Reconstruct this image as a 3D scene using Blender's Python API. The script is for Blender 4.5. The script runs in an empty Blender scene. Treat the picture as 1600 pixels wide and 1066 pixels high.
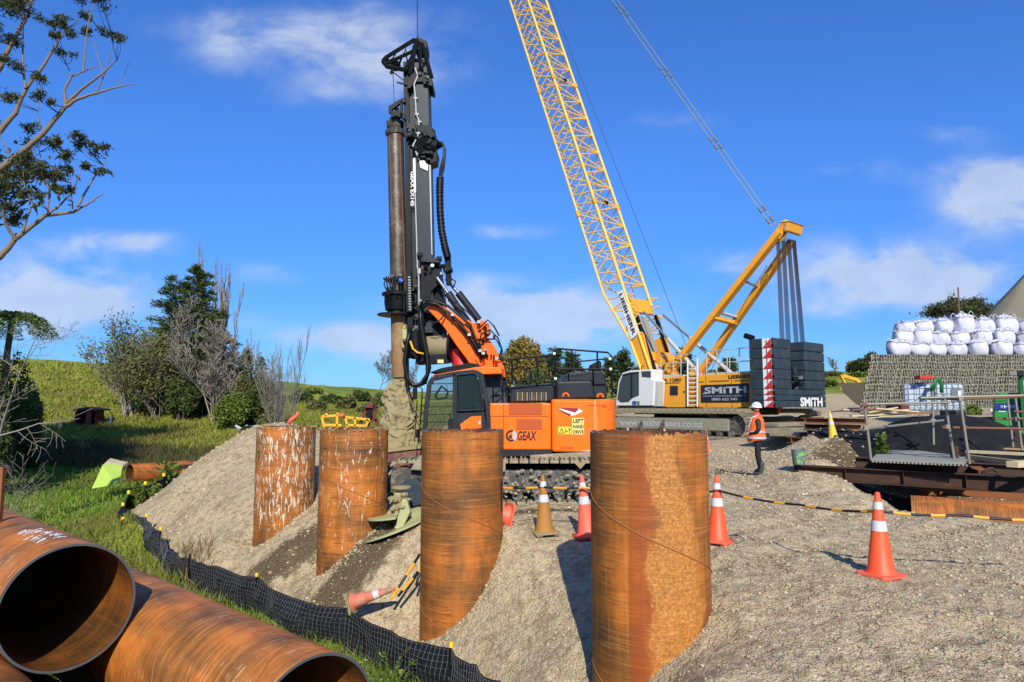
import bpy, math, random
import numpy as np
from mathutils import Vector, Matrix, Euler

PI = math.pi
random.seed(7)
rng = np.random.RandomState(7)
SC = bpy.context.scene
COL = SC.collection
R = math.radians

# ------------------------------------------------------------------ camera
F, CX, CY, EYE = 1067.0, 800.0, 533.0, 1.87
PITCH = math.atan((636 - 533) / F)
cam_d = bpy.data.cameras.new('camera')
cam = bpy.data.objects.new('camera', cam_d)
COL.objects.link(cam)
cam.location = (0, 0, EYE)
cam.rotation_euler = (PI / 2 + PITCH, 0, 0)
cam_d.sensor_width = 36
cam_d.lens = F / 1600 * 36
cam_d.clip_end = 5000
SC.camera = cam

# ------------------------------------------------------------------ light
SUN_EL, SUN_AZ = 34.0, 175.5          # azimuth clockwise from +Y
world = bpy.data.worlds.new('World')
SC.world = world
world.use_nodes = True
sun_d = bpy.data.lights.new('sun', 'SUN')
sun_d.energy = 4.6
sun_d.angle = R(0.5)
sun_d.color = (1.0, 0.94, 0.84)
sun = bpy.data.objects.new('sun', sun_d)
COL.objects.link(sun)
sdir = Vector((math.sin(R(SUN_AZ)) * math.cos(R(SUN_EL)), math.cos(R(SUN_AZ)) * math.cos(R(SUN_EL)), math.sin(R(SUN_EL))))
sun.rotation_euler = sdir.to_track_quat('Z', 'Y').to_euler()
sun.location = (0, -30, 40)
SC.view_settings.view_transform = 'Standard'
SC.view_settings.look = 'None'
SC.view_settings.gamma = 1
SC.view_settings.use_curve_mapping = False
SC.view_settings.exposure = 0.30


# ------------------------------------------------------------------ pixels to space
ct, st = math.cos(PITCH), math.sin(PITCH)


def at(px, py, Y):
    u, v = (px - CX) / F, (CY - py) / F
    dy, dz = ct - st * v, st + ct * v
    t = Y / dy
    return Vector((u * t, Y, EYE + dz * t))


def tangent(px, py):
    u, v = (px - CX) / F, (CY - py) / F
    dy, dz = ct - st * v, st + ct * v
    return u / dy, dz / dy


# ------------------------------------------------------------------ node helper
def lin(c):
    return tuple(((x / 255) / 12.92 if x / 255 <= 0.04045 else (((x / 255) + 0.055) / 1.055) ** 2.4) for x in c)


class NT:
    def __init__(s, tree):
        s.t = tree

    def n(s, typ, **kw):
        nd = s.t.nodes.new(typ)
        for k, v in kw.items():
            setattr(nd, k, v)
        return nd

    def put(s, sock, v):
        if isinstance(v, bpy.types.NodeSocket):
            s.t.links.new(v, sock)
        elif isinstance(v, (tuple, list)) and len(v) == 3 and sock.type == 'RGBA':
            sock.default_value = (*v, 1)
        else:
            sock.default_value = v

    def obj(s):
        return s.n('ShaderNodeTexCoord').outputs['Object']

    def geo(s, o='Position'):
        return s.n('ShaderNodeNewGeometry').outputs[o]

    def sc(s, vec, x, y, z):
        m = s.n('ShaderNodeVectorMath', operation='MULTIPLY')
        s.put(m.inputs[0], vec)
        m.inputs[1].default_value = (x, y, z)
        return m.outputs[0]

    def noise(s, vec, scale, detail=4, rough=.55, dist=0, out='Fac'):
        m = s.n('ShaderNodeTexNoise')
        s.put(m.inputs['Vector'], vec)
        s.put(m.inputs['Scale'], scale)
        m.inputs['Detail'].default_value = detail
        m.inputs['Roughness'].default_value = rough
        m.inputs['Distortion'].default_value = dist
        return m.outputs[out]

    def voro(s, vec, scale, out='Distance', feature='F1'):
        m = s.n('ShaderNodeTexVoronoi', feature=feature)
        s.put(m.inputs['Vector'], vec)
        m.inputs['Scale'].default_value = scale
        return m.outputs[out]

    def ramp(s, fac, stops):
        m = s.n('ShaderNodeValToRGB')
        s.put(m.inputs[0], fac)
        e = m.color_ramp.elements
        while len(e) > 1:
            e.remove(e[-1])
        for i, (p, c) in enumerate(stops):
            el = e[0] if i == 0 else e.new(p)
            el.position = p
            c = (c, c, c) if isinstance(c, (int, float)) else c
            el.color = (*c, 1)
        return m.outputs[0]

    def step(s, fac, a, b):
        m = s.n('ShaderNodeMapRange', interpolation_type='SMOOTHSTEP')
        s.put(m.inputs[0], fac)
        m.inputs[1].default_value = a
        m.inputs[2].default_value = b
        m.inputs[3].default_value = 0
        m.inputs[4].default_value = 1
        return m.outputs[0]

    def mix(s, fac, a, b, blend='MIX'):
        m = s.n('ShaderNodeMix', data_type='RGBA', blend_type=blend)
        s.put(m.inputs[0], fac)
        s.put(m.inputs[6], a)
        s.put(m.inputs[7], b)
        return m.outputs[2]

    def math(s, op, a, b=0.0, c=0.0):
        m = s.n('ShaderNodeMath', operation=op)
        s.put(m.inputs[0], a)
        s.put(m.inputs[1], b)
        if op in ('MULTIPLY_ADD', 'COMPARE', 'WRAP'):
            s.put(m.inputs[2], c)
        return m.outputs[0]

    def sep(s, v):
        m = s.n('ShaderNodeSeparateXYZ')
        s.put(m.inputs[0], v)
        return m.outputs

    def comb(s, x, y, z):
        m = s.n('ShaderNodeCombineXYZ')
        s.put(m.inputs[0], x)
        s.put(m.inputs[1], y)
        s.put(m.inputs[2], z)
        return m.outputs[0]

    def bump(s, h, strength=.3, dist=.02, normal=None):
        m = s.n('ShaderNodeBump')
        m.inputs['Strength'].default_value = strength
        m.inputs['Distance'].default_value = dist
        s.put(m.inputs['Height'], h)
        if normal:
            s.put(m.inputs['Normal'], normal)
        return m.outputs[0]


MATS = {}


def newmat(name):
    m = bpy.data.materials.new(name)
    m.use_nodes = True
    t = NT(m.node_tree)
    b = m.node_tree.nodes['Principled BSDF']
    MATS[name] = m
    return m, t, b


def paint(name, rgb, rough=.45, metal=0.0, dirt=.35, dirt_rgb=(120, 104, 80), scale=3.0, bump=.1, var=.12, k=.85):
    """a painted or plain surface with mottling, scuffs and dust"""
    m, t, b = newmat(name)
    c = tuple(x * k for x in lin(rgb))
    p = t.obj()
    n1 = t.noise(p, scale, 5, .6)
    n2 = t.noise(p, scale * 9, 4, .6)
    n3 = t.noise(t.sc(p, 6, 6, 1), scale * 2.0, 3, .6)
    base = t.mix(n1, tuple(x * (1 - var) for x in c), tuple(min(1, x * (1 + var)) for x in c))
    d = t.math('MULTIPLY', t.step(t.math('ADD', t.math('MULTIPLY', n1, .5), t.math('MULTIPLY', n2, .5)), .48, .68), dirt)
    base = t.mix(d, base, tuple(x * .8 for x in lin(dirt_rgb)))
    d2 = t.math('MULTIPLY', t.step(n3, .6, .75), dirt * .7)
    base = t.mix(d2, base, tuple(x * .75 for x in lin(dirt_rgb)))
    t.put(b.inputs['Base Color'], base)
    t.put(b.inputs['Roughness'], t.math('ADD', t.math('MULTIPLY', n2, .25), rough - .1))
    b.inputs['Metallic'].default_value = metal
    if bump:
        t.put(b.inputs['Normal'], t.bump(n2, bump, .01))
    return m


# sky with clouds ------------------------------------------------------------
wt = NT(world.node_tree)
bg = world.node_tree.nodes['Background']
sky = wt.n('ShaderNodeTexSky', sky_type='NISHITA')
sky.sun_disc = False
sky.sun_elevation = R(SUN_EL)
sky.sun_rotation = R(SUN_AZ)
sky.air_density = 1.0
sky.dust_density = .3
sky.ozone_density = 3.0
wdir = wt.n('ShaderNodeTexCoord').outputs['Generated']
dx_, dy_, dz_ = wt.sep(wdir)
sy = wt.math('MAXIMUM', wt.math('ABSOLUTE', dy_), .05)
cu, cv = wt.math('DIVIDE', dx_, sy), wt.math('DIVIDE', dz_, sy)
front = wt.step(dy_, .02, .1)
clouds = [  # px, py, rx, ry, strength
    (500, 60, 170, 70, .45), (590, 110, 120, 80, .35), (340, 60, 50, 50, .3), (145, 380, 60, 18, .55),
    (120, 455, 120, 42, .75), (60, 470, 90, 35, .45), (60, 400, 90, 30, .25), (225, 375, 60, 20, .3), (820, 480, 150, 38, .95),
    (900, 520, 130, 26, .6), (540, 530, 90, 22, .7), (1390, 415, 150, 42, .8), (1480, 440, 110, 32, .45),
    (1570, 280, 110, 34, .7), (1580, 330, 90, 30, .75), (1130, 410, 60, 18, .45), (1500, 212, 60, 18, .35),
    (810, 360, 60, 14, .4), (1050, 185, 60, 26, .35), (1330, 262, 60, 20, .3), (1290, 480, 60, 16, .35),
    (420, 430, 60, 20, .3), (640, 560, 90, 14, .4), (1400, 470, 200, 40, .2), (700, 480, 60, 20, .3), (20, 520, 70, 18, .3),
    (1330, 545, 80, 14, .35), (350, 500, 90, 18, .3), (230, 40, 60, 24, .15)]
acc = None
wn = wt.comb(cu, wt.math('MULTIPLY', cv, 1.7), .3)
warp = wt.noise(wn, 5, 3, .6, 0, 'Color')
wv = wt.n('ShaderNodeVectorMath', operation='MULTIPLY_ADD')
wt.put(wv.inputs[0], warp)
wv.inputs[1].default_value = (.10, .05, 0)
wt.put(wv.inputs[2], wt.comb(cu, cv, 0))
wx, wz, _ = wt.sep(wv.outputs[0])
for (px, py, rx, ry, stg) in clouds:
    u0, v0 = tangent(px, py)
    ax = wt.math('MULTIPLY', wt.math('SUBTRACT', wx, u0 + .05), F / rx / 1.2)
    az = wt.math('MULTIPLY', wt.math('SUBTRACT', wz, v0 + .025), F / ry / 1.1)
    q = wt.math('ADD', wt.math('MULTIPLY', ax, ax), wt.math('MULTIPLY', az, az))
    g = wt.math('MULTIPLY', wt.math('EXPONENT', wt.math('MULTIPLY', q, -.9)), stg)
    acc = g if acc is None else wt.math('ADD', acc, g)
cn = wt.noise(wn, 9, 7, .58, .3)
cn2 = wt.noise(wt.comb(dx_, dy_, wt.math('MULTIPLY', dz_, 2.5)), 3.2, 7, .55)
dens = wt.math('MULTIPLY', acc, wt.math('ADD', wt.math('MULTIPLY', wt.math('SUBTRACT', cn, .5), 2.6), .85))
dens = wt.math('MULTIPLY', wt.math('MULTIPLY', dens, front), 1.0)
back = wt.math('MULTIPLY', wt.math('SUBTRACT', 1.0, front), wt.math('MULTIPLY', wt.step(cn2, .54, .72), .6))
dens = wt.math('ADD', wt.math('MAXIMUM', dens, 0.0), wt.math('MULTIPLY', back, wt.step(dz_, 0, .1)))
dens = wt.math('MINIMUM', wt.step(dens, .08, .92), .74)
skyc = wt.mix(1.0, sky.outputs[0], (.36, .72, 1.30), 'MULTIPLY')
skyc = wt.mix(1.0, skyc, wt.ramp(dz_, [(0, .66), (.12, .72), (.35, .95), (.7, 1.0)]), 'MULTIPLY')
cl_col = wt.mix(wt.noise(wn, 14, 4, .5), (3.0, 3.6, 4.7), (4.9, 5.4, 6.3))
final = wt.mix(dens, skyc, cl_col)
wt.put(bg.inputs['Color'], final)
bg.inputs['Strength'].default_value = 0.125


# ------------------------------------------------------------------ mesh helper
def wm(o):
    loc = Matrix.LocRotScale(o.location, o.rotation_euler, o.scale)
    if o.parent:
        return wm(o.parent) @ o.matrix_parent_inverse @ loc
    return loc


def frame(d):
    d = Vector(d).normalized()
    a = Vector((0, 0, 1)) if abs(d.z) < .95 else Vector((1, 0, 0))
    x = a.cross(d).normalized()
    return x, d.cross(x)


def finish(me, name, mat, parent, smooth, bevel, local, kind, segs=2):
    if smooth:
        me.shade_smooth()
        if smooth is not True:
            me.set_sharp_from_angle(angle=R(smooth))
    for m in (mat if isinstance(mat, (list, tuple)) else [mat]):
        me.materials.append(MATS[m] if isinstance(m, str) else m)
    o = bpy.data.objects.new(name, me)
    COL.objects.link(o)
    if parent is not None:
        o.parent = parent
        if not local:
            o.matrix_parent_inverse = wm(parent).inverted()
    if bevel:
        b = o.modifiers.new('bevel', 'BEVEL')
        b.width = bevel
        b.segments = segs
        b.limit_method = 'ANGLE'
        b.angle_limit = R(35)
    if kind:
        o['kind'] = kind
    return o


class MB:
    def __init__(s):
        s.v, s.f = [], []

    def add(s, vs, fs):
        o = len(s.v)
        s.v.extend([tuple(p) for p in vs])
        s.f.extend([tuple(i + o for i in q) for q in fs])
        return s

    def box(s, c, size, rot=None):
        c = Vector(c)
        hx, hy, hz = size[0] / 2, size[1] / 2, size[2] / 2
        vs = [Vector((x, y, z)) for z in (-hz, hz) for y in (-hy, hy) for x in (-hx, hx)]
        if rot is not None:
            vs = [rot @ p for p in vs]
        return s.add([p + c for p in vs], [(0, 2, 3, 1), (4, 5, 7, 6), (0, 1, 5, 4), (2, 6, 7, 3), (0, 4, 6, 2), (1, 3, 7, 5)])

    def beam(s, p0, p1, w, h, up=(0, 0, 1)):
        p0, p1 = Vector(p0), Vector(p1)
        d = (p1 - p0).normalized()
        x = d.cross(Vector(up)).normalized()
        z = x.cross(d)
        vs = []
        for p in (p0, p1):
            for (a, b) in ((-1, -1), (1, -1), (1, 1), (-1, 1)):
                vs.append(p + x * a * w / 2 + z * b * h / 2)
        return s.add(vs, [(3, 2, 1, 0), (4, 5, 6, 7), (0, 1, 5, 4), (1, 2, 6, 5), (2, 3, 7, 6), (3, 0, 4, 7)])

    def extr(s, pts, vec):
        pts = [Vector(p) for p in pts]
        vec = Vector(vec)
        n = len(pts)
        return s.add(pts + [p + vec for p in pts], [tuple(range(n))[::-1], tuple(range(n, 2 * n))] + [(i, (i + 1) % n, n + (i + 1) % n, n + i) for i in range(n)])

    def tube(s, p0, p1, r, r1=None, n=8, cap=True):
        p0, p1 = Vector(p0), Vector(p1)
        r1 = r if r1 is None else r1
        if (p1 - p0).length < 1e-6:
            return s
        x, y = frame(p1 - p0)
        vs = [p0 + (x * math.cos(a) + y * math.sin(a)) * r for a in [2 * PI * i / n for i in range(n)]]
        vs += [p1 + (x * math.cos(a) + y * math.sin(a)) * r1 for a in [2 * PI * i / n for i in range(n)]]
        fs = [(i, (i + 1) % n, n + (i + 1) % n, n + i) for i in range(n)]
        if cap:
            fs += [tuple(range(n))[::-1], tuple(range(n, 2 * n))]
        return s.add(vs, fs)

    def path(s, pts, r, n=6, r1=None):
        pts = [Vector(p) for p in pts]
        m = len(pts)
        vs, fs = [], []
        x = None
        for i, p in enumerate(pts):
            d = (pts[min(i + 1, m - 1)] - pts[max(i - 1, 0)]).normalized()
            if x is None:
                x, y = frame(d)
            else:
                x = (x - d * x.dot(d)).normalized()
                y = d.cross(x)
            rr = r if r1 is None else r + (r1 - r) * i / (m - 1)
            vs += [p + (x * math.cos(a) + y * math.sin(a)) * rr for a in [2 * PI * k / n for k in range(n)]]
        for i in range(m - 1):
            for k in range(n):
                fs.append((i * n + k, i * n + (k + 1) % n, (i + 1) * n + (k + 1) % n, (i + 1) * n + k))
        fs += [tuple(range(n))[::-1], tuple(range((m - 1) * n, m * n))]
        return s.add(vs, fs)

    def lathe(s, o, axis, prof, n=24, cap=True):
        o, axis = Vector(o), Vector(axis).normalized()
        x, y = frame(axis)
        vs, fs = [], []
        for (r, h) in prof:
            vs += [o + axis * h + (x * math.cos(a) + y * math.sin(a)) * r for a in [2 * PI * k / n for k in range(n)]]
        for i in range(len(prof) - 1):
            for k in range(n):
                fs.append((i * n + k, i * n + (k + 1) % n, (i + 1) * n + (k + 1) % n, (i + 1) * n + k))
        if cap:
            fs += [tuple(range(n))[::-1], tuple(range((len(prof) - 1) * n, len(prof) * n))]
        return s.add(vs, fs)

    def ico(s, c, r, sc=(1, 1, 1), jit=0.0, sub=0):
        vs, fs = ICO2 if sub else ICO
        c = Vector(c)
        return s.add([c + Vector((v[0] * r * sc[0], v[1] * r * sc[1], v[2] * r * sc[2])) * (1 + random.uniform(-jit, jit)) for v in vs], fs)

    # pixel helpers: front face at depth Y0, body running back to Y1
    def pbox(s, x0, y0, x1, y1, Y0, Y1):
        ym, xm = (y0 + y1) / 2, (x0 + x1) / 2
        X0, X1 = at(x0, ym, Y0).x, at(x1, ym, Y0).x
        Z1, Z0 = at(xm, y0, Y0).z, at(xm, y1, Y0).z
        return s.box(((X0 + X1) / 2, (Y0 + Y1) / 2, (Z0 + Z1) / 2), (abs(X1 - X0), abs(Y1 - Y0), abs(Z1 - Z0)))

    def ppoly(s, pts, Y0, th):
        return s.extr([at(x, y, Y0) for x, y in pts], (0, th, 0))

    def ptube(s, x0, y0, Y0, x1, y1, Y1, r, r1=None, n=8):
        return s.tube(at(x0, y0, Y0), at(x1, y1, Y1), r, r1, n)

    def ppath(s, pts, Y, r, n=6):
        return s.path([at(p[0], p[1], p[2] if len(p) > 2 else Y) for p in pts], r, n)

    def build(s, name, mat, parent=None, smooth=False, bevel=0, local=False, kind=None):
        me = bpy.data.meshes.new(name)
        me.from_pydata(s.v, [], s.f)
        return finish(me, name, mat, parent, smooth, bevel, local, kind)


def _ico():
    t = (1 + 5 ** .5) / 2
    v = [(-1, t, 0), (1, t, 0), (-1, -t, 0), (1, -t, 0), (0, -1, t), (0, 1, t), (0, -1, -t), (0, 1, -t), (t, 0, -1), (t, 0, 1), (-t, 0, -1), (-t, 0, 1)]
    v = [Vector(p).normalized() for p in v]
    f = [(0, 11, 5), (0, 5, 1), (0, 1, 7), (0, 7, 10), (0, 10, 11), (1, 5, 9), (5, 11, 4), (11, 10, 2), (10, 7, 6), (7, 1, 8), (3, 9, 4), (3, 4, 2), (3, 2, 6), (3, 6, 8), (3, 8, 9), (4, 9, 5), (2, 4, 11), (6, 2, 10), (8, 6, 7), (9, 8, 1)]
    v2, f2, cache = [p.copy() for p in v], [], {}

    def mid(a, b):
        k = (min(a, b), max(a, b))
        if k not in cache:
            v2.append(((v2[a] + v2[b]) / 2).normalized())
            cache[k] = len(v2) - 1
        return cache[k]
    for a, b, c in f:
        ab, bc, ca = mid(a, b), mid(b, c), mid(c, a)
        f2 += [(a, ab, ca), (b, bc, ab), (c, ca, bc), (ab, bc, ca)]
    return (v, f), (v2, f2)


ICO, ICO2 = _ico()


def np_mesh(name, V, Fc, mat, parent=None, smooth=False, kind=None, local=False, attrs=None):
    """V (n,3), Fc (m,k) uniform polygons"""
    V = np.asarray(V, dtype=np.float32)
    Fc = np.asarray(Fc, dtype=np.int32)
    me = bpy.data.meshes.new(name)
    m, k = Fc.shape
    me.vertices.add(len(V))
    me.vertices.foreach_set('co', V.ravel())
    me.loops.add(m * k)
    me.loops.foreach_set('vertex_index', Fc.ravel())
    me.polygons.add(m)
    me.polygons.foreach_set('loop_start', np.arange(0, m * k, k, dtype=np.int32))
    me.update(calc_edges=True)
    if attrs:
        for an, av in attrs.items():
            a = me.attributes.new(an, 'FLOAT', 'POINT')
            a.data.foreach_set('value', np.asarray(av, dtype=np.float32))
    return finish(me, name, mat, parent, smooth, 0, local, kind)


def empty(name, loc, rot=(0, 0, 0)):
    o = bpy.data.objects.new(name, None)
    o.empty_display_size = .3
    o.location = loc
    o.rotation_euler = rot
    COL.objects.link(o)
    return o


def tag(o, label, cat, group=None):
    o['label'] = label
    o['category'] = cat
    if group:
        o['group'] = group
    return o


def thing(name, label, cat, loc=(0, 0, 0), rot=(0, 0, 0), group=None):
    return tag(empty(name, loc, rot), label, cat, group)


def dup(src, loc=None, rot=None, scale=None, label=None):
    c = src.copy()
    COL.objects.link(c)
    if loc is not None:
        c.location = loc
    if rot is not None:
        c.rotation_euler = rot
    if scale is not None:
        c.scale = scale
    if label:
        c['label'] = label
    for ch in [o for o in KIDS(src)]:
        d = ch.copy()
        COL.objects.link(d)
        d.parent = c
        for g in KIDS(ch):
            e = g.copy()
            COL.objects.link(e)
            e.parent = d
    return c


def KIDS(o):
    return [x for x in list(COL.objects) if x.parent == o]


def text(name, body, mat, origin, xdir, updir, height, parent=None, width=None, bold=.0, depth=.004, shear=0.0, local=False):
    """flat lettering: origin = lower left corner, xdir reading direction"""
    cu_ = bpy.data.curves.new(name, 'FONT')
    cu_.body = body
    cu_.size = 1.0
    cu_.extrude = 0.0
    cu_.offset = bold
    cu_.shear = shear
    cu_.resolution_u = 3
    to = bpy.data.objects.new(name, cu_)
    COL.objects.link(to)
    dg = bpy.context.evaluated_depsgraph_get()
    me = bpy.data.meshes.new_from_object(to.evaluated_get(dg))
    bpy.data.objects.remove(to)
    n = len(me.vertices)
    co = np.empty(n * 3, dtype=np.float32)
    me.vertices.foreach_get('co', co)
    co = co.reshape(-1, 3)
    mn, mx = co.min(0), co.max(0)
    h = mx[1] - mn[1]
    sx = (width / (mx[0] - mn[0])) if width else height / h
    sy_ = height / h
    X, U = Vector(xdir).normalized(), Vector(updir).normalized()
    Nn = X.cross(U)
    loc = (co[:, 0:1] - mn[0]) * sx * np.array(X)[None] + (co[:, 1:2] - mn[1]) * sy_ * np.array(U)[None]
    loc = loc + np.array(Vector(origin) + Nn * depth)[None]
    me.vertices.foreach_set('co', loc.astype(np.float32).ravel())
    me.materials.clear()
    return finish(me, name, mat, parent, False, 0, local, None)


# ------------------------------------------------------------------ lattice noise in numpy
_G = np.random.RandomState(3).rand(256, 256)


def vnoise(x, y):
    xi, yi = np.floor(x).astype(int), np.floor(y).astype(int)
    fx, fy = x - xi, y - yi
    fx, fy = fx * fx * (3 - 2 * fx), fy * fy * (3 - 2 * fy)
    a, b = _G[xi & 255, yi & 255], _G[(xi + 1) & 255, yi & 255]
    c, d = _G[xi & 255, (yi + 1) & 255], _G[(xi + 1) & 255, (yi + 1) & 255]
    return (a * (1 - fx) + b * fx) * (1 - fy) + (c * (1 - fx) + d * fx) * fy - .5


def fbm(x, y, oct=4, gain=.5):
    s, a, tot = 0, 1, 0
    for i in range(oct):
        s = s + a * vnoise(x * 2 ** i + 17.3 * i, y * 2 ** i + 9.1 * i)
        tot += a
        a *= gain
    return s / tot
# ------------------------------------------------------------------ materials
def rust(name, seed, mud=0.0, patch=False, tone=1.0, red=0.0, worn=0.0, runs=.8):
    """steel pipe, local z along the pipe"""
    m, t, b = newmat(name)
    p = t.obj()
    x, y, z = t.sep(p)
    ang = t.math('ARCTAN2', y, x)
    sa = t.math('ADD', t.math('SINE', ang), seed * 3.7)
    ca = t.math('COSINE', ang)
    cyl = t.comb(sa, ca, z)
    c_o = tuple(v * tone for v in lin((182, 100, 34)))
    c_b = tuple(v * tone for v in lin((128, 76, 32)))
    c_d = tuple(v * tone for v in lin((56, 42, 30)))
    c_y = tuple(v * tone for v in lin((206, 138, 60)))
    big = t.noise(t.sc(cyl, 1.0, 1.0, .9), 1.3, 4, .6)
    bandn = t.noise(t.comb(0.0, seed * 2.0, z), 2.6, 3, .6)
    tone_n = t.math('ADD', t.math('MULTIPLY', big, .65), t.math('MULTIPLY', bandn, .45))
    col = t.ramp(tone_n, [(.42, c_d), (.53, c_b), (.635, c_o), (.78, c_y)])
    # hoop-wise scratches from handling and rolling
    st1 = t.noise(t.sc(cyl, .9, .9, 34), 2.0, 5, .65, .4)
    area = t.noise(t.sc(cyl, 1, 1, .5), 2.1, 2, .5)
    stm = t.math('MULTIPLY', t.step(st1, .50, .60), t.step(area, .36, .56))
    col = t.mix(t.math('MULTIPLY', stm, .75), col, c_d)
    st2 = t.noise(t.sc(cyl, .7, .7, 60), 1.3, 3, .6, .3)
    col = t.mix(t.math('MULTIPLY', t.step(st2, .52, .64), .4), col, c_y)
    # runs down the length
    run = t.noise(t.sc(cyl, 6, 6, .35), 1.6, 4, .6)
    col = t.mix(t.math('MULTIPLY', t.step(run, .50, .66), .55 * runs), col, tuple(v * .5 for v in c_b))
    lrun = t.noise(t.sc(cyl, 9, 9, .5), 1.3, 5, .65)
    col = t.mix(t.math('MULTIPLY', t.step(lrun, .56, .70), .5 * runs), col, c_y)
    if worn:
        wz = t.math('MULTIPLY', t.step(t.noise(t.sc(cyl, 1.0, 1.0, 22), 2.2, 5, .7, .6), .55, .66), t.step(t.noise(cyl, 2.4, 4, .6), .42, .6))
        col = t.mix(t.math('MULTIPLY', wz, worn), col, lin((226, 190, 140)))
    tiny = t.noise(p, 40, 4, .7)
    col = t.mix(t.math('MULTIPLY', tiny, .2), col, c_y)
    if patch:
        # a red primer stripe and a scaly yellow patch on this casing
        angw = t.math('ADD', ang, t.math('MULTIPLY', t.math('SUBTRACT', t.noise(t.sc(cyl, 3, 3, 14), 2, 4, .6), .5), .12))
        s1 = t.math('MULTIPLY', t.step(angw, -2.16, -2.04), t.math('SUBTRACT', 1.0, t.step(angw, -1.78, -1.60)))
        nn = t.noise(t.sc(cyl, 5, 5, .4), 2, 3, .6)
        col = t.mix(t.math('MULTIPLY', s1, t.math('ADD', t.math('MULTIPLY', nn, .5), .38)), col, lin((150, 68, 24)))
        wob = t.math('MULTIPLY', t.math('SUBTRACT', t.noise(cyl, 5, 5, .65), .5), .62)
        wob2 = t.math('MULTIPLY', t.math('SUBTRACT', t.noise(t.sc(cyl, .6, .6, 1.6), 1.4, 3, .5), .5), .9)
        a2 = t.math('ADD', t.math('ADD', ang, wob), wob2)
        s2 = t.math('MULTIPLY', t.step(a2, -1.78, -1.66), t.math('SUBTRACT', 1.0, t.step(t.math('ADD', a2, t.math('MULTIPLY', t.math('SUBTRACT', z, 3.0), .24)), -1.02, -.86)))
        scale_c = t.ramp(t.noise(p, 34, 7, .8), [(.34, lin((98, 80, 54))), (.46, lin((168, 108, 46))), (.56, lin((196, 132, 60))), (.68, lin((208, 176, 128)))])
        col = t.mix(t.math('MULTIPLY', s2, t.math('ADD', t.math('MULTIPLY', t.step(st1, .62, .42), .35), .55)), col, scale_c)
    if mud:
        # pale slurry splashes and drips
        sp = t.noise(t.sc(cyl, 4.5, 4.5, 1.6), 2.6, 7, .72, .8)
        fall = t.step(z, 1.2, 2.6)
        fall = t.math('ADD', t.math('MULTIPLY', fall, .04 + .02 * mud), .0)
        mk = t.step(t.math('ADD', sp, fall), .69 - .03 * mud, .715 - .03 * mud)
        col = t.mix(mk, col, t.ramp(tiny, [(.3, lin((188, 172, 140))), (.7, lin((228, 218, 192)))]))
    if red:
        col = t.mix(red, col, lin((170, 84, 30)))
    t.put(b.inputs['Base Color'], col)
    t.put(b.inputs['Roughness'], t.math('ADD', t.math('MULTIPLY', tiny, .3), .42))
    b.inputs['Specular IOR Level'].default_value = .35
    h = t.math('ADD', t.math('MULTIPLY', tiny, .5), t.math('MULTIPLY', st1, .4))
    t.put(b.inputs['Normal'], t.bump(h, .25, .01))
    return m


rust('rust_patch', 1.0, patch=True, runs=.6)
rust('rust_plain', 2.3, runs=.45, tone=.93)
rust('rust_drip', 3.1, mud=1.15, runs=.5)
rust('rust_mud', 4.4, mud=2.2)
rust('rust_near', 5.2, tone=1.08, worn=.75, runs=.15)
rust('rust_far', 6.6, tone=1.05, red=.25)
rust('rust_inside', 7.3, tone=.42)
paint('cut_steel', (96, 98, 100), .5, .3, .3, (120, 90, 60), 12, .4)
paint('weld', (150, 92, 42), .6, 0, .3, (90, 60, 40), 10)

# gravel ground
m, t, b = newmat('gravel')
p = t.geo()
soil = t.n('ShaderNodeAttribute', attribute_name='soil').outputs['Fac']
n1 = t.noise(p, .55, 5, .6)
n2 = t.noise(p, 6, 5, .65)
n3 = t.noise(p, 60, 3, .6)
v1 = t.math('ADD', t.math('MULTIPLY', t.voro(p, 26), .6), t.math('MULTIPLY', t.voro(p, 58), .45))
vc = t.voro(p, 42, 'Color')
g1 = t.mix(n1, lin((188, 168, 132)), lin((212, 193, 156)))
g1 = t.mix(t.step(n2, .42, .66), g1, lin((164, 145, 112)))
g1 = t.mix(.22, g1, vc, 'SOFT_LIGHT')
g1 = t.mix(t.math('MULTIPLY', t.step(n3, .58, .78), .6), g1, lin((204, 190, 158)))
g1 = t.mix(t.math('MULTIPLY', t.step(n3, .45, .3), .35), g1, lin((120, 104, 78)))
s1 = t.mix(n2, lin((80, 68, 49)), lin((120, 103, 76)))
s1 = t.mix(t.step(n3, .56, .7), s1, lin((176, 160, 130)))
smask = t.step(t.math('ADD', soil, t.math('MULTIPLY', t.math('SUBTRACT', n2, .5), .7)), .35, .65)
col = t.mix(smask, g1, s1)
dm = t.step(t.math('ADD', t.noise(p, .9, 5, .65), t.math('MULTIPLY', n2, .3)), .70, .85)
col = t.mix(t.math('MULTIPLY', dm, .5), col, lin((132, 114, 86)))
t.put(b.inputs['Base Color'], col)
b.inputs['Roughness'].default_value = .95
b.inputs['Specular IOR Level'].default_value = .1
hh = t.math('ADD', t.math('MULTIPLY', v1, -.8), t.math('MULTIPLY', n3, .6))
nb = t.bump(hh, 1.0, .035)
t.put(b.inputs['Normal'], t.bump(t.math('ADD', n2, t.math('MULTIPLY', t.noise(p, 18, 4, .6), .6)), .8, .07, nb))

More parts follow.
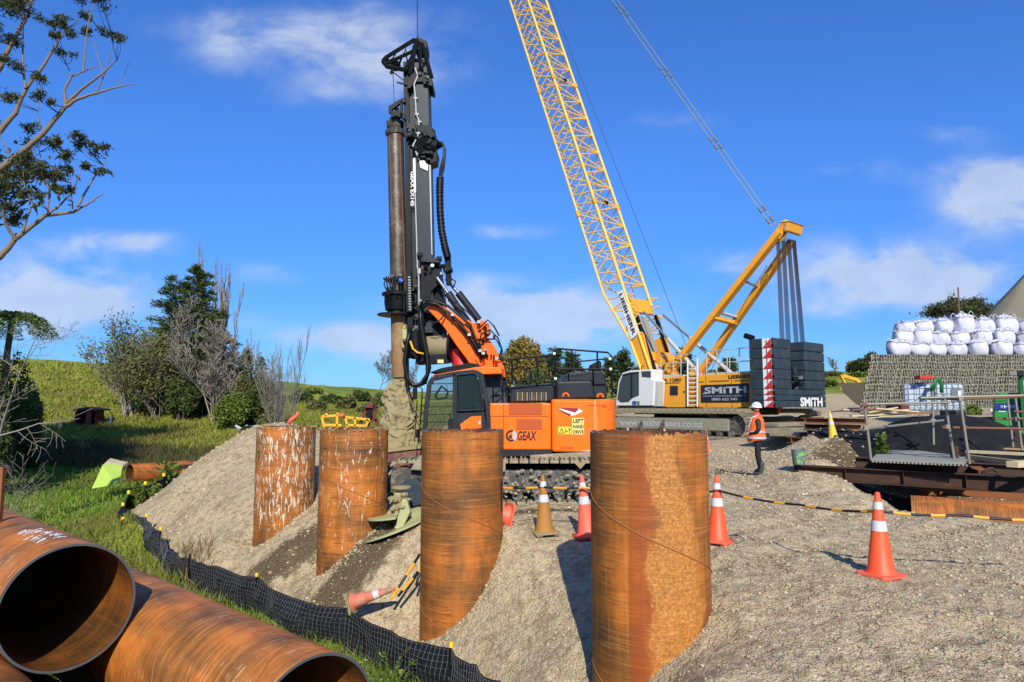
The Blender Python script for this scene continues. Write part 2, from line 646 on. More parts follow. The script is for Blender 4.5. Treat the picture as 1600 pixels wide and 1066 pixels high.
# grass field ground
m, t, b = newmat('grass_ground')
p = t.geo()
n1 = t.noise(p, .12, 5, .6)
n2 = t.noise(p, .9, 5, .65)
n3 = t.noise(t.sc(p, 1, 1, 3), 7, 4, .7)
col = t.mix(t.step(n1, .35, .65), lin((104, 122, 38)), lin((154, 158, 62)))
reed_shade_fac = t.n('ShaderNodeAttribute', attribute_name='soil').outputs['Fac']
col = t.mix(t.step(n2, .5, .72), col, lin((146, 130, 76)))
col = t.mix(t.step(n3, .5, .75), col, lin((72, 92, 34)))
col = t.mix(t.math('MULTIPLY', reed_shade_fac, t.step(t.noise(p, .3, 4, .6), .35, .6)), col, lin((84, 78, 48)))  # reed brown that also carries painted shade
t.put(b.inputs['Base Color'], col)
b.inputs['Roughness'].default_value = .95
b.inputs['Specular IOR Level'].default_value = .1
t.put(b.inputs['Normal'], t.bump(t.math('ADD', n3, n2), .8, .2))

# stones
m, t, b = newmat('stone')
rp = t.geo('Random Per Island')
col = t.ramp(rp, [(0, lin((136, 120, 92))), (.45, lin((172, 154, 121))), (.9, lin((193, 175, 141))), (1, lin((210, 196, 166)))])
col = t.mix(t.math('MULTIPLY', t.noise(t.geo(), 50, 3, .6), .5), col, lin((140, 126, 100)))
t.put(b.inputs['Base Color'], col)
b.inputs['Roughness'].default_value = .95
b.inputs['Specular IOR Level'].default_value = .12


def leafmat(name, stops, trans=.25, rough=.6):
    m, t, b = newmat(name)
    rp = t.geo('Random Per Island')
    col = t.ramp(rp, [(i / (len(stops) - 1), lin(c)) for i, c in enumerate(stops)])
    col = t.mix(t.math('MULTIPLY', t.noise(t.geo(), 1.2, 3, .6), .5), col, tuple(v * .6 for v in lin(stops[0])))
    if 'hill' in name or 'grass' in name:
        col = t.mix(t.math('MULTIPLY', t.step(t.noise(t.geo(), .16, 5, .65), .46, .62), .65), col, lin((126, 108, 62)))
        col = t.mix(t.math('MULTIPLY', t.step(t.noise(t.geo(), .4, 4, .65), .55, .7), .6), col, lin((62, 78, 30)))
    t.put(b.inputs['Base Color'], col)
    b.inputs['Roughness'].default_value = rough
    b.inputs['Specular IOR Level'].default_value = .2
    if trans:
        tr = t.n('ShaderNodeBsdfTranslucent')
        t.put(tr.inputs[0], col)
        ms = t.n('ShaderNodeMixShader')
        ms.inputs[0].default_value = trans
        out = m.node_tree.nodes['Material Output']
        m.node_tree.links.new(b.outputs[0], ms.inputs[1])
        m.node_tree.links.new(tr.outputs[0], ms.inputs[2])
        m.node_tree.links.new(ms.outputs[0], out.inputs[0])
    return m


leafmat('grass_blade', [(82, 112, 32), (108, 142, 42), (132, 160, 54), (156, 158, 80)])
leafmat('hill_blade', [(116, 130, 40), (142, 152, 52), (164, 162, 70), (160, 144, 84)])
leafmat('dry_grass', [(132, 118, 74), (170, 152, 98), (110, 96, 62), (96, 104, 50)])
leafmat('rank_blade', [(84, 76, 50), (110, 98, 66), (74, 78, 40), (90, 104, 44)])  # dark reed browns, also standing in for shade on the low grass
leafmat('leaf_gum', [(50, 62, 32), (72, 82, 42), (88, 88, 50), (104, 98, 62)], .15)
leafmat('leaf_conifer', [(50, 68, 36), (68, 88, 44), (88, 104, 50), (80, 90, 52)], .15)
leafmat('leaf_mixed', [(82, 92, 44), (104, 112, 60), (122, 122, 72), (126, 112, 80)], .2)
leafmat('leaf_dark', [(58, 72, 36), (78, 92, 44), (100, 110, 56)], .15)
leafmat('leaf_bush', [(84, 104, 42), (112, 132, 54), (134, 144, 66)], .25)
leafmat('leaf_autumn', [(120, 112, 52), (146, 124, 62), (170, 138, 76), (96, 104, 48)], .25)
leafmat('leaf_fern', [(74, 96, 42), (96, 116, 56), (124, 142, 84)], .25)
leafmat('leaf_weed', [(92, 122, 44), (118, 150, 56), (150, 170, 84)], .3)
paint('bark_pale', (150, 142, 128), .9, 0, .5, (110, 96, 80), 4, .3)
paint('bark_grey', (140, 130, 118), .9, 0, .5, (90, 78, 66), 4, .3)
paint('bark_red', (130, 104, 88), .9, 0, .4, (96, 80, 66), 4, .3)
paint('bark_gum', (132, 116, 98), .85, 0, .7, (84, 70, 58), 3, .3)
paint('bark_dark', (84, 70, 56), .9, 0, .4, (60, 50, 40), 4, .3)

paint('orange', (238, 106, 8), .36, 0, .34, (176, 134, 84), 2.5, .04, .06, 1.0)
paint('orange_mesh', (196, 84, 24), .7, 0, .6, (110, 70, 50), 30, .5, .2)
paint('orange_boom', (236, 100, 8), .38, 0, .3, (120, 70, 36), 2, .05, .08, 1.0)
paint('charcoal', (38, 43, 48), .42, 0, .3, (84, 80, 72), 2.5, .06, .12)
paint('black_steel', (18, 20, 23), .45, 0, .22, (58, 53, 47), 4, .1, .15)
paint('mast_grey', (42, 51, 58), .42, 0, .3, (96, 98, 94), 2.0, .06, .15)
paint('rubber', (20, 20, 21), .5, 0, .2, (80, 74, 66), 6, .1)
paint('chrome', (215, 218, 222), .18, .9, .1, (120, 110, 90), 4, .02, .03)
paint('steel_grey', (138, 142, 142), .45, .5, .4, (110, 92, 72), 8, .1)
paint('steel_galv', (150, 147, 132), .5, .35, .5, (140, 118, 92), 6, .15)
paint('steel_rusty', (128, 84, 56), .7, .1, .5, (90, 64, 44), 8, .3)
paint('beam_dark', (70, 50, 38), .65, .1, .5, (112, 74, 46), 3, .2)
paint('beam_rust', (146, 88, 46), .7, .05, .5, (84, 56, 38), 4, .2)
paint('red_rust', (112, 58, 48), .6, 0, .6, (190, 168, 140), 6, .3)
paint('kelly_steel', (88, 76, 64), .42, .35, .8, (156, 146, 124), 3.5, .2, .45)
paint('kelly_muddy', (148, 112, 72), .7, .1, .9, (176, 154, 108), 3, .3, .35)
paint('clay', (156, 142, 102), .95, 0, .3, (118, 102, 70), 6, .6, .15)
paint('mud_track', (150, 138, 112), .9, 0, .7, (196, 184, 156), 7, .6, .3)
paint('mud_steel', (66, 64, 60), .7, 0, .75, (188, 176, 146), 5, .5, .2)
paint('crane_yellow', (236, 190, 88), .4, 0, .25, (170, 140, 96), 3, .04, .06, 1.0)
paint('crane_amber', (226, 156, 46), .4, 0, .4, (160, 120, 70), 1.6, .04, .06, 1.0)
paint('crane_grey', (186, 188, 180), .5, 0, .5, (130, 124, 108), 6, .1)
paint('cw_slate', (44, 58, 66), .48, 0, .5, (96, 104, 104), 2.0, .06, .12)
paint('cab_white', (226, 226, 218), .4, 0, .2, (150, 140, 120), 3, .03)
paint('crawler_khaki', (138, 136, 112), .8, 0, .6, (182, 170, 138), 4, .3, .2)
paint('crawler_pad', (142, 130, 104), .85, 0, .6, (182, 168, 136), 5, .4, .25)
paint('sign_white', (236, 236, 232), .5, 0, .12)
paint('sign_black', (16, 17, 20), .5, 0, .1)
paint('sign_navy', (24, 32, 44), .45, 0, .15)
paint('sign_red', (206, 44, 40), .45, 0, .12)
paint('sign_maroon', (150, 20, 40), .45, 0, .1)
paint('sign_yellow', (232, 208, 60), .5, 0, .2)
paint('sign_cream', (240, 214, 120), .5, 0, .2)
paint('letter_silver', (190, 194, 196), .4, .2, .1)
paint('letter_brown', (150, 66, 34), .6, 0, .1)
paint('tape_yellow', (240, 166, 30), .45, 0, .15)
paint('tape_black', (24, 24, 26), .45, 0, .15)
paint('cone_orange', (240, 82, 34), .5, 0, .4, (180, 140, 110), 5, .05, .06, 1.0)
paint('cone_faded', (236, 98, 70), .55, 0, .3, (190, 150, 120), 5, .05, .08, 1.0)
paint('cone_base_red', (196, 52, 42), .55, 0, .45, (200, 120, 90), 6, .1)
paint('cone_base_pink', (240, 104, 72), .55, 0, .3, (200, 150, 120), 6, .1)
paint('cone_muddy', (176, 120, 44), .7, 0, .75, (112, 92, 66), 8, .3, .3)
paint('cone_yellow', (236, 198, 44), .5, 0, .3, (180, 160, 110), 5, .1)
paint('band_white', (216, 216, 214), .4, 0, .55, (150, 150, 150), 7, .05)
paint('yellow_frame', (238, 178, 24), .4, 0, .2, (180, 140, 60), 5, .05)
paint('cap_yellow', (246, 200, 30), .45, 0, .1)
paint('tool_lime', (178, 180, 124), .6, 0, .6, (170, 154, 112), 7, .4, .15)
paint('lime_board', (176, 204, 84), .6, 0, .35, (196, 178, 120), 2.5, .1)
paint('fabric_black', (22, 24, 27), .65, 0, .35, (92, 88, 84), 5, .2)
paint('tarp_black', (17, 17, 17), .85, 0, .35, (70, 64, 54), 2.5, .6)
paint('hill_gravel', (138, 130, 106), .95, 0, .8, (84, 80, 62), 2.2, .9, .4)
paint('wire_pale', (128, 132, 134), .6, 0, .1)
paint('bulk_bag', (214, 214, 224), .75, 0, .5, (160, 156, 150), 5, .5, .08, .82)
paint('gabion_gap_shade', (34, 34, 28), .95)  # near-black backing: shade of the gaps between stones put into the colour
m, t, b = newmat('gabion_stone')
rp = t.geo('Random Per Island')
t.put(b.inputs['Base Color'], t.ramp(rp, [(0, lin((52, 54, 44))), (.4, lin((96, 94, 78))), (.75, lin((134, 128, 106))), (1, lin((176, 168, 142)))]))
b.inputs['Roughness'].default_value = .95
paint('gabion_wire', (172, 168, 148), .7, .2, .3, (120, 110, 90))
paint('ibc_plastic', (198, 212, 226), .35, 0, .15, (150, 160, 170), 3, .05)
paint('green_paint', (44, 150, 60), .4, 0, .25, (110, 130, 90), 2, .05)
paint('green_dark', (24, 110, 46), .4, 0, .25)
paint('sign_blue', (26, 48, 134), .4, 0, .1)
paint('timber', (196, 168, 120), .8, 0, .5, (140, 112, 78), 5, .3, .2)
paint('timber_pale', (212, 194, 150), .8, 0, .4, (150, 130, 96), 5, .3, .2)
paint('concrete', (150, 148, 136), .9, 0, .5, (120, 112, 94), 5, .4)
paint('bucket_grey', (104, 122, 116), .6, 0, .4, (170, 164, 140), 6)
paint('bucket_green', (112, 190, 84), .6, 0, .3, (160, 190, 120), 12)
paint('hut_red', (112, 38, 34), .7, 0, .4, (70, 36, 30), 4)
paint('hut_roof', (64, 58, 54), .7, 0, .4)
paint('container_red', (156, 62, 44), .6, 0, .4, (120, 60, 44), 1)
paint('digger_yellow', (232, 172, 40), .45, 0, .3, (150, 120, 70), 2)
paint('drum_orange', (196, 90, 40), .6, 0, .4, (120, 80, 50), 3)
paint('hivis', (252, 104, 34), .75, 0, .12, (200, 110, 60), 10, .3, .08, 1.0)
paint('hivis_red', (226, 70, 44), .8, 0, .12, (200, 110, 60), 10, .3, .08, 1.0)
paint('reflective', (206, 200, 206), .4, .2, .1)
paint('cloth_black', (22, 23, 27), .85, 0, .25, (70, 62, 52), 8, .3)
paint('sleeve_brown', (66, 50, 46), .85, 0, .2)
paint('helmet', (240, 240, 238), .3, 0, .08)
paint('skin', (200, 140, 110), .6, 0, 0)
paint('boot', (58, 62, 64), .6, 0, .5, (130, 120, 96), 10, .2)
paint('red_plastic', (214, 42, 36), .4, 0, .2)
paint('pipe_orange', (206, 112, 84), .6, 0, 1.0, (206, 188, 156), 9)
paint('engine_dark', (22, 23, 25), .5, .3, .3, (74, 68, 62), 12, .6)
paint('hose_black', (17, 17, 18), .38, 0, .3, (80, 76, 70), 8, .15)
paint('rope_dark', (58, 54, 60), .6, .3, .1)
paint('cable_steel', (150, 158, 140), .5, .4, .2)
paint('drum_tan', (150, 136, 104), .7, .1, .5, (96, 84, 62), 6, .2)
paint('blue_paint', (34, 84, 170), .5, 0, .2)
paint('plastic_sheet', (196, 196, 190), .5, 0, .3)

m, t, b = newmat('glass')
b.inputs['Base Color'].default_value = (.03, .05, .05, 1)
b.inputs['Roughness'].default_value = .05
b.inputs['Specular IOR Level'].default_value = .25
b.inputs['Transmission Weight'].default_value = .0
b.inputs['Alpha'].default_value = .30
m, t, b = newmat('glass_dark')
b.inputs['Base Color'].default_value = (.02, .035, .04, 1)
b.inputs['Roughness'].default_value = .06
b.inputs['Alpha'].default_value = .8
for n_, sp_ in (('black_steel', .18), ('mast_grey', .25), ('charcoal', .22), ('engine_dark', .2), ('hose_black', .3), ('rubber', .25), ('cw_slate', .3), ('orange', .3), ('orange_boom', .28), ('crane_amber', .3), ('crane_yellow', .3), ('beam_dark', .25), ('tarp_black', .3), ('fabric_black', .2), ('bulk_bag', .1)):
    MATS[n_].node_tree.nodes['Principled BSDF'].inputs['Specular IOR Level'].default_value = sp_

# ------------------------------------------------------------------ terrain
FENCE = [(800, 1085, 7.15), (780, 1064, 7.4), (742, 1038, 7.9), (705, 1014, 8.4), (610, 985, 9.3), (545, 950, 10.3), (470, 938, 10.9), (401, 903, 12.0),
         (340, 884, 12.9), (297, 872, 13.5), (270, 862, 14.4), (251, 831, 15.9), (229, 811, 17.4), (192, 792, 20.4), (201, 774, 23), (227, 760, 26), (256, 747, 29), (286, 740, 31)]
FP = [at(*q) for q in FENCE]

cp = []


def P(px, py, Y):
    v = at(px, py, Y)
    cp.append((v.x, v.y, v.z))


def W(x, y, z):
    cp.append((x, y, z))


for v in FP[1:]:
    W(v.x, v.y, -1.62)
for q in [(2.6, 5.0, -.05), (2.2, 4.0, -.3), (1.2, 3.0, -.6), (0, 1.5, -.6), (3, 1, -.1), (6, 1, 0), (10, 2, 0), (3.6, 6, 0), (5, 4, 0), (6, 7, 0), (9, 7, 0), (13, 7, 0), (4, 9, .02), (2.5, 10, .02), (1.2, 10.2, 0), (.4, 10.3, 0),
          (6, 11, 0), (8, 9.5, 0), (2.5, 13, 0), (5, 15, 0), (-.5, 12.5, .0), (-1.5, 14, 0), (0, 17, 0), (3, 19, 0), (7, 22, 0), (2, 25, 0), (-3, 17, .1), (-3.5, 21, .2), (12, 27, .1), (6, 30, .1), (0, 32, 0), (-8, 32, .2), (10, 38, .1), (18, 36, .3), (5, 45, .2),
          (12, 8.6, 0), (19, 8.6, 0), (7.6, 11.6, 0),
          # pit
          (8.8, 13.6, -1.2), (9.5, 15.5, -1.3), (11, 14, -1.3), (13, 14.5, -1.3), (16, 14, -1.3), (11, 17, -1.3), (14, 17.5, -1.3), (18, 16, -1.3),
          (7.0, 13.2, .0), (8.0, 13.5, -.7), (9.3, 16.4, -1.2), (7.7, 16, .15), (8.3, 12.4, -.35), (9.0, 10.9, .0), (11.5, 10.2, 0), (15, 9.6, 0), (9.4, 11.9, -.8), (11.5, 11.3, -.9), (15, 10.7, -.9), (18, 11, -.9),
          (9.2, 19.5, .3), (11, 20, .15), (14, 20.5, .2), (18, 20, .3), (10.4, 22, .5), (12.5, 22, .4), (16, 22, .5), (20, 22, .7),
          # upper bench
          (14, 24, 1.2), (18, 24, 1.35), (14.5, 30, 1.4), (20, 29, 1.55), (26, 28, 1.7), (20, 36, 1.6), (30, 36, 1.8), (17, 40, 1.5), (30, 20, 1.4), (26, 12, .3), (26, 5, 0), (40, 20, 1.4)]:
    W(*q)
# gravel bank in front of the casings
for q in [(850, 1066, 7.6), (850, 950, 8.8), (850, 885, 9.5), (1106, 935, 7.25), (1075, 985, 6.9), (1050, 1025, 6.72), (1015, 1066, 6.6), (1100, 1066, 5.25),
          (785, 828, 10.25), (775, 868, 9.95), (745, 938, 9.7), (705, 972, 9.75), (660, 993, 10.2),
          (608, 800, 12.45), (583, 822, 12.15), (560, 842, 11.9), (530, 868, 12.0), (497, 893, 12.4), (620, 880, 11.2),
          (490, 790, 14.6), (462, 808, 14.2), (432, 832, 14.2), (400, 850, 14.6), (440, 880, 13.0),
          (240, 792, 18.6), (300, 740, 19), (350, 705, 19.5), (385, 682, 20), (408, 666, 21), (440, 664, 22), (300, 805, 16.4), (350, 780, 16.5), (350, 845, 14.4), (392, 745, 17.3),
          (497, 681, 19.5), (497, 730, 16.5), (497, 765, 15.2), (545, 690, 18.5)]:
    P(*q)
W(.55, 7.1, -1.45)
W(.9, 6.4, -1.3)
W(.1, 6.0, -1.5)
W(-8.5, 26, -.2)
W(-10, 22, .2)
W(-14, 26, -1.6)
# low grass
for q in [(-2, 6, -1.5), (-3, 4, -1.5), (-6, 5, -1.5), (-5, 9, -1.55), (-7, 8, -1.5), (-10, 8, -1.5), (-8, 12, -1.6), (-12, 14, -1.65), (-16, 18, -1.7), (-12, 20, -1.7), (-18, 26, -1.75),
          (-14, 33, -1.75), (-22, 32, -1.7), (-14, 38, -1.7), (-28, 26, -1.2), (-20, 42, -1.6), (-13, 43, -1.6), (-30, 42, -.6), (-2, 2, -1.2), (-6, 0, -1.5), (-20, 5, -1.5), (-12, 50, -.9), (-8, 42, -.8),
          (0, -10, -.5), (15, -10, 0), (-20, -10, -1.5), (0, -60, 0), (60, -60, 0), (-60, -60, -1)]:
    W(*q)
for q in [(100, 690, 52), (130, 664, 60), (60, 668, 60), (205, 645, 63), (330, 655, 62), (420, 668, 60), (460, 668, 58), (60, 620, 72), (180, 612, 74), (300, 630, 74), (20, 562, 88), (100, 566, 88), (170, 570, 90),
          (-80, 560, 88), (-300, 600, 70), (300, 592, 96), (400, 606, 105), (500, 611, 118), (600, 613, 130), (470, 640, 90), (560, 636, 100), (700, 618, 140), (540, 660, 70), (800, 622, 150), (950, 624, 150), (1100, 622, 150),
          (1295, 648, 48), (1320, 625, 58), (1350, 602, 68), (1300, 600, 90), (1310, 580, 125), (1370, 580, 120), (1450, 585, 130), (1600, 590, 130), (1700, 600, 60)]:
    P(*q)
for q in [(-90, 110, 8), (-60, 140, 8), (0, 200, 5), (80, 200, 8), (-150, 200, 8), (150, 150, 8), (0, 400, 6), (-300, 300, 10), (300, 300, 10), (120, 0, 1), (-120, 0, 0), (60, 100, 7), (300, -200, 0), (-300, -200, 0), (0, -350, 0), (0, 700, 8), (700, 700, 8), (-700, 700, 8), (-60, 40, 3)]:
    W(*q)
cpa = np.array(cp)
cxy, cz = cpa[:, :2], cpa[:, 2]
nC = len(cxy)
Dm = np.sqrt(((cxy[:, None] - cxy[None]) ** 2).sum(-1) + .04)
A = np.zeros((nC + 3, nC + 3))
A[:nC, :nC] = -Dm + np.eye(nC) * .02
A[:nC, nC] = 1
A[:nC, nC + 1:] = cxy / 100
A[nC:, :nC] = A[:nC, nC:].T
wts = np.linalg.solve(A, np.concatenate([cz, [0, 0, 0]]))
MOUNDS = [(8.0, 18.2, .38, .9), (8.5, 17.9, .28, .6), (10.9, 23.6, .7, 1.2), (12.4, 26.5, .5, 1.2), (6.3, 16.0, .10, 1.0), (7.2, 15.2, .22, .8), (6.6, 13.6, .2, .7), (9.9, 21.3, .5, .9),
          (-2.2, 11.2, .12, .5), (-1.4, 11.6, .15, .6), (9.9, 8.1, .12, .8), (1.9, 7.9, .06, .4), (6.4, 6.1, .06, .6), (-3.9, 13.2, .15, .6)]


RUTS = [(1.6, 9.3, 8.2, 13.5), (2.2, 8.2, 7.8, 11.3), (3.2, 12.0, 6.0, 30.0), (5.0, 11.8, 7.9, 30.0), (2.0, 15.5, 14.0, 6.5), (3.4, 5.8, 12.0, 6.9)]


def seg_d(x, y, a, b_):
    ax, ay, bx, by = *a, *b_
    t_ = np.clip(((x - ax) * (bx - ax) + (y - ay) * (by - ay)) / ((bx - ax) ** 2 + (by - ay) ** 2), 0, 1)
    return np.hypot(x - ax - t_ * (bx - ax), y - ay - t_ * (by - ay))


def terrain(x, y, detail=True):
    x, y = np.asarray(x, float), np.asarray(y, float)
    sh = x.shape
    xf, yf = x.ravel(), y.ravel()
    out = np.empty(len(xf))
    for i in range(0, len(xf), 40000):
        a, b_ = xf[i:i + 40000], yf[i:i + 40000]
        d = np.sqrt((a[:, None] - cxy[None, :, 0]) ** 2 + (b_[:, None] - cxy[None, :, 1]) ** 2 + .04)
        out[i:i + 40000] = -d @ wts[:nC] + wts[nC] + wts[nC + 1] * a / 100 + wts[nC + 2] * b_ / 100
    for (mx, my, h, w) in MOUNDS:
        q = ((xf - mx) ** 2 + (yf - my) ** 2) / (w * w)
        out += h * np.exp(-q)
    r = np.hypot(xf, yf)
    for (a0, a1, b0_, b1_) in RUTS:
        d_ = seg_d(xf, yf, (a0, a1), (b0_, b1_)) + .10 * fbm(xf * .5, yf * .5, 2)
        out += -.045 * np.exp(-(d_ / .20) ** 2) + .02 * np.exp(-((d_ - .36) / .10) ** 2)
    if detail:
        nearf = np.clip(1.6 - r / 40, 0, 1)
        out += .10 * fbm(xf * .9, yf * .9, 3) * nearf
        out += .05 * fbm(xf * 3.1 + 5, yf * 3.1, 3) * np.clip(1.5 - r / 30, 0, 1)
        out += .03 * np.maximum(fbm(xf * 22 + 3, yf * 22, 2), -.1) * np.clip(1.4 - r / 11, 0, 1)
        out += .06 * np.maximum(fbm(xf * 9 + 3, yf * 9, 3), -.05) * np.clip(1.5 - r / 20, 0, 1)
        out += 1.1 * fbm(xf * .11, yf * .11, 4) * np.clip((r - 45) / 50, 0, 1) + .3 * np.abs(fbm(xf * .45, yf * .45, 3)) * np.clip((r - 38) / 20, 0, 1)
    return out.reshape(sh)


def gz(x, y):
    return float(terrain(np.array([x]), np.array([y]))[0])


def inpoly(x, y, poly):
    ins = np.zeros(x.shape, bool)
    n = len(poly)
    for i in range(n):
        x0, y0 = poly[i]
        x1, y1 = poly[(i + 1) % n]
        c = ((y0 > y) != (y1 > y)) & (x < (x1 - x0) * (y - y0) / (y1 - y0 + 1e-9) + x0)
        ins ^= c
    return ins


GRAVEL_POLY = [(-3, -12), (-.3, 4.0), (.1, 6.0)] + [(v.x, v.y) for v in FP[1:]] + [(-12.5, 33), (-10, 40), (-10, 62), (60, 62), (70, -12)]
RAMP_POLY = [(18, 36), (24, 46), (30, 62), (38, 80), (44, 80), (46, 40)]


def seg_d(x, y, a, b_):
    ax, ay, bx, by = *a, *b_
    t_ = np.clip(((x - ax) * (bx - ax) + (y - ay) * (by - ay)) / ((bx - ax) ** 2 + (by - ay) ** 2), 0, 1)
    return np.hypot(x - ax - t_ * (bx - ax), y - ay - t_ * (by - ay))


ang = np.concatenate([np.linspace(-180, -44, 40, endpoint=False), np.linspace(-44, 44, 600), np.linspace(44, 180, 41)[1:]])
rr_ = np.concatenate([np.linspace(.05, 2.5, 12, endpoint=False), np.exp(np.linspace(math.log(2.5), math.log(60), 500)), np.exp(np.linspace(math.log(60), math.log(1500), 120))[1:]])
AA, RR = np.meshgrid(np.radians(ang), rr_)
GX, GY = RR * np.sin(AA), RR * np.cos(AA)
GZ = terrain(GX, GY)
nr, na = GX.shape
idx = np.arange(nr * na).reshape(nr, na)
quads = np.stack([idx[:-1, :-1], idx[:-1, 1:], idx[1:, 1:], idx[1:, :-1]], -1).reshape(-1, 4)[:, ::-1]
V = np.stack([GX, GY, GZ], -1).reshape(-1, 3)
V = V  # the seam at the back is closed by matching angles
cxq, cyq = V[quads, 0].mean(1), V[quads, 1].mean(1)
wob = .25 * fbm(cxq * .8, cyq * .8, 3)
ramp_in = inpoly(cxq, cyq, RAMP_POLY)
gm = (inpoly(cxq + wob, cyq + wob, GRAVEL_POLY)) | ramp_in
xs, ys = V[:, 0], V[:, 1]
soil = np.zeros(len(V))
e1 = (.0 + at(600, 838, 11.7).x, 11.7)
e2 = (at(500, 925, 11.1).x, 11.1)
soil = np.maximum(soil, 1.15 - seg_d(xs, ys, e1, e2) / .75)
soil = np.maximum(soil, 1.0 - seg_d(xs, ys, (-3.6, 13.2), (-4.6, 13.0)) / .9)
soil = np.maximum(soil, .75 - seg_d(xs, ys, (-1, 12.2), (2.5, 12.0)) / .9)
soil = np.maximum(soil, .62 - seg_d(xs, ys, (4, 17), (6, 19)) / 3.2)
soil = np.maximum(soil, np.clip(1.2 - seg_d(xs, ys, (10.5, 18), (20, 18)) / 1.8, 0, 1))
soil = np.maximum(soil, np.where(inpoly(xs, ys, RAMP_POLY), 1.0, 0))
soil = np.maximum(soil, np.clip(.9 - seg_d(xs, ys, (9.5, 20), (15, 23)) / 2.2, 0, 1))
for q_ in RUTS[:4]:
    soil = np.maximum(soil, .42 * np.exp(-(seg_d(xs, ys, q_[:2], q_[2:]) / .4) ** 2))
reed_shade = np.clip(1.3 - seg_d(xs, ys, (-36, 45), (-14, 41)) / 8, 0, 1)  # brown reed zone, widened to paint in the shade on the low grass


def submesh(name, mask, mat, sl):
    q = quads[mask]
    used, inv = np.unique(q, return_inverse=True)
    return np_mesh(name, V[used], inv.reshape(-1, 4), mat, smooth=True, kind='structure', attrs={'soil': sl[used]})


submesh('gravel_ground', gm, 'gravel', np.clip(soil, 0, 1))
submesh('grass_field', ~gm, 'grass_ground', reed_shade)

# loose stones lying on the gravel --------------------------------------------
def scatter_stones(name, n, amin, amax, rmin, rmax, kmin, kmax, poly=GRAVEL_POLY):
    a = np.radians(rng.uniform(amin, amax, n))
    r = np.exp(rng.uniform(math.log(rmin), math.log(rmax), n))
    x, y = r * np.sin(a), r * np.cos(a)
    # spill against the feet of the casings
    for (px, py, Y) in ((1012, 674, 7.2), (723, 672, 10.2), (554, 669, 12.4), (448, 666, 14.6)):
        c_ = at(px, py, Y)
        q_ = rng.uniform(0, 2 * PI, 900)
        d_ = .60 + np.abs(rng.normal(0, .09, 900))
        x, y = np.append(x, c_.x + d_ * np.cos(q_)), np.append(y, Y + d_ * np.sin(q_))
    r = np.hypot(x, y)
    ok = inpoly(x, y, poly)
    x, y, r = x[ok], y[ok], r[ok]
    cl = fbm(x * 1.3, y * 1.3, 3) + rng.uniform(-.25, .25, len(x))
    ok = cl > -.12
    x, y, r = x[ok], y[ok], r[ok]
    n = len(x)
    z = terrain(x, y)
    size = r * (kmin + (kmax - kmin) * rng.rand(n) ** 3.5)
    iv, ifc = np.array(ICO[0]), np.array(ICO[1])
    sc_ = rng.uniform(.55, 1.35, (n, 1, 3))
    sc_[:, :, 2] *= .7
    jit = rng.uniform(.75, 1.2, (n, 12, 1))
    th = rng.uniform(0, 2 * PI, n)
    c_, s_ = np.cos(th), np.sin(th)
    vv = iv[None] * jit * sc_ * size[:, None, None]
    vx = vv[..., 0] * c_[:, None] - vv[..., 1] * s_[:, None]
    vy = vv[..., 0] * s_[:, None] + vv[..., 1] * c_[:, None]
    out = np.stack([vx + x[:, None], vy + y[:, None], vv[..., 2] + z[:, None] + size[:, None] * .15], -1).reshape(-1, 3)
    fc = (ifc[None] + (np.arange(n) * 12)[:, None, None]).reshape(-1, 3)
    o = np_mesh(name, out, fc, 'stone', kind='stuff')
    return o


o = scatter_stones('loose_stones', 62000, -36, 40, 4.4, 30, .0009, .0029)
tag(o, 'crushed rock fragments lying loose all over the gravel working pad and bank', 'gravel')


# grass ------------------------------------------------------------------------
def blades(name, n, poly, inside, amin, amax, rmin, rmax, h0, h1, mat, wid=.004, dens=None, lean=.5, exclude=None):
    a = np.radians(rng.uniform(amin, amax, n))
    r = np.exp(rng.uniform(math.log(rmin), math.log(rmax), n))
    x, y = r * np.sin(a), r * np.cos(a)
    ok = inpoly(x, y, poly)
    if not inside:
        ok = ~ok
    ok &= (fbm(x * .7 + 3, y * .7, 3) + rng.uniform(-.3, .3, n)) > -.25
    if exclude is not None:
        ok &= ~inpoly(x, y, exclude)
    x, y, r = x[ok], y[ok], r[ok]
    n = len(x)
    z = terrain(x, y) - .02
    h = rng.uniform(h0, h1, n) * (1 + .8 * fbm(x * .8, y * .8, 2))
    th = rng.uniform(0, 2 * PI, n)
    dx, dy = np.cos(th), np.sin(th)
    lx, ly = rng.normal(0, lean, n) * h, rng.normal(0, lean, n) * h
    w = np.maximum(wid, r * .0007)
    b0 = np.stack([x - dx * w, y - dy * w, z], -1)
    b1 = np.stack([x + dx * w, y + dy * w, z], -1)
    m0 = np.stack([x - dx * w * .8 + lx * .35, y - dy * w * .8 + ly * .35, z + h * .6], -1)
    m1 = np.stack([x + dx * w * .8 + lx * .35, y + dy * w * .8 + ly * .35, z + h * .6], -1)
    tp = np.stack([x + lx, y + ly, z + h], -1)
    Vv = np.stack([b0, b1, m1, m0, tp], 1).reshape(-1, 3)
    k = np.arange(n)[:, None] * 5
    fq = np.concatenate([k + np.array([[0, 1, 2]]), k + np.array([[0, 2, 3]]), k + np.array([[3, 2, 4]])], 0)
    return np_mesh(name, Vv, fq, mat, kind='stuff')


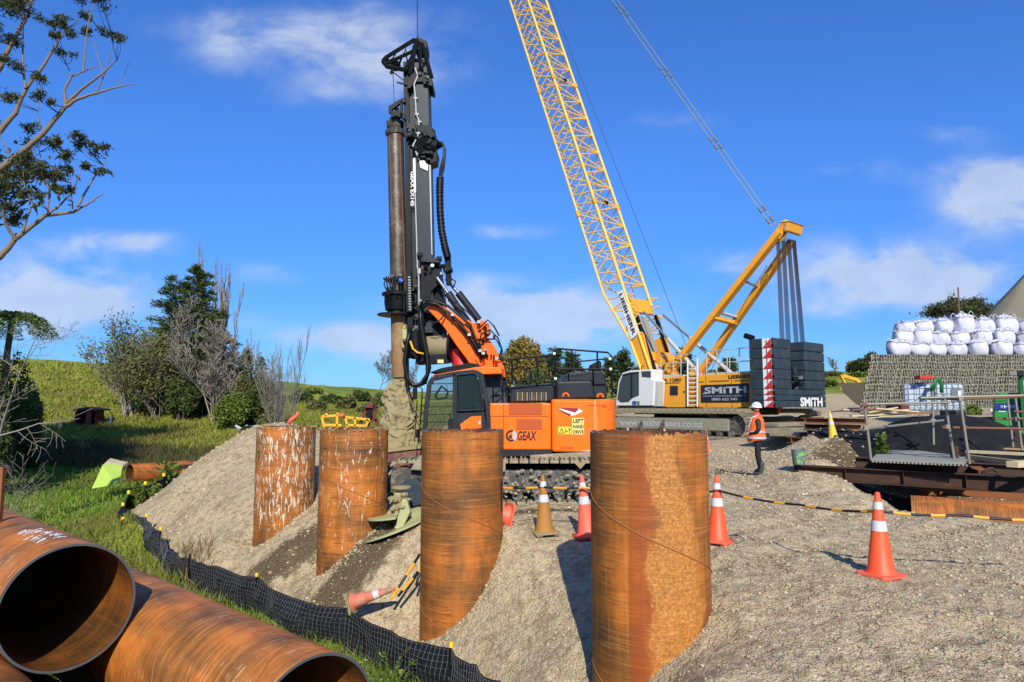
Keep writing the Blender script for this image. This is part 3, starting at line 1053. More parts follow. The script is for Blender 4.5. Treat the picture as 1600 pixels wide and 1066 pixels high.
o = blades('meadow_grass', 120000, GRAVEL_POLY, False, -42, -1, 7.5, 46, .10, .30, 'grass_blade')
tag(o, 'short green grass covering the low ground left of the gravel bank', 'grass')
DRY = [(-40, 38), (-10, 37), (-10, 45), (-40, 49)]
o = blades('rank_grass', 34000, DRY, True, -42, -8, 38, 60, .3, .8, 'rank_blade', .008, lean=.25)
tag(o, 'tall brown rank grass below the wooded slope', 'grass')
HILL = [(-95, 48), (-6, 48), (-6, 108), (-95, 108)]
o = blades('hill_grass', 90000, HILL, True, -42, -4, 47, 104, .2, .5, 'hill_blade', .01, lean=.5)
tag(o, 'rough pasture grass on the hillside behind the trees', 'grass')
TOE = [(-1.6, 7.6), (-.2, 7.0), (-.8, 8.3), (-2.6, 10.2), (-4.6, 11.9), (-5.6, 13), (-6.4, 15), (-8.6, 16), (-6.6, 11.4), (-4.6, 9.6), (-3, 8.6)]
o = blades('verge_grass', 16000, TOE, True, -42, 0, 7, 18, .15, .42, 'dry_grass', .004, lean=.5)
tag(o, 'straw coloured grass and stalks along the foot of the silt fence', 'grass')
# ------------------------------------------------------------------ steel pipes
def pipe_shell(name, rad, z0, z1, mat, parent, wall=.02, n=128, nz=3, jag=0.0, cut='cut_steel', open_both=True):
    """hollow pipe along local z; slots: outer, inner, cut end"""
    zs = np.linspace(z0, z1, nz)
    a = np.linspace(0, 2 * PI, n, endpoint=False)
    vs, fs, mi = [], [], []
    jt = np.array([random.uniform(-jag, jag) if i % 2 else random.uniform(0, jag) for i in range(n)])
    for rr in (rad, rad - wall):
        for k, z in enumerate(zs):
            zz = z + (jt if k == nz - 1 else 0)
            vs += [(rr * math.cos(q), rr * math.sin(q), float(zz[i]) if k == nz - 1 else z) for i, q in enumerate(a)]
    I = lambda s, k, i: s * nz * n + k * n + i % n
    for i in range(n):
        for k in range(nz - 1):
            fs.append((I(0, k, i), I(0, k, i + 1), I(0, k + 1, i + 1), I(0, k + 1, i)))
            mi.append(0)
            fs.append((I(1, k, i + 1), I(1, k, i), I(1, k + 1, i), I(1, k + 1, i + 1)))
            mi.append(1)
        fs.append((I(0, nz - 1, i), I(0, nz - 1, i + 1), I(1, nz - 1, i + 1), I(1, nz - 1, i)))
        mi.append(2)
        fs.append((I(0, 0, i + 1), I(0, 0, i), I(1, 0, i), I(1, 0, i + 1)))
        mi.append(2)
    me = bpy.data.meshes.new(name)
    me.from_pydata(vs, [], fs)
    me.shade_smooth()
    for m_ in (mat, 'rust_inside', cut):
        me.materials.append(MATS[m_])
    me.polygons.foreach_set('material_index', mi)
    me.set_sharp_from_angle(angle=R(40))
    o = bpy.data.objects.new(name, me)
    COL.objects.link(o)
    o.parent = parent
    return o


def weld_seam(rad, z0, z1, pitch, phase, parent, sgn=1, r=.008):
    mb = MB()
    nst = int((z1 - z0) / pitch * 90)
    pts = []
    for i in range(nst + 1):
        z = z0 + (z1 - z0) * i / nst
        q = phase + sgn * 2 * PI * (z - z0) / pitch
        pts.append((rad * math.cos(q), rad * math.sin(q), z))
    mb.path(pts, r, 5)
    return mb.build('weld_seam', 'weld', parent, smooth=True, local=True)


CAS = [(1012, 674, 7.2, 'rust_patch', 'upright rusty casing nearest the camera with a red stripe and scaly yellow patch'),
       (723, 672, 10.2, 'rust_plain', 'upright rusty steel casing in front of the orange drill rig cab'),
       (554, 669, 12.4, 'rust_drip', 'upright rusty steel casing with pale slurry drips, below the yellow frame'),
       (448, 666, 14.6, 'rust_mud', 'farthest upright steel casing, its upper part splattered all over with pale mud')]
cas_c = []
for i, (px, py, Y, mt, lab) in enumerate(CAS):
    top = at(px, py, Y)
    z1 = top.z
    e = thing('steel_casing', lab, 'steel casing', (top.x, Y, -2.6), group='row of upright steel casings')
    z1 -= .01
    cas_c.append((top.x, Y))
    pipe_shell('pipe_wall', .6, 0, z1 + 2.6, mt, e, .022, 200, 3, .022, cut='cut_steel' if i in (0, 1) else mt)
    zl = at(px, (770, 749, 721, 712)[i], Y).z + 2.6
    weld_seam(.6, 0, z1 + 2.55, 1.66, -PI + 2 * PI * zl / 1.66, e, -1)
    if i >= 2:
        mb = MB()
        for k in range(70):
            q = random.uniform(0, 2 * PI)
            mb.ico((.598 * math.cos(q), .598 * math.sin(q), z1 + 2.6 + random.uniform(-.02, .01)), random.uniform(.015, .035), (1, 1, .7), .3)
        mb.build('dried_slurry', 'clay', e, local=True, kind='stuff')

# slit plate on casing 3 (dark slot with welded marks)
for (px0, py0, py1, Y) in ((783, 752, 798, 10.13), (583, 781, 812, 12.35)):
    par = [o for o in COL.objects if o.name.startswith('steel_casing')][1 if Y < 11 else 2]
    mb = MB()
    mb.pbox(px0 - 1.6, py0, px0 + 1.6, py1, Y - .12, Y - .02)
    mb.build('slotted_bar', 'black_steel', par)

AX = Vector((-.747, .664, .0)).normalized()


def lying_pipe(end, axis, length, mat, label, group, rad=.6, near=True, seam=True, cut='cut_steel', nseam=1.75):
    axis = Vector(axis).normalized()
    q = axis.to_track_quat('Z', 'Y')
    e = thing('steel_pipe', label, 'steel pipe', end, q.to_euler(), group)
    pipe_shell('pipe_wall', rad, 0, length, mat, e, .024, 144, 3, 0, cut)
    if seam:
        weld_seam(rad, .1, length, nseam, .5, e, 1)
    return e


P1 = at(108, 949, 6.86)
P2 = at(490, 1143, 5.85)
lp1 = lying_pipe(P1, AX, 12, 'rust_near', 'rusty pipe lying topmost on the lower left stack, its dark open end facing out', 'pipes stacked in the foreground')
lp2 = lying_pipe(P2, AX, 14, 'rust_near', 'rusty pipe beside the silt fence, its open end cut by the bottom edge', 'pipes stacked in the foreground')
w = Vector((.664, .747, 0))
P3 = Vector(P1) - w * .80 + Vector((0, 0, -.91)) - AX * 1.2
lp3 = lying_pipe(P3, AX, 12, 'rust_near', 'rusty pipe under the topmost pipe in the very corner at lower left', 'pipes stacked in the foreground')
# chalk marks on the topmost pipe
mb = MB()
for k in range(26):
    zz = random.uniform(.25, 1.3)
    q0 = random.uniform(-.3, .1)
    pts = []
    for j in range(5):
        q = q0 + j * .035 + random.uniform(-.02, .02)
        pts.append((zz + random.uniform(-.02, .02) + j * .015, q))
    mt_ = wm(lp1)
    loc = []
    for (z_, q) in pts:
        # direction at the top of the pipe in local axes
        up = (mt_.to_3x3().inverted() @ Vector((0, 0, 1))).normalized()
        side = Vector((0, 0, 1)).cross(up)
        a_ = q - .05
        d = up * math.cos(a_) + side * math.sin(a_)
        loc.append(d * .602 + Vector((0, 0, z_)))
    mb.path(loc, .006, 4)
mb.build('chalk_marks', 'band_white', lp1, local=True)

# long orange pipes lying in the grass
ax2 = Vector((.64, .77, 0))
for (px, py, Y, L, lab) in ((203, 733, 33.5, 3.2, 'orange rusty pipe in the grass behind the lime green board, nearer one of two'),
                            (262, 733, 32.0, 10, 'orange rusty pipe in the grass with the leafy green plant at its open end')):
    c = at(px, py, Y)
    c.z = gz(c.x, c.y) + .46
    lying_pipe(c, ax2, L, 'rust_far', lab, 'pipes lying in the grass', .49)

# pipe lying in the pit on the right
pc = at(1402, 802, 14.7)
pit_pipe = lying_pipe(Vector((8.55, 14.9, -.62)), Vector((.87, -.49, .0)), 6.5, 'rust_plain', 'rusty steel pipe lying in the pit below the steel beams on the right', None, .6)

# ------------------------------------------------------------------ silt fence
fe = thing('silt_fence', 'sagging black silt fence with pale wire mesh and yellow capped posts below the gravel', 'silt fence', (FP[5].x, FP[5].y, -1.6))
tops, bots = [], []
den = []
for i in range(len(FP) - 1):
    n = max(4, int((FP[i + 1] - FP[i]).length / .22))
    for k in range(n):
        f = k / n
        p = FP[i].lerp(FP[i + 1], f)
        sag = math.sin(f * PI) * .035
        den.append((p + Vector((random.uniform(-.015, .015), random.uniform(-.02, .02), -sag + random.uniform(-.01, .01)))))
NR = 9
V_, F_ = [], []
for i, p in enumerate(den):
    g = gz(p.x, p.y) - .12
    g = min(g, p.z - .45)
    bul = .06 * math.sin(i * .55) + .05 * math.sin(i * .23 + 1)
    for k in range(NR):
        f = k / (NR - 1)
        off = math.sin(f * PI) * (.06 + bul) + .025 * math.sin(i * 1.3 + k) + .03 * math.sin(i * .41 + f * 5) * f + .012 * math.sin(i * 2.1 - f * 7)
        V_.append((p.x - off * .6, p.y - off * .8, p.z * (1 - f) + g * f))
for i in range(len(den) - 1):
    for k in range(NR - 1):
        F_.append((i * NR + k, i * NR + k + 1, (i + 1) * NR + k + 1, (i + 1) * NR + k))
fo = np_mesh('fabric', V_, F_, 'fabric_black', fe, smooth=True)
sm = fo.modifiers.new('thick', 'SOLIDIFY')
sm.thickness = .004
# wire grid of the mesh, proud of the fabric on the camera side
mb = MB()
Va = np.array(V_).reshape(len(den), NR, 3)


def fpt(u, v):
    i = min(int(u), len(den) - 2)
    k = min(int(v), NR - 2)
    a, c = u - i, v - k
    q = Va[i, k] * (1 - a) * (1 - c) + Va[i + 1, k] * a * (1 - c) + Va[i, k + 1] * (1 - a) * c + Va[i + 1, k + 1] * a * c
    return Vector(q) + Vector((-.006, -.009, 0))


umax = next(i for i, p in enumerate(den) if p.y > 19)
for v in np.linspace(.2, NR - 1.01, 11):
    mb.path([fpt(u, v) for u in np.arange(0, umax, .5)], .0013, 3)
u = 0.0
while u < umax:
    mb.path([fpt(u, v) for v in np.linspace(.05, NR - 1.01, 6)], .0013, 3)
    u += .34
mb.build('wire_grid', 'wire_pale', fe)
for (px, py, Y, cap) in ((705, 1010, 8.35, 1), (545, 945, 10.3, 0), (401, 900, 11.95, 1), (297, 868, 13.5, 0), (251, 828, 15.8, 1), (229, 807, 17.4, 1), (192, 790, 20.3, 1), (201, 771, 23, 1), (227, 757, 26, 1), (256, 744, 29, 1), (286, 737, 31, 1)):
    p = at(px, py, Y)
    mb = MB()
    mb.tube((p.x, p.y, -2.0), (p.x + random.uniform(-.02, .02), p.y, p.z + .02), .016, .016, 6)
    po = mb.build('post', 'black_steel', fe)
    if cap:
        mb = MB()
        s_ = max(.028, Y * .0022)
        mb.lathe((p.x, p.y, p.z - .01), (0, 0, 1), [(s_, 0), (s_ * 1.05, s_ * 1.6), (s_ * .8, s_ * 2.1)], 10)
        mb.build('post_cap', 'cap_yellow', po, smooth=40)
p0, p1 = at(178, 836, 19.0), at(191, 812, 18.4)
st_ = thing('marker_stake', 'leaning orange stake with a yellow cap beside the far bend of the silt fence', 'stake', (p0.x, p0.y, p0.z))
MB().beam(p0 - Vector((0, 0, .2)), p1, .045, .03).build('stake', 'cone_base_pink', st_)
MB().lathe(p1, p1 - p0, [(.045, 0), (.045, .07), (.03, .1)], 8).build('stake_cap', 'cap_yellow', st_)


# ------------------------------------------------------------------ traffic cones
def make_cone(label, body, base, h=.9, group='traffic cones', bands=('band_white', 'band_white'), top=None):
    e = thing('traffic_cone', label, 'traffic cone', group=group)
    k = h / .9
    mb = MB()
    pts = []
    for (sx, sy) in ((1, 1), (-1, 1), (-1, -1), (1, -1)):
        for (a_, b_) in ((.20, .15), (.15, .20)) if sx * sy > 0 else ((.15, .20), (.20, .15)):
            pts.append((sx * a_ * k, sy * b_ * k, .012))
    mb.extr(pts, (0, 0, .03))
    for (sx, sy) in ((1, 1), (-1, 1), (-1, -1), (1, -1)):
        mb.box((sx * .14 * k, sy * .14 * k, .006), (.08, .08, .03))
    mb.build('base', base, e, bevel=.006, local=True)
    rad = lambda z: (.145 - (.145 - .028) * (z / .9)) * k
    mb = MB()
    zs = [(.162 * k, .04), (.15 * k, .06), (rad(.08), .08 * k), (rad(.5), .5 * k), (rad(.9), .88 * k), (.022 * k, .90 * k), (.016 * k, .90 * k), (.016 * k, .86 * k)]
    mb.lathe((0, 0, 0), (0, 0, 1), zs, 28)
    mb.build('cone_body', body, e, smooth=40, local=True)
    for (z0, z1), bm in zip(((.49, .60), (.72, .80)), bands):
        mb = MB()
        mb.lathe((0, 0, 0), (0, 0, 1), [(rad(z0) + .0035, z0 * k), (rad(z1) + .0035, z1 * k)], 28, False)
        mb.build('reflective_band', bm, e, smooth=40, local=True)
    return e


def put(e, px, py, Y, tilt=(0, 0), yaw=.3, sink=.0):
    p = at(px, py, Y)
    e.location = (p.x, p.y, gz(p.x, p.y) - sink)
    e.rotation_euler = (tilt[0], tilt[1], yaw)
    return e


put(make_cone('bright orange traffic cone standing alone right of the foreground on open gravel', 'cone_orange', 'cone_base_pink'), 1377, 897, 7.62, (0, .0), .5)
put(make_cone('bright orange traffic cone right beside the nearest rusty casing', 'cone_orange', 'cone_base_pink'), 1122, 851, 9.55, (0, .02), .9)
put(make_cone('leaning faded orange traffic cone with a dark red base left of the nearest casing', 'cone_faded', 'cone_base_red'), 918, 832, 10.2, (.02, -.10), .2, .01)
put(make_cone('mud caked brown and yellow traffic cone in front of the rig tracks', 'cone_muddy', 'clay', .86), 851, 828, 10.3, (0, -.03), .3, .0)
put(make_cone('yellow traffic cone on the gravel heap in front of the stacked steel beams', 'cone_yellow', 'cone_yellow', .95), 1302, 672, 22.5, (0, -.13), .3, .0)
for (px, py, Y, lab) in ((1104, 685, 28, 'small faded orange cone before the crane crawler, rightmost of three'), (1038, 682, 31, 'small faded orange cone before the crane crawler, middle of three'), (981, 680, 33, 'small faded cone before the crane crawler, leftmost of three beside the rig counterweight')):
    put(make_cone(lab, 'cone_faded', 'cone_base_pink', .85, 'cones in front of the crane'), px, py, Y)
# fallen cones
c = make_cone('fallen muddy orange cone lying on the gravel bank behind the silt fence', 'pipe_orange', 'clay', .72, bands=('band_white', 'clay'))
p0, p1 = at(548, 948, 10.35), at(622, 925, 10.2)
c.location = p0 + Vector((0, 0, .06))
c.rotation_euler = (p1 - p0).to_track_quat('Z', 'Y').to_euler()
c = make_cone('fallen orange cone half hidden behind the casing in front of the rig', 'cone_faded', 'cone_base_pink', .9)
c.location = at(792, 822, 10.55) + Vector((.04, 0, .14))
c.rotation_euler = (0, R(-76), R(20))


# ------------------------------------------------------------------ striped barrier rope and bars
def striped(name, label, pts, r, parent_cat='barrier rope', duty=(.17, .26), group=None, start=0.0, yellow='tape_yellow', dark='tape_black'):
    e = thing(name, label, parent_cat, pts[0], group=group)
    pts = [Vector(p) for p in pts]
    L = [0]
    for a, c_ in zip(pts, pts[1:]):
        L.append(L[-1] + (c_ - a).length)

    def pos(s):
        s = min(max(s, 0), L[-1])
        for i in range(len(L) - 1):
            if s <= L[i + 1]:
                return pts[i].lerp(pts[i + 1], (s - L[i]) / (L[i + 1] - L[i] + 1e-9))
        return pts[-1]
    MB().path(pts, r, 8).build('rope', dark, e, smooth=True)
    s = start
    while s < L[-1]:
        a, b_ = s, min(s + duty[0] * random.uniform(.85, 1.15), L[-1])
        MB().path([pos(a + (b_ - a) * k / 3) for k in range(4)], r * 1.16, 8).build('yellow_sleeve', yellow, e, smooth=40)
        s += duty[0] + duty[1] * random.uniform(.8, 1.2)
    return e


def rp(lst):
    out = []
    for (a, b_) in zip(lst, lst[1:]):
        A_, B_ = at(*a), at(*b_)
        n = 10
        for k in range(n):
            f = k / n
            out.append(A_.lerp(B_, f) - Vector((0, 0, .10 * 4 * f * (1 - f) * min(1, (B_ - A_).length / 4))))
    out.append(at(*lst[-1]))
    return out


striped('barrier_rope', 'black and yellow striped rope between the cones left of the nearest casing', rp([(770, 761, 10.6), (851, 761, 10.25), (912, 762, 10.05), (990, 765, 9.9)]), .014, duty=(.20, .20), start=.12)
striped('barrier_rope', 'black and yellow striped rope between the cones on the open gravel at right', rp([(1060, 767, 9.8), (1124, 767, 9.5), (1250, 789, 8.6), (1377, 799, 7.6), (1500, 805, 7.5), (1680, 812, 7.3)]), .014, duty=(.16, .24), start=.95)
for k, (a, c_) in enumerate((((612, 935, 10.2), (656, 866, 10.55)), ((622, 932, 10.2), (664, 880, 10.5)), ((650, 915, 10.3), (664, 868, 10.6)))):
    A_, B_ = at(*a), at(*c_)
    striped('barrier_bar', ['yellow and black barrier bar, leftmost of the three by the fallen cone', 'yellow and black barrier bar, middle of the three by the fallen cone', 'white and black barrier bar by the fallen cone'][k], [A_, A_.lerp(B_, .5), B_], .02, 'barrier bar', (.2, .16), 'three barrier bars by the fallen cone', .1 * k, 'tape_yellow' if k < 2 else 'band_white')

# small litter, lime board, leaves of plastic
p = at(185, 752, 27)
lb = thing('marked_board', 'lime green sprayed board leaning on the pipe end in the grass', 'board', (p.x, p.y, p.z))
mb = MB()
mb.extr([at(143, 764, 27.0), at(181, 757, 27.2), at(187, 730, 28.2), at(160, 727, 28.0)], Vector((.05, .15, .05)))
mb.build('front_sheet', 'lime_board', lb, bevel=.01)
mb = MB()
mb.extr([at(160, 727, 28.0), at(187, 730, 28.2), at(200, 722, 29.2), at(172, 716, 29.0)], Vector((.02, .06, -.08)))
mb.build('top_sheet', 'timber_pale', lb, bevel=.01)

# ------------------------------------------------------------------ person
def skin_mesh(name, verts, edges, mat, parent, root=0, sub=2, local=True):
    me = bpy.data.meshes.new(name)
    me.from_pydata([v[:3] for v in verts], edges, [])
    o = bpy.data.objects.new(name + '_tmp', me)
    COL.objects.link(o)
    md = o.modifiers.new('skin', 'SKIN')
    for i, v in enumerate(verts):
        sv = me.skin_vertices[0].data[i]
        sv.radius = (v[3], v[4] if len(v) > 4 else v[3])
        sv.use_root = (i == root)
    ss = o.modifiers.new('sub', 'SUBSURF')
    ss.levels = sub
    ss.render_levels = sub
    dg = bpy.context.evaluated_depsgraph_get()
    dg.update()
    m2 = bpy.data.meshes.new_from_object(o.evaluated_get(dg))
    bpy.data.objects.remove(o)
    m2.materials.clear()
    return finish(m2, name, mat, parent, True, 0, local, None)


def person(label, loc, yaw, scale=1.0, pose='stand', vest='hivis'):
    """faces local -X"""
    e = thing('person', label, 'person', loc, (0, 0, yaw))
    e.scale = (scale,) * 3
    # body with legs, trousers coloured; x forward is -X
    b_ = [(0, 0, .95, .15, .13), (0, 0, 1.10, .155, .125), (-.01, 0, 1.28, .16, .13), (.0, 0, 1.42, .15, .10), (.0, 0, 1.52, .065), (-.01, 0, 1.58, .06),
          (.01, .10, .88, .10, .10), (-.02, .11, .52, .068), (.03, .11, .14, .05), (-.10, .11, .05, .05, .04),
          (.0, -.10, .88, .10, .10), (.0, -.12, .50, .068), (.07, -.12, .13, .05), (-.06, -.12, .05, .05, .04)]
    ed = [(0, 1), (1, 2), (2, 3), (3, 4), (4, 5), (0, 6), (6, 7), (7, 8), (8, 9), (0, 10), (10, 11), (11, 12), (12, 13)]
    skin_mesh('body', b_, ed, 'cloth_black', e)
    for s in (-1, 1):
        # boots
        fx = .03 if s > 0 else .07
        bt = [(fx + .01, .115 * s, .36, .072), (fx, .115 * s, .18, .062), (fx - .01, .115 * s, .06, .058), (fx - .10, .115 * s, .045, .05, .045), (fx - .17, .118 * s, .04, .042, .036)]
        skin_mesh('boot', bt, [(0, 1), (1, 2), (2, 3), (3, 4)], 'boot', e)
        sl = [(.01, .19 * s, 1.42, .075), (.05, .25 * s, 1.25, .062), (.04, .27 * s, 1.12, .055)]
        skin_mesh('upper_sleeve', sl, [(0, 1), (1, 2)], 'sleeve_brown', e)
        fa = [(.04, .27 * s, 1.14, .06), (-.05, .22 * s, 1.05, .052), (-.19, .12 * s, 1.04, .042)]
        skin_mesh('forearm_sleeve', fa, [(0, 1), (1, 2)], 'cloth_black', e)
        hd = [(-.19, .12 * s, 1.04, .034), (-.24, .09 * s, 1.035, .04, .025)]
        edg = [(0, 1)]
        for q in range(4):
            k0 = len(hd)
            hd += [(-.285 - .008 * (q in (1, 2)), (.09 - .0) * s + (q - 1.5) * .02, 1.03, .011), (-.315, (.085) * s + (q - 1.5) * .017, 1.0, .010)]
            edg += [(1, k0), (k0, k0 + 1)]
        k0 = len(hd)
        hd += [(-.23, .06 * s, 1.06, .012), (-.26, .045 * s, 1.07, .010)]
        edg += [(1, k0), (k0, k0 + 1)]
        skin_mesh('hand', hd, edg, 'skin', e, sub=1)
    # vest as a flared shell
    mb = MB()
    prof = [(1.47, .115, .15), (1.40, .155, .205), (1.25, .175, .215), (1.08, .185, .22), (.95, .20, .235), (.86, .215, .24)]
    n = 28
    vs, fs = [], []
    for i, (z, rx, ry) in enumerate(prof):
        for k in range(n):
            q = 2 * PI * k / n
            fold = 1 + (.05 * math.sin(q * 5 + i) if i > 2 else 0)
            x_ = math.cos(q) * rx * fold - (.03 if i in (3, 4, 5) and math.cos(q) < 0 else 0)
            vs.append((x_, math.sin(q) * ry * fold, z + (.04 * math.cos(q) if i == 5 else 0)))
    for i in range(len(prof) - 1):
        for k in range(n):
            fs.append((i * n + k, (i + 1) * n + k, (i + 1) * n + (k + 1) % n, i * n + (k + 1) % n))
    mb.add(vs, fs)
    v_ = mb.build('vest', vest, e, smooth=True, local=True)
    sm = v_.modifiers.new('thick', 'SOLIDIFY')
    sm.thickness = .012
    for z0, z1, grow in ((1.06, 1.11, 1.07), (.91, .96, 1.06)):
        mb = MB()
        pr = [(z0, np.interp(z0, [.86, .95, 1.08, 1.25], [.215, .20, .185, .175]), np.interp(z0, [.86, .95, 1.08, 1.25], [.24, .235, .22, .215])), (z1, np.interp(z1, [.86, .95, 1.08, 1.25], [.215, .20, .185, .175]), np.interp(z1, [.86, .95, 1.08, 1.25], [.24, .235, .22, .215]))]
        vs, fs = [], []
        for (z, rx, ry) in pr:
            for k in range(n):
                q = 2 * PI * k / n
                vs.append((math.cos(q) * rx * grow - (.03 if math.cos(q) < 0 else 0), math.sin(q) * ry * grow, z))
        for k in range(n):
            fs.append((k, n + k, n + (k + 1) % n, (k + 1) % n))
        mb.add(vs, fs)
        mb.build('reflective_stripe', 'reflective', v_, smooth=True, local=True)
    for s in (-1, 1):
        mb = MB()
        mb.path([(.04, .12 * s, 1.50), (-.12, .14 * s, 1.44), (-.185, .13 * s, 1.25), (-.215, .12 * s, 1.10)], .018, 6)
        mb.build('reflective_strap', 'reflective', v_, smooth=True, local=True)
    mb = MB()
    mb.lathe((0, 0, 1.46), (0, 0, 1), [(.13, 0), (.10, .05), (.075, .09), (.072, .11)], 18, False)
    mb.build('collar', 'hivis_red', e, smooth=True, local=True)
    # head
    hv = [(.005, 0, 1.575, .055), (-.005, 0, 1.63, .082, .075), (-.005, 0, 1.70, .092, .078), (0, 0, 1.76, .07, .065)]
    h_ = skin_mesh('head', hv, [(0, 1), (1, 2), (2, 3)], 'skin', e)
    mb = MB()
    mb.add([(-.092, -.014, 1.65), (-.092, .014, 1.65), (-.118, 0, 1.655), (-.09, 0, 1.70)], [(0, 1, 2), (0, 2, 3), (1, 3, 2)])
    mb.build('nose', 'skin', h_, local=True)
    for s in (-1, 1):
        MB().ico((-.086, .032 * s, 1.695), .011).build('eye', 'sign_black', h_, local=True)
        MB().ico((.01, .083 * s, 1.67), .028, (.8, .35, 1.2)).build('ear', 'skin', h_, smooth=True, local=True)
    MB().box((-.088, 0, 1.625), (.01, .045, .01)).build('mouth', 'cone_base_red', h_, local=True)
    # helmet
    mb = MB()
    prof = []
    for k in range(9):
        q = k / 8 * PI / 2
        prof.append((.128 * math.cos(q) + .001, .125 * math.sin(q)))
    mb.lathe((.0, 0, 1.71), (.05, 0, 1), [(.136, -.02), (.132, -.005)] + prof, 28)
    hm = mb.build('helmet', 'helmet', e, smooth=50, local=True)
    mb = MB()
    mb.extr([(-.10, -.09, 1.70), (-.18, -.045, 1.695), (-.195, 0, 1.693), (-.18, .045, 1.695), (-.10, .09, 1.70)], (0, 0, .012))
    mb.build('helmet_peak', 'helmet', hm, local=True)
    for k in range(3):
        MB().box((-.04 + .05 * k, -.118 + .006 * k, 1.775), (.022, .02, .012)).build('helmet_vent', 'sign_black', hm, local=True)
    mb = MB()
    mb.path([(.03, -.10, 1.70), (-.02, -.085, 1.62), (-.06, -.05, 1.58)], .006, 5)
    mb.build('chin_strap', 'sign_black', hm, local=True)
    return e


pp = at(1186, 750, 17.2)
person('worker in orange vest, white helmet and black boots standing on the gravel facing left', (pp.x, 17.2, gz(pp.x, 17.2) - .01), R(-20), .985)
for (px, py, Y, lab) in ((1517, 636, 29.5, 'worker in orange seen to the shoulders beyond the black tarp, left of the green bush'), (1551, 640, 29, 'worker in orange bent beside the green generator beyond the tarp')):
    p = at(px, py, Y)
    person(lab, (p.x, Y, p.z - 1.7), R(10 if px < 1530 else 170), .95)
# ------------------------------------------------------------------ drilling rig
YN, YC, YF = 13.7, 15.0, 16.3        # near side, centre line, far side
rig = thing('drilling_rig', 'orange rotary piling rig on crawler tracks with a tall dark mast and steel drill casing', 'drilling rig', (at(780, 790, YC).x, YC, gz(0, YC)))


def B(): return MB()


# main body
mb = B(); mb.pbox(765, 630, 861, 703, YN, YF); mb.build('side_housing', 'orange', rig, bevel=.03)
# counterweight: rounded block
x0, x1 = at(862, 660, YN).x, at(967, 660, YN - .0).x
z0, z1 = at(900, 706, YN).z, at(900, 624, YN).z
pts = [(x0, YN - .04, 0), (x1 - .45, YN - .04, 0)]
for k in range(7):
    q = k / 6 * PI / 2
    pts.append((x1 - .45 + .45 * math.sin(q), YN - .04 + .5 - .5 * math.cos(q), 0))
pts += [(x1 + .05, YC, 0)]
for k in range(7):
    q = k / 6 * PI / 2
    pts.append((x1 - .45 + .45 * math.cos(q), YF - .46 + .5 * math.sin(q), 0))
pts += [(x0, YF + .04, 0)]
cw = B().extr([(p[0], p[1], z0) for p in pts], (0, 0, z1 - z0)).build('counterweight', 'orange', rig, smooth=30, bevel=.05)
cw.modifiers['bevel'].segments = 3
mb = B(); mb.pbox(768, 700, 863, 714, YN + .02, YF); mb.build('side_skirt', 'charcoal', rig, bevel=.015)
# mesh panels, seams and handle
mb = B(); mb.pbox(795, 630.5, 847, 648, YN - .012, YN + .02); mb.build('vent_grille', 'orange_mesh', rig)
mb = B(); mb.pbox(807, 655, 847, 671, YN - .012, YN + .02); mb.build('vent_grille', 'orange_mesh', rig)
mb = B(); mb.pbox(786.6, 631, 787.4, 702, YN - .006, YN + .01); mb.pbox(766, 650, 858, 650.8, YN - .006, YN + .01); mb.build('panel_gap', 'sign_black', rig)
for (px, py) in ((884, 620), (938, 621)):
    c_ = at(px, py, YN + .3)
    mb = B()
    for k in range(12):
        q0, q1 = k / 12 * PI, (k + 1) / 12 * PI
        mb.tube(c_ + Vector((.06 * math.cos(q0), 0, .07 * math.sin(q0))), c_ + Vector((.06 * math.cos(q1), 0, .07 * math.sin(q1))), .022, n=6)
    mb.build('lifting_eye', 'orange', cw, smooth=True)
# lettering and decals on the near side
ex, ez = (1, 0, 0), (0, 0, 1)
text('lettering', 'GEAX', 'sign_black', at(808.5, 688.5, YN - .004), ex, ez, at(0, 673.5, YN).z - at(0, 688.5, YN).z, rig, at(837, 0, YN).x - at(808.5, 0, YN).x, .03, shear=.25)
mb = B()
c_ = at(799, 681, YN)
for k in range(14):
    q = R(70) + k / 14 * R(230)
    a_, b2 = q, q + R(230) / 14
    for s in (1,):
        mb.add([c_ + Vector((.115 * math.cos(a_), -.006, .115 * math.sin(a_))), c_ + Vector((.075 * math.cos(a_), -.006, .075 * math.sin(a_))), c_ + Vector((.075 * math.cos(b2), -.006, .075 * math.sin(b2))), c_ + Vector((.115 * math.cos(b2), -.006, .115 * math.sin(b2)))], [(0, 1, 2, 3)])
mb.add([c_ + Vector((-.05, -.006, -.05)), c_ + Vector((.01, -.006, -.05)), c_ + Vector((.01, -.006, .02)), c_ + Vector((-.05, -.006, .0))], [(0, 1, 2, 3)])
mb.build('round_emblem', 'sign_black', rig)
mb = B()
for k in range(12):
    q = R(-60) + k / 12 * R(130)
    a_, b2 = q, q + R(130) / 12
    mb.add([c_ + Vector((.112 * math.cos(a_), -.006, .112 * math.sin(a_))), c_ + Vector((.03 * math.cos(a_), -.006, .03 * math.sin(a_))), c_ + Vector((.03 * math.cos(b2), -.006, .03 * math.sin(b2))), c_ + Vector((.112 * math.cos(b2), -.006, .112 * math.sin(b2)))], [(0, 1, 2, 3)])
mb.build('emblem_swoosh', 'crane_grey', rig)
YD = YN - .05
for (t_, y0, y1) in (('LEFT', 654, 661.5), ('HAND', 663, 670), ('DRIVE', 671.5, 678.5)):
    mb = B(); mb.pbox(893.5, y0 - .8, 912.5, y1 + .8, YD - .004, YD + .03); pl = mb.build('warning_plate', 'sign_cream', cw)
    text('lettering', t_, 'sign_black', at(895.5, y1 - .8, YD - .012), ex, ez, (at(0, y0 + .8, YD).z - at(0, y1 - .8, YD).z), pl, at(911, 0, YD).x - at(895.5, 0, YD).x, .02, .001)
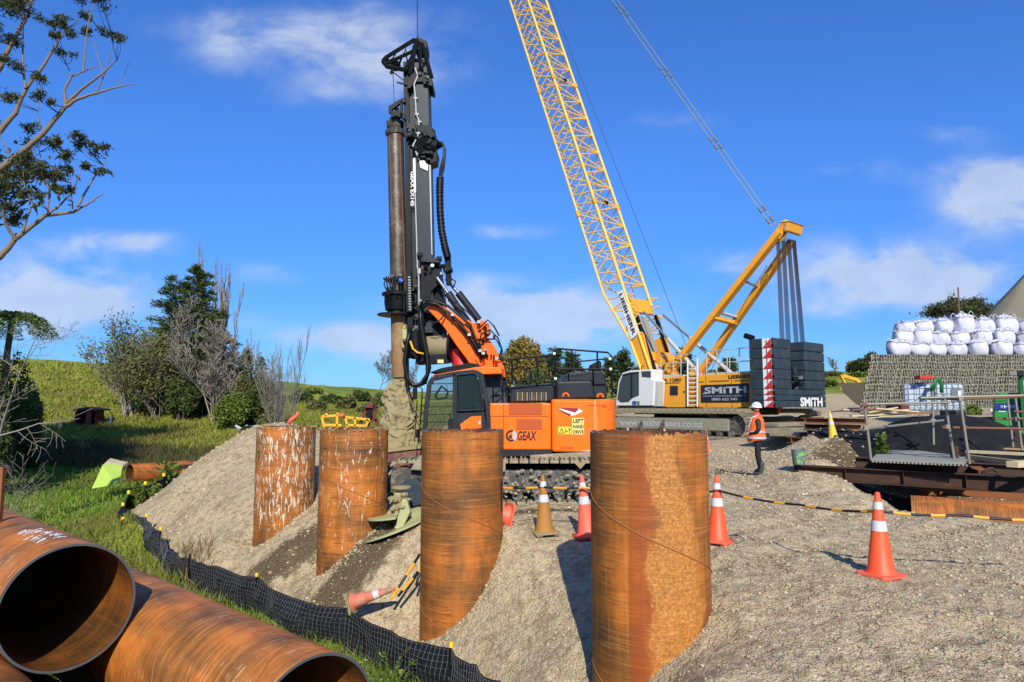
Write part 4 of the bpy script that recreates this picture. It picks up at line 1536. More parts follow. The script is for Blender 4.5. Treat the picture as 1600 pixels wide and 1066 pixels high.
mb = B(); mb.pbox(872, 667, 892.5, 679, YD - .004, YD + .03); pl = mb.build('warning_plate', 'sign_yellow', cw)
mb = B()
for (a, b2) in (((874, 677), (877.5, 669.5)), ((877.5, 669.5), (881, 677)), ((881, 677), (874, 677)), ((884, 669), (884, 677)), ((884, 674), (888, 674)), ((890, 669), (890, 677)), ((888, 671), (891.5, 671))):
    mb.tube(at(a[0], a[1], YD - .008), at(b2[0], b2[1], YD - .008), .006, n=4)
mb.build('warning_symbol', 'sign_black', pl)
# arrow emblem in red and white
mb = B(); mb.ppoly([(871, 637), (903, 638), (911, 643), (898, 649), (892, 650)], YD - .004, .006); mb.build('arrow_emblem', 'sign_white', cw)
mb = B(); mb.ppoly([(871, 637), (903, 638), (904, 640), (899, 645)], YD - .009, .004); mb.ppoly([(874, 640.5), (893, 647.5), (890, 649.6)], YD - .009, .004); mb.build('arrow_stripe', 'sign_maroon', cw)
text('lettering', 'www.detras', 'letter_brown', at(917, 634.5, YD - .004), ex, ez, .04, cw, .36, .0)
text('lettering', 'piling', 'letter_brown', at(943, 634.5, YD - .004), ex, ez, .05, cw, .17, .0)
text('lettering', 'DETRAS', 'letter_brown', at(875, 701.5, YD - .004), ex, ez, .05, cw, .27, .0)

# cab -----------------------------------------------------------------
cyn, cyf = YN - .02, YN + 1.05


def cbx(px, py, Y): return at(px, py, Y)


roof = B()
roof.ppoly([(672, 592), (676, 586), (745, 573.5), (783, 574), (784, 584), (752, 585), (744, 580), (700, 584), (675, 591)], cyn - .02, cyf - cyn + .04)
roof.build('cab_roof', 'orange', rig, bevel=.015)
roof = B(); roof.ppoly([(671, 582), (690, 575), (735, 567), (748, 569), (748, 574), (690, 583)], cyn + .1, 1.0); roof.build('roof_guard', 'black_steel', rig, bevel=.01)


def frame_path(pts, r, name, mat='charcoal', par=None, yy=(cyn,)):
    for Y in yy:
        mb = B()
        for a, b2 in zip(pts, pts[1:]):
            mb.beam(at(a[0], a[1], Y), at(b2[0], b2[1], Y), .09, r * 2, up=(0, 1, 0))
        mb.build(name, mat, par or rig, bevel=.01)


for Y in (cyn, cyf):
    frame_path([(663, 694), (666, 640), (671, 600), (678, 590), (712, 584)], .035, 'cab_front_pillar', yy=(Y,))
    frame_path([(712, 584), (742, 581), (752, 586), (762, 636), (765, 694)], .04, 'cab_rear_pillar', yy=(Y,))
    frame_path([(711, 584), (711, 694)], .035, 'cab_centre_pillar', yy=(Y,))
dr = B(); dr.ppoly([(712, 584), (742, 582), (750, 588), (759, 640), (714, 644)], cyn - .03, .02)
door = thing_door = None
mb = B()
for a, b2 in (((713, 586), (741, 583.5)), ((741, 583.5), (748, 589)), ((748, 589), (756, 640)), ((756, 640), (716, 642)), ((716, 642), (714, 636)), ((714, 636), (713, 586))):
    mb.beam(at(a[0], a[1], cyn - .05), at(b2[0], b2[1], cyn - .05), .03, .05, up=(0, 1, 0))
door = mb.build('cab_door', 'charcoal', rig, bevel=.006)
mb = B(); mb.ppoly([(715, 588), (740, 586), (746, 590), (754, 638), (716, 640)], cyn - .045, .008); mb.build('door_window', 'glass', door)
mb = B(); mb.ppoly([(714, 645), (757, 643), (761, 692), (714, 692)], cyn - .02, .03); dp = mb.build('door_panel', 'charcoal', door)
mb = B(); mb.ppoly([(719, 663), (736, 651), (752, 650), (752, 669), (721, 672)], cyn - .035, .02); mb.build('door_trim', 'orange', door)
mb = B(); mb.pbox(748, 658, 750.5, 663, cyn - .05, cyn); mb.build('door_handle', 'cab_white', door)
mb = B(); mb.ppoly([(672, 602), (680, 592), (708, 588), (708, 690), (668, 690)], cyn + .01, .008); mb.build('side_window', 'glass', rig)
mb = B(); mb.extr([at(665, 690, cyn), at(670, 602, cyn), at(670, 602, cyf), at(665, 690, cyf)], (.01, 0, 0)); mb.build('windscreen', 'glass', rig)
for k in range(8):
    py = 600 + k * 12
    mb = B()
    xx = 670 - (py - 600) * .06
    mb.tube(at(xx - 3, py, cyn - .02), at(xx - 3, py, cyf), .012, n=6)
    mb.tube(at(xx - 3, py, cyn + .02), at(708, py - .5, cyn + .25), .010, n=6)
    mb.build('window_guard_bar', 'black_steel', rig)
# cab floor, seat, console
mb = B(); mb.pbox(662, 692, 765, 706, cyn, cyf); mb.build('cab_floor', 'black_steel', rig, bevel=.01)
mb = B(); mb.ppoly([(714, 586), (744, 583), (760, 640), (764, 694), (714, 694)], cyf - .03, .03); mb.build('cab_dark_backing', 'engine_dark', rig)  # dark sheet added behind the glass so the cab interior reads shaded
mb = B(); mb.pbox(722, 668, 750, 676, cyn + .35, cyf - .25); mb.pbox(742, 630, 751, 670, cyn + .35, cyf - .25); mb.build('operator_seat', 'black_steel', rig, bevel=.03)
mb = B(); mb.pbox(700, 655, 716, 690, cyn + .3, cyn + .5); mb.ptube(705, 655, cyn + .4, 702, 646, cyn + .4, .02); mb.build('control_console', 'cloth_black', rig, bevel=.02)
mb = B(); mb.ptube(722, 595, cyf - .1, 723, 622, cyf - .1, .07, n=14); mb.build('green_cylinder', 'green_dark', rig, smooth=30)
mb = B(); mb.ppath([(698, 602), (699, 612), (710, 613)], cyn + .3, .008); mb.ppath([(680, 618), (690, 604), (700, 612), (697, 622), (684, 624), (680, 618)], cyf, .03); mb.build('red_hose_guard', 'hut_red', rig)
# mirrors and steps in front of cab
mb = B(); mb.pbox(644.5, 606, 651, 624, cyn - .1, cyn - .02); mb.build('wing_mirror', 'black_steel', rig, bevel=.01)
mb = B()
mb.ppath([(653, 694), (657, 660), (660, 608), (655, 604), (647, 606)], cyn - .06, .014)
mb.ppath([(648, 690), (650, 650), (652, 625)], cyn - .06, .010)
for py in (622, 634, 646, 658, 670, 682):
    mb.ptube(658.5 - (py - 608) * .06, py, cyn - .06, 667 - (py - 608) * .05, py, cyn - .02, .010)
mb.build('mirror_bracket', 'black_steel', rig, smooth=40)

# behind the cab: dark blue-grey block and ladder
mb = B(); mb.ppoly([(752, 584), (784, 582), (793, 634), (763, 634)], YN + .35, 1.2); mb.build('pedestal', 'cw_slate', rig, bevel=.02)
mb = B(); mb.ppoly([(770, 540), (784, 560), (797, 620), (800, 634), (784, 634), (774, 585), (762, 560)], YC - .35, .7); mb.build('boom_bracket', 'black_steel', rig, bevel=.02)
lad = B()
for px in (771, 786):
    lad.ppath([(px, 555 if px == 771 else 577), (px, 634)], YN + .12, .012)
for py in (578, 592, 606, 620):
    lad.ptube(771, py, YN + .12, 786, py, YN + .12, .01)
lad.build('ladder', 'black_steel', rig)
mb = B(); mb.ppath([(765, 622), (775, 614), (787, 605)], YN + .06, .012); mb.ptube(776, 618, YN + .1, 778, 618, YN + .02, .035, n=12); mb.build('work_lamp', 'black_steel', rig)
# engine covers
mb = B(); mb.ppoly([(796, 630), (798, 608), (806, 603), (860, 598), (868, 603), (868, 627)], YN + .3, 1.9); ec = mb.build('engine_cover', 'charcoal', rig, bevel=.04)
for k in range(13):
    mb = B(); x_ = 808 + k * 3.7
    mb.ppoly([(x_, 613), (x_ + 1.7, 613), (x_ + 1.7, 626), (x_, 626)], YN + .285, .03)
    mb.build('louvre', 'clay' if k % 2 == 0 else 'mud_steel', ec)
for k in range(13):
    mb = B(); x_ = 808 + k * 3.8
    mb.ppoly([(x_, 606.5), (x_ + 2, 606), (x_ + 4, 600.5), (x_ + 2, 601)], YN + .28, .06)
    mb.build('top_slot', 'sign_black', ec)
mb = B(); mb.ppoly([(870, 626), (870, 596), (925, 595), (930, 622)], YN + .3, 1.9); ec2 = mb.build('engine_cover', 'charcoal', rig, bevel=.04)
mb = B(); mb.ppoly([(877, 597), (884, 583), (922, 579), (940, 580), (946, 587), (949, 623), (929, 623), (925, 596)], YN + .55, 1.5); ec3 = mb.build('radiator_cover', 'charcoal', rig, bevel=.03)
for k in range(6):
    mb = B(); mb.pbox(884 + k * 6, 585 - k * .5, 887.5 + k * 6, 588 - k * .5, YN + .535, YN + .57); mb.build('vent_slot', 'sign_black', ec3)
    mb = B(); mb.pbox(884 + k * 6, 591, 886.5 + k * 6, 595, YN + .535, YN + .57); mb.build('vent_slot', 'sign_black', ec3)
mb = B(); mb.ppoly([(920, 579), (923, 570), (936, 563), (940, 566), (939, 580)], YC, .3); mb.build('exhaust_stack', 'black_steel', rig, bevel=.02)
# handrails
rails = [([(784, 563), (862, 555), (865, 554)], YN + .1), ([(784, 598), (868, 590)], YN + .1), ([(868, 623), (868, 551), (871, 545), (950, 551), (955, 556), (957, 622)], YN + .1),
         ([(870, 575), (915, 580)], YN + .12), ([(870, 577), (956, 577)], YN + .1), ([(893, 545.5), (894, 577)], YN + .1), ([(933, 549), (934, 578)], YN + .1),
         ([(838, 558), (841, 592)], YN + .1), ([(800, 562), (800, 597)], YN + .1),
         ([(886, 567), (955, 560)], YF - .1), ([(872, 560), (882, 560), (886, 568), (886, 583)], YF - .1), ([(903, 566), (903, 580)], YF - .1),
         ([(840, 565), (850, 563), (857, 568), (859, 592)], YF - .1), ([(820, 580), (824, 575), (828, 574), (830, 600)], YF - .3)]
for pts, Y in rails:
    mb = B(); mb.ppath(pts, Y, .018, 8); mb.build('handrail', 'black_steel', rig, smooth=40)
for (px, py) in ((866, 553), (868, 592), (953, 561), (954, 577)):
    mb = B(); mb.ptube(px - 2, py, YN + .08, px + 2, py, YN + .08, .03, n=8); mb.build('rail_clamp', 'cab_white', rig)

# boom arms (orange), one each side of the mast centre -------------------------
BO = [(667, 483), (672, 476), (692, 478), (722, 498), (738, 510), (760, 524), (775, 545), (788, 575), (790, 590), (750, 590), (742, 583), (728, 560), (713, 540), (694, 512), (680, 496)]
for Yb in (YC - .55, YC + .25):
    mb = B(); mb.ppoly(BO, Yb, .26); bm_ = mb.build('boom_arm', 'orange_boom', rig, bevel=.02)
mb = B(); mb.ppoly([(724, 510), (730, 499), (742, 506), (753, 500), (764, 507), (766, 520), (752, 530), (740, 530)], YC - .62, .4); mb.build('boom_bracket', 'orange_boom', rig, bevel=.02)
for (px, py, r_) in ((737, 515, .035), (744, 502, .03), (758, 512, .04)):
    mb = B(); mb.ptube(px, py, YC - .68, px, py, YC + .3, r_, n=12); mb.build('pivot_pin', 'black_steel', rig, smooth=40)
# struts near the boom foot
mb = B(); mb.ppoly([(745, 530), (755, 520), (790, 580), (785, 600), (768, 590)], YC - .2, .4); mb.build('link_arm', 'black_steel', rig, bevel=.01)
mb = B(); mb.ppoly([(742, 560), (750, 556), (757, 566), (750, 572)], YC - .6, .1); mb.build('boom_lug', 'orange_boom', rig)
# red drum between
mb = B(); mb.ptube(713, 545, YC - .1, 722, 575, YC - .1, .16, .2, n=20); mb.build('red_accumulator', 'red_plastic', rig, smooth=40)
# hydraulic cylinders
for (a, m_, b2, Y) in (((683, 434), (700, 458), (732, 506), YC - .45), ((697, 436), (716, 458), (748, 500), YC + .35)):
    mb = B(); mb.ptube(a[0], a[1], Y, m_[0], m_[1], Y, .038, n=12); mb.build('piston_rod', 'chrome', rig, smooth=40)
    mb = B(); mb.ptube(m_[0], m_[1], Y, b2[0], b2[1], Y, .085, n=14); mb.build('cylinder_barrel', 'charcoal', rig, smooth=40)

# mast -------------------------------------------------------------------
def mpoly(name, pts, Y0, th, mat, bev=.008, par=None):
    mb = B(); mb.ppoly(pts, Y0, th); return mb.build(name, mat, par or rig, bevel=bev)


random.seed(21)


def greeble(name, x0, y0, x1, y1, Y0, Y1, n, mats, smin=2, smax=8, par=None):
    for k in range(n):
        w_, h_ = random.uniform(smin, smax), random.uniform(smin, smax)
        x = random.uniform(x0, x1 - w_); y = random.uniform(y0, y1 - h_)
        Ya = random.uniform(Y0, Y1)
        mb = B()
        if random.random() < .45:
            mb.ptube(x, y, Ya, x + w_ * random.choice((0, 1)), y + h_, Ya + random.uniform(0, .1), random.uniform(.02, .05), n=10)
        else:
            mb.pbox(x, y, x + w_, y + h_, Ya, Ya + random.uniform(.05, .2))
        mb.build(name, random.choice(mats), par or rig, bevel=.004)


MY = YC - .28
mast = mpoly('mast', [(647, 92), (668, 90), (676, 420), (677, 520), (652, 520), (652, 420)], MY, .56, 'mast_grey')
mpoly('guide_rail', [(630, 96), (638, 96), (646, 560), (637, 560)], MY + .04, .12, 'black_steel')
mpoly('guide_rail', [(630, 96), (638, 96), (646, 560), (637, 560)], MY + .40, .12, 'black_steel')
mpoly('mast_web', [(636, 96), (648, 96), (655, 560), (643, 560)], MY + .12, .3, 'charcoal')
mpoly('rail_strip', [(645.2, 247), (649, 247), (650, 300), (646.6, 300)], MY - .02, .03, 'sign_white', .0)
mpoly('rail_strip', [(648, 300), (649.5, 300), (653, 420), (651.5, 420)], MY - .02, .03, 'crane_grey', .0)
mpoly('rail_strip', [(670.5, 258), (673, 258), (675.6, 398), (674.2, 398)], MY - .02, .03, 'crane_grey', .0)
# vertical lettering
txo = at(646.8, 318, MY - .03)
text('lettering', 'GEAX EX145', 'sign_white', at(641.6, 268, MY - .035), (.012, 0, -1), (1, 0, .012), .085, rig, at(0, 268, MY).z - at(0, 322, MY).z, .02)
# patches
mpoly('splash_plate', [(655, 252), (662, 250), (669, 258), (668, 267), (657, 262)], MY - .03, .04, 'sign_white', .0)
# mast head
mpoly('mast_head', [(636, 122), (650, 112), (664, 113), (675, 124), (675, 133), (662, 128), (648, 128), (641, 138), (636, 138)], MY - .06, .66, 'black_steel')
mb = B()
for Y in (MY - .04, MY + .56):
    mb = B()
    mb.ppath([(598, 96), (603, 90), (648, 62)], Y, .045); mb.ppath([(600, 101), (650, 78)], Y, .04); mb.ppath([(598, 96), (604, 104), (636, 110)], Y, .05); mb.ppath([(604, 92), (606, 104), (618, 84), (622, 106), (634, 76), (638, 110)], Y, .024)
    mb.ppath([(610, 92), (622, 101), (630, 84), (640, 97), (646, 72)], Y, .018)
    mb.ppath([(651, 62), (640, 118)], Y, .055); mb.ppath([(656, 66), (657, 120)], Y, .04); mb.ppath([(660, 68), (675, 122)], Y, .045); mb.ppath([(648, 80), (632, 112)], Y, .04); mb.ppath([(646, 92), (668, 96), (650, 112), (672, 116)], Y, .022)
    mb.build('head_truss', 'black_steel', rig, smooth=40)
mpoly('head_block', [(645, 64), (652, 57), (667, 64), (667, 74), (660, 80), (648, 76)], MY, .5, 'black_steel')
for (px, py, r_) in ((603, 97, .1), (618, 103, .12), (655, 68, .12)):
    mb = B(); mb.ptube(px, py, MY + .12, px, py, MY + .35, r_, n=18); mb.build('sheave', 'black_steel', rig, smooth=40)
mpoly('head_bracket', [(661, 122), (676, 126), (676, 135), (661, 131)], MY - .08, .2, 'black_steel')
mpoly('cable_arm', [(619, 127), (640, 132), (640, 134), (620, 129)], MY, .04, 'black_steel', 0)
mb = B(); mb.ppath([(607, 104), (613, 112), (634, 128)], MY + .1, .012); mb.ptube(614, 112, MY + .2, 616, 160, MY + .2, .008); mb.build('steel_cable', 'rope_dark', rig)
mb = B(); mb.ptube(611, 112, MY + .1, 613, 114, MY + .1, .05); mb.build('cable_socket', 'steel_grey', rig)
# hoist rope going up from the head
mb = B(); mb.tube(at(652.5, 58, MY + .2), at(651, -90, MY + .2), .012, n=6); mb.build('hoist_rope', 'rope_dark', rig)
mb = B(); mb.ppath([(667, 105), (671, 175), (672, 200)], MY - .03, .008); mb.build('steel_cable', 'rope_dark', rig)
# pale hose down the mast
mb = B(); mb.ppath([(648, 106), (653, 118), (647, 132), (649, 152), (650, 176), (655, 190), (653, 212), (645, 228), (651, 240), (654, 250)], MY - .06, .018, 8); mb.build('pale_hose', 'crane_grey', rig, smooth=True)
mb = B()
for (px, py) in ((649, 153), (651, 178), (655, 190), (653, 208)):
    mb.pbox(px - 2.5, py - 1, px + 3.5, py + 1, MY - .08, MY)
mb.build('hose_clips', 'crane_grey', rig)
# kelly guide bracket, swivel collar
for Yk in (MY - .02, MY + .45):
    mpoly('kelly_guide', [(607, 166), (628, 153), (634, 153), (634, 160), (625, 162), (613, 171), (612, 178), (607, 176)], Yk, .08, 'black_steel')
    mpoly('kelly_guide', [(610, 176), (620, 172), (634, 180), (634, 187), (619, 181), (612, 184)], Yk, .08, 'black_steel')
    mpoly('kelly_guide', [(625, 158), (629, 157), (629, 185), (625, 183)], Yk, .08, 'black_steel')
greeble('hydraulic_fitting', 608, 160, 634, 190, MY, MY + .3, 12, ['black_steel', 'engine_dark', 'charcoal'], 2, 7)
greeble('hydraulic_fitting', 637, 92, 672, 134, MY - .12, MY + .1, 34, ['black_steel', 'engine_dark', 'charcoal', 'mud_steel'], 2, 6)
greeble('hydraulic_fitting', 650, 196, 680, 255, MY - .12, MY, 26, ['black_steel', 'engine_dark', 'charcoal'], 2, 7)
kx0, kx1 = 618.5, 627
k_axis0, k_axis1 = at(617.5, 190, YC), at(626, 590, YC)
mb = B(); d_ = (k_axis0 - k_axis1).normalized()
mb.lathe(k_axis0 - d_ * .35, d_, [(.185, 0), (.215, .02), (.215, .12), (.16, .16), (.19, .2), (.2, .33), (.13, .36), (.12, .42)], 24)
mb.build('swivel_collar', 'mud_steel', rig, smooth=40)
for k in range(14):
    q = 2 * PI * k / 14
    x_, y_ = frame(d_)
    mb = B(); c_ = k_axis0 - d_ * .27 + (x_ * math.cos(q) + y_ * math.sin(q)) * .215
    mb.box(c_, (.03, .03, .08)); mb.build('collar_bolt', 'black_steel', rig)
km_ = k_axis0.lerp(k_axis1, .74)
mb = B(); mb.tube(km_, k_axis1, .190, n=32); mb.build('kelly_lower', 'kelly_muddy', rig, smooth=40)
mb = B(); mb.tube(k_axis0 - d_ * .3, km_, .185, n=32); ky = mb.build('kelly_tube', 'kelly_steel', rig, smooth=40)
for s in (-1, 1):
    mb = B(); mb.tube(k_axis0 - d_ * .4 + Vector((s * .12, -.15, 0)), k_axis1 + Vector((s * .12, -.15, 1.6)), .014, n=6); mb.build('kelly_rib', 'steel_rusty', ky)
# rotary head
Yr = YC
rh = B()
rh.lathe(at(621, 494, Yr), (0.02, 0, 1), [(.44, 0), (.44, .03), (.24, .05), (.22, .1), (.27, .12), (.3, .3), (.3, .42), (.36, .45), (.36, .5), (.2, .56)], 28)
rh.build('rotary_drive', 'black_steel', rig, smooth=40)
greeble('hydraulic_fitting', 605, 424, 634, 455, Yr - .3, Yr + .2, 26, ['engine_dark', 'black_steel', 'mud_steel', 'steel_grey'], 2, 8)
mb = B(); mb.ptube(624, 437, Yr - .35, 629, 441, Yr - .35, .06, n=12); mb.build('blue_motor', 'blue_paint', rig, smooth=40)
mpoly('drive_plate', [(598, 434), (630, 435), (630, 437.5), (598, 436)], Yr - .3, .5, 'black_steel', .004)
mb = B()
for k in range(7):
    x = 604 + k * 3.4
    mb.ppath([(x, 432), (x - 4 + k, 445), (x + 2, 458), (x + 6, 468)], Yr - .32 + .03 * (k % 3), .016)
mb.build('drive_hoses', 'hose_black', rig, smooth=True)
# carriage with chain
mpoly('carriage', [(633, 425), (642, 425), (644, 488), (635, 488)], MY - .1, .7, 'black_steel')
for k in range(13):
    mb = B(); y = 432 + k * 4.2
    mb.pbox(637.5 + k * .1, y, 641.5 + k * .1, y + 2.4, MY - .13, MY - .08); mb.build('chain_link', 'steel_grey', rig)
# cradle around the mast foot
mpoly('mast_cradle', [(653, 400), (672, 400), (684, 408), (688, 430), (693, 470), (694, 555), (652, 555), (650, 470)], MY + .1, .75, 'engine_dark')
mpoly('cradle_plate', [(657, 420), (688, 420), (690, 440), (674, 455), (672, 470), (657, 470)], MY - .08, .1, 'black_steel')
for (px, py) in ((656, 397), (686, 403)):
    mb = B(); mb.ptube(px - 4, py + 2, MY - .05, px + 4, py + 2, MY - .05, .06, n=12); mb.ptube(px + 1, py + 3, MY - .1, px + 1, py + 15, MY - .1, .02, n=8); mb.build('cradle_roller', 'black_steel', rig, smooth=40)
mpoly('cross_beam', [(658, 402), (686, 404), (686, 411), (658, 409)], MY - .1, .12, 'charcoal')
greeble('hydraulic_fitting', 655, 412, 700, 430, MY - .2, MY + .1, 22, ['engine_dark', 'black_steel', 'steel_grey', 'steel_rusty'], 2, 7)
greeble('hydraulic_fitting', 642, 428, 657, 560, MY - .15, MY + .1, 34, ['engine_dark', 'black_steel', 'mud_steel'], 2, 7)
greeble('hydraulic_fitting', 660, 470, 694, 510, MY - .1, MY + .1, 18, ['engine_dark', 'black_steel'], 3, 9)
mb = B(); mb.ptube(654, 428, MY - .16, 655, 485, MY - .16, .016); mb.ptube(655, 420, MY - .16, 655, 428, MY - .16, .04, n=10); mb.build('tension_rod', 'crane_grey', rig)
# winch
wc = at(683, 541, MY)
mb = B(); mb.tube((wc.x - .27, MY + .25, wc.z), (wc.x + .30, MY + .10, wc.z - .02), .26, n=28); mb.build('winch_drum', 'drum_tan', rig, smooth=40)
for k, xx in enumerate((-.30, .31)):
    mb = B(); mb.tube((wc.x + xx - .02, MY + .22 - k * .12, wc.z), (wc.x + xx + .03, MY + .21 - k * .12, wc.z), .36, n=32); wf = mb.build('winch_flange', 'black_steel', rig, smooth=40)
    if k == 0:
        pass
mpoly('winch_frame', [(649, 556), (698, 553), (700, 566), (650, 569)], MY - .1, .5, 'black_steel')
mpoly('winch_frame', [(690, 508), (696, 508), (700, 560), (692, 560)], MY - .05, .1, 'black_steel')
mpoly('name_plate', [(683.5, 562), (693, 562), (693, 567.5), (683.5, 567.5)], MY - .12, .02, 'sign_cream', 0)
mb = B(); mb.ptube(648, 520, MY - .2, 650, 555, MY - .2, .12, n=18); mb.build('winch_motor', 'engine_dark', rig, smooth=40)
greeble('hydraulic_fitting', 641, 515, 656, 560, MY - .35, MY - .1, 16, ['engine_dark', 'black_steel', 'mud_steel', 'steel_grey'], 2, 7)
# hook hanging in front of the kelly
mb = B(); mb.ptube(631, 440, YC - .32, 631.6, 508, YC - .32, .007); mb.build('auxiliary_rope', 'rope_dark', rig)
mb = B(); mb.ppath([(632, 508), (632, 513)], YC - .32, .03, 8); mb.ppoly([(629, 514), (635, 514), (636, 530), (629, 530)], YC - .36, .07); mb.ppath([(632, 530), (636, 536), (634, 542), (629.5, 541), (628, 537)], YC - .32, .022, 8); mb.build('hook_block', 'tool_lime', rig, smooth=40)
# mast side winch pod and top hoses
mb = B(); mb.tube(at(664, 228, MY - .05), at(664, 228, MY + .4), .2, n=24); mb.build('pulley_disc', 'black_steel', rig, smooth=40)
mb = B(); mb.tube(at(668, 226, MY + .1), at(683, 230, MY + .1), .155, n=24); mb.build('feed_motor', 'engine_dark', rig, smooth=40)
mpoly('pod_bracket', [(648, 195), (672, 196), (679, 203), (679, 214), (668, 212), (652, 205)], MY - .08, .6, 'black_steel')
mpoly('pod_bracket', [(652, 240), (684, 238), (682, 252), (672, 256), (656, 250)], MY, .4, 'black_steel')
mpoly('side_lug', [(634, 190), (650, 196), (652, 222), (640, 214)], MY - .05, .1, 'charcoal')
greeble('hydraulic_fitting', 634, 196, 656, 238, MY - .14, MY - .02, 16, ['black_steel', 'engine_dark', 'mast_grey'], 2, 6)
for k in range(7):
    q = k / 6
    mb = B(); mb.ppath([(683, 224 + k * 1.5), (690 + q * 4, 222 + k), (696 - q * 3, 234 + k * 2), (694 - q * 6, 262), (689 - q * 3, 280), (690 - q * 3, 330), (691 - q * 2, 360), (698 - q * 3, 395), (702 - q * 2, 420)], MY + .1 + .03 * (k % 3), .022, 6)
    mb.build('hydraulic_hose', 'crane_grey' if k == 1 else 'hose_black', rig, smooth=True)
mb = B()
pts = [(687.5, 278), (687, 300), (687.5, 330), (690, 360), (695, 385), (699, 400)]
mb.ppath(pts, MY + .02, .075, 10)
for k in range(26):
    f = k / 25 * (len(pts) - 1); i = min(int(f), len(pts) - 2); g_ = f - i
    x, y = pts[i][0] * (1 - g_) + pts[i + 1][0] * g_, pts[i][1] * (1 - g_) + pts[i + 1][1] * g_
    mb.ptube(x, y, MY + .02, x + .3, y + 2.2, MY + .02, .088, n=10)
mb.build('hose_sleeve', 'hose_black', rig, smooth=40)
mpoly('hose_clamp', [(692, 418), (706, 417), (706, 422), (692, 423)], MY - .05, .3, 'black_steel', .003)
mpoly('hose_cage', [(694, 402), (704, 402), (705, 445), (697, 445)], MY + .05, .15, 'engine_dark', .01)
# hoses over the boom and loops down
for k, pts in enumerate(([(657, 475), (662, 469), (680, 470), (700, 478), (735, 508), (745, 535), (757, 560)], [(657, 478), (666, 472), (684, 476), (712, 500), (730, 520), (748, 548), (752, 562)], [(660, 482), (672, 474), (690, 480), (716, 505), (735, 530), (752, 560)],
                         [(757, 560), (748, 540), (752, 522), (765, 515), (778, 528), (784, 545), (780, 558)], [(750, 512), (762, 500), (772, 510), (780, 525)], [(700, 432), (712, 440), (708, 450)], [(745, 500), (735, 492), (715, 474), (700, 470)], [(760, 530), (775, 530), (785, 548), (782, 562), (770, 560)],
                         [(672, 500), (680, 505), (690, 498), (696, 486)])):
    mb = B(); mb.ppath(pts, YC - .72 + .03 * (k % 4), .028 if k < 3 else .016, 8); mb.build('hydraulic_hose', 'hose_black', rig, smooth=True)
for k, pts in enumerate(([(657, 478), (657, 500), (662, 530), (668, 560), (668, 585), (658, 600), (645, 602), (636, 590), (632, 565), (636, 535), (641, 515)], [(659, 480), (660, 510), (666, 545), (671, 575), (664, 598), (650, 604), (640, 600), (634, 580), (634, 560), (638, 530), (642, 512)],
                         [(656, 480), (655, 510), (660, 540), (665, 565)])):
    mb = B(); mb.ppath(pts, MY - .3 + .05 * k, .045 if k < 2 else .03, 10); mb.build('hose_loop', 'hose_black', rig, smooth=True)
mb = B(); mb.ppath([(641, 533), (645, 545), (652, 551), (662, 553)], MY - .36, .022, 8); mb.build('yellow_hose', 'yellow_frame', rig, smooth=True)
mb = B()
for k in range(16):
    mb.ppath([(655 + random.uniform(-2, 3), 470 + random.uniform(-2, 4)), (662 + random.uniform(-3, 3), 474 + random.uniform(-4, 4)), (672 + random.uniform(-4, 6), 471 + random.uniform(-3, 5)), (680 + random.uniform(-3, 6), 474 + random.uniform(-4, 5))], MY - .3 + random.uniform(-.05, .05), .009, 5)
mb.build('hose_bundle', 'crane_grey', rig, smooth=True)
mb = B()
for (px, py) in ((707, 492), (733, 523), (750, 548), (748, 503), (755, 552), (776, 560)):
    mb.pbox(px - 2.5, py - 2, px + 2.5, py + 2, YC - .78, YC - .66)
mb.build('hose_clips', 'crane_grey', rig)
greeble('hydraulic_fitting', 745, 500, 775, 560, YC - .75, YC - .6, 16, ['orange_boom', 'engine_dark', 'steel_grey', 'black_steel'], 2, 7)

# auger full of clay -----------------------------------------------------------
import mathutils
def clay_lump(name, prof, cxp, Y, mat, n=96, m=110, amp=.05, par=rig, squash=.85, seed=0.0):
    """prof: (py, half width px left, half width px right)"""
    vs, fs = [], []
    ys = np.linspace(prof[0][0], prof[-1][0], m)
    for i, py in enumerate(ys):
        l = np.interp(py, [p[0] for p in prof], [p[1] for p in prof])
        r = np.interp(py, [p[0] for p in prof], [p[2] for p in prof])
        c_ = at(cxp + (r - l) / 2, py, Y)
        hw = (l + r) / 2 * Y / F
        for k in range(n):
            q = 2 * PI * k / n
            d = Vector((math.cos(q), math.sin(q) * squash, 0))
            p = c_ + d * hw
            nz_ = mathutils.noise.fractal(Vector((p.x * 4 + seed, p.y * 4, p.z * 3.6)), 1.0, 2.0, 5)
            rd = 1 - abs(mathutils.noise.noise(Vector((p.x * 4.5 + seed, p.y * 4.5, p.z * 3.4 + p.x * 3))))
            n2_ = mathutils.noise.fractal(Vector((p.x * 11 + seed, p.y * 11, p.z * 13)), 1.0, 2.0, 3)
            p = p + d * (nz_ * amp * 1.6 + n2_ * amp * .45 + (rd ** 8) * amp * .9 - amp * .5)
            p.z += nz_ * amp * .5
            vs.append(p)
    for i in range(m - 1):
        for k in range(n):
            fs.append((i * n + k, (i + 1) * n + k, (i + 1) * n + (k + 1) % n, i * n + (k + 1) % n))
    fs += [tuple(range(n)), tuple(range((m - 1) * n, m * n))[::-1]]
    return MB().add(vs, fs).build(name, mat, par, smooth=60)


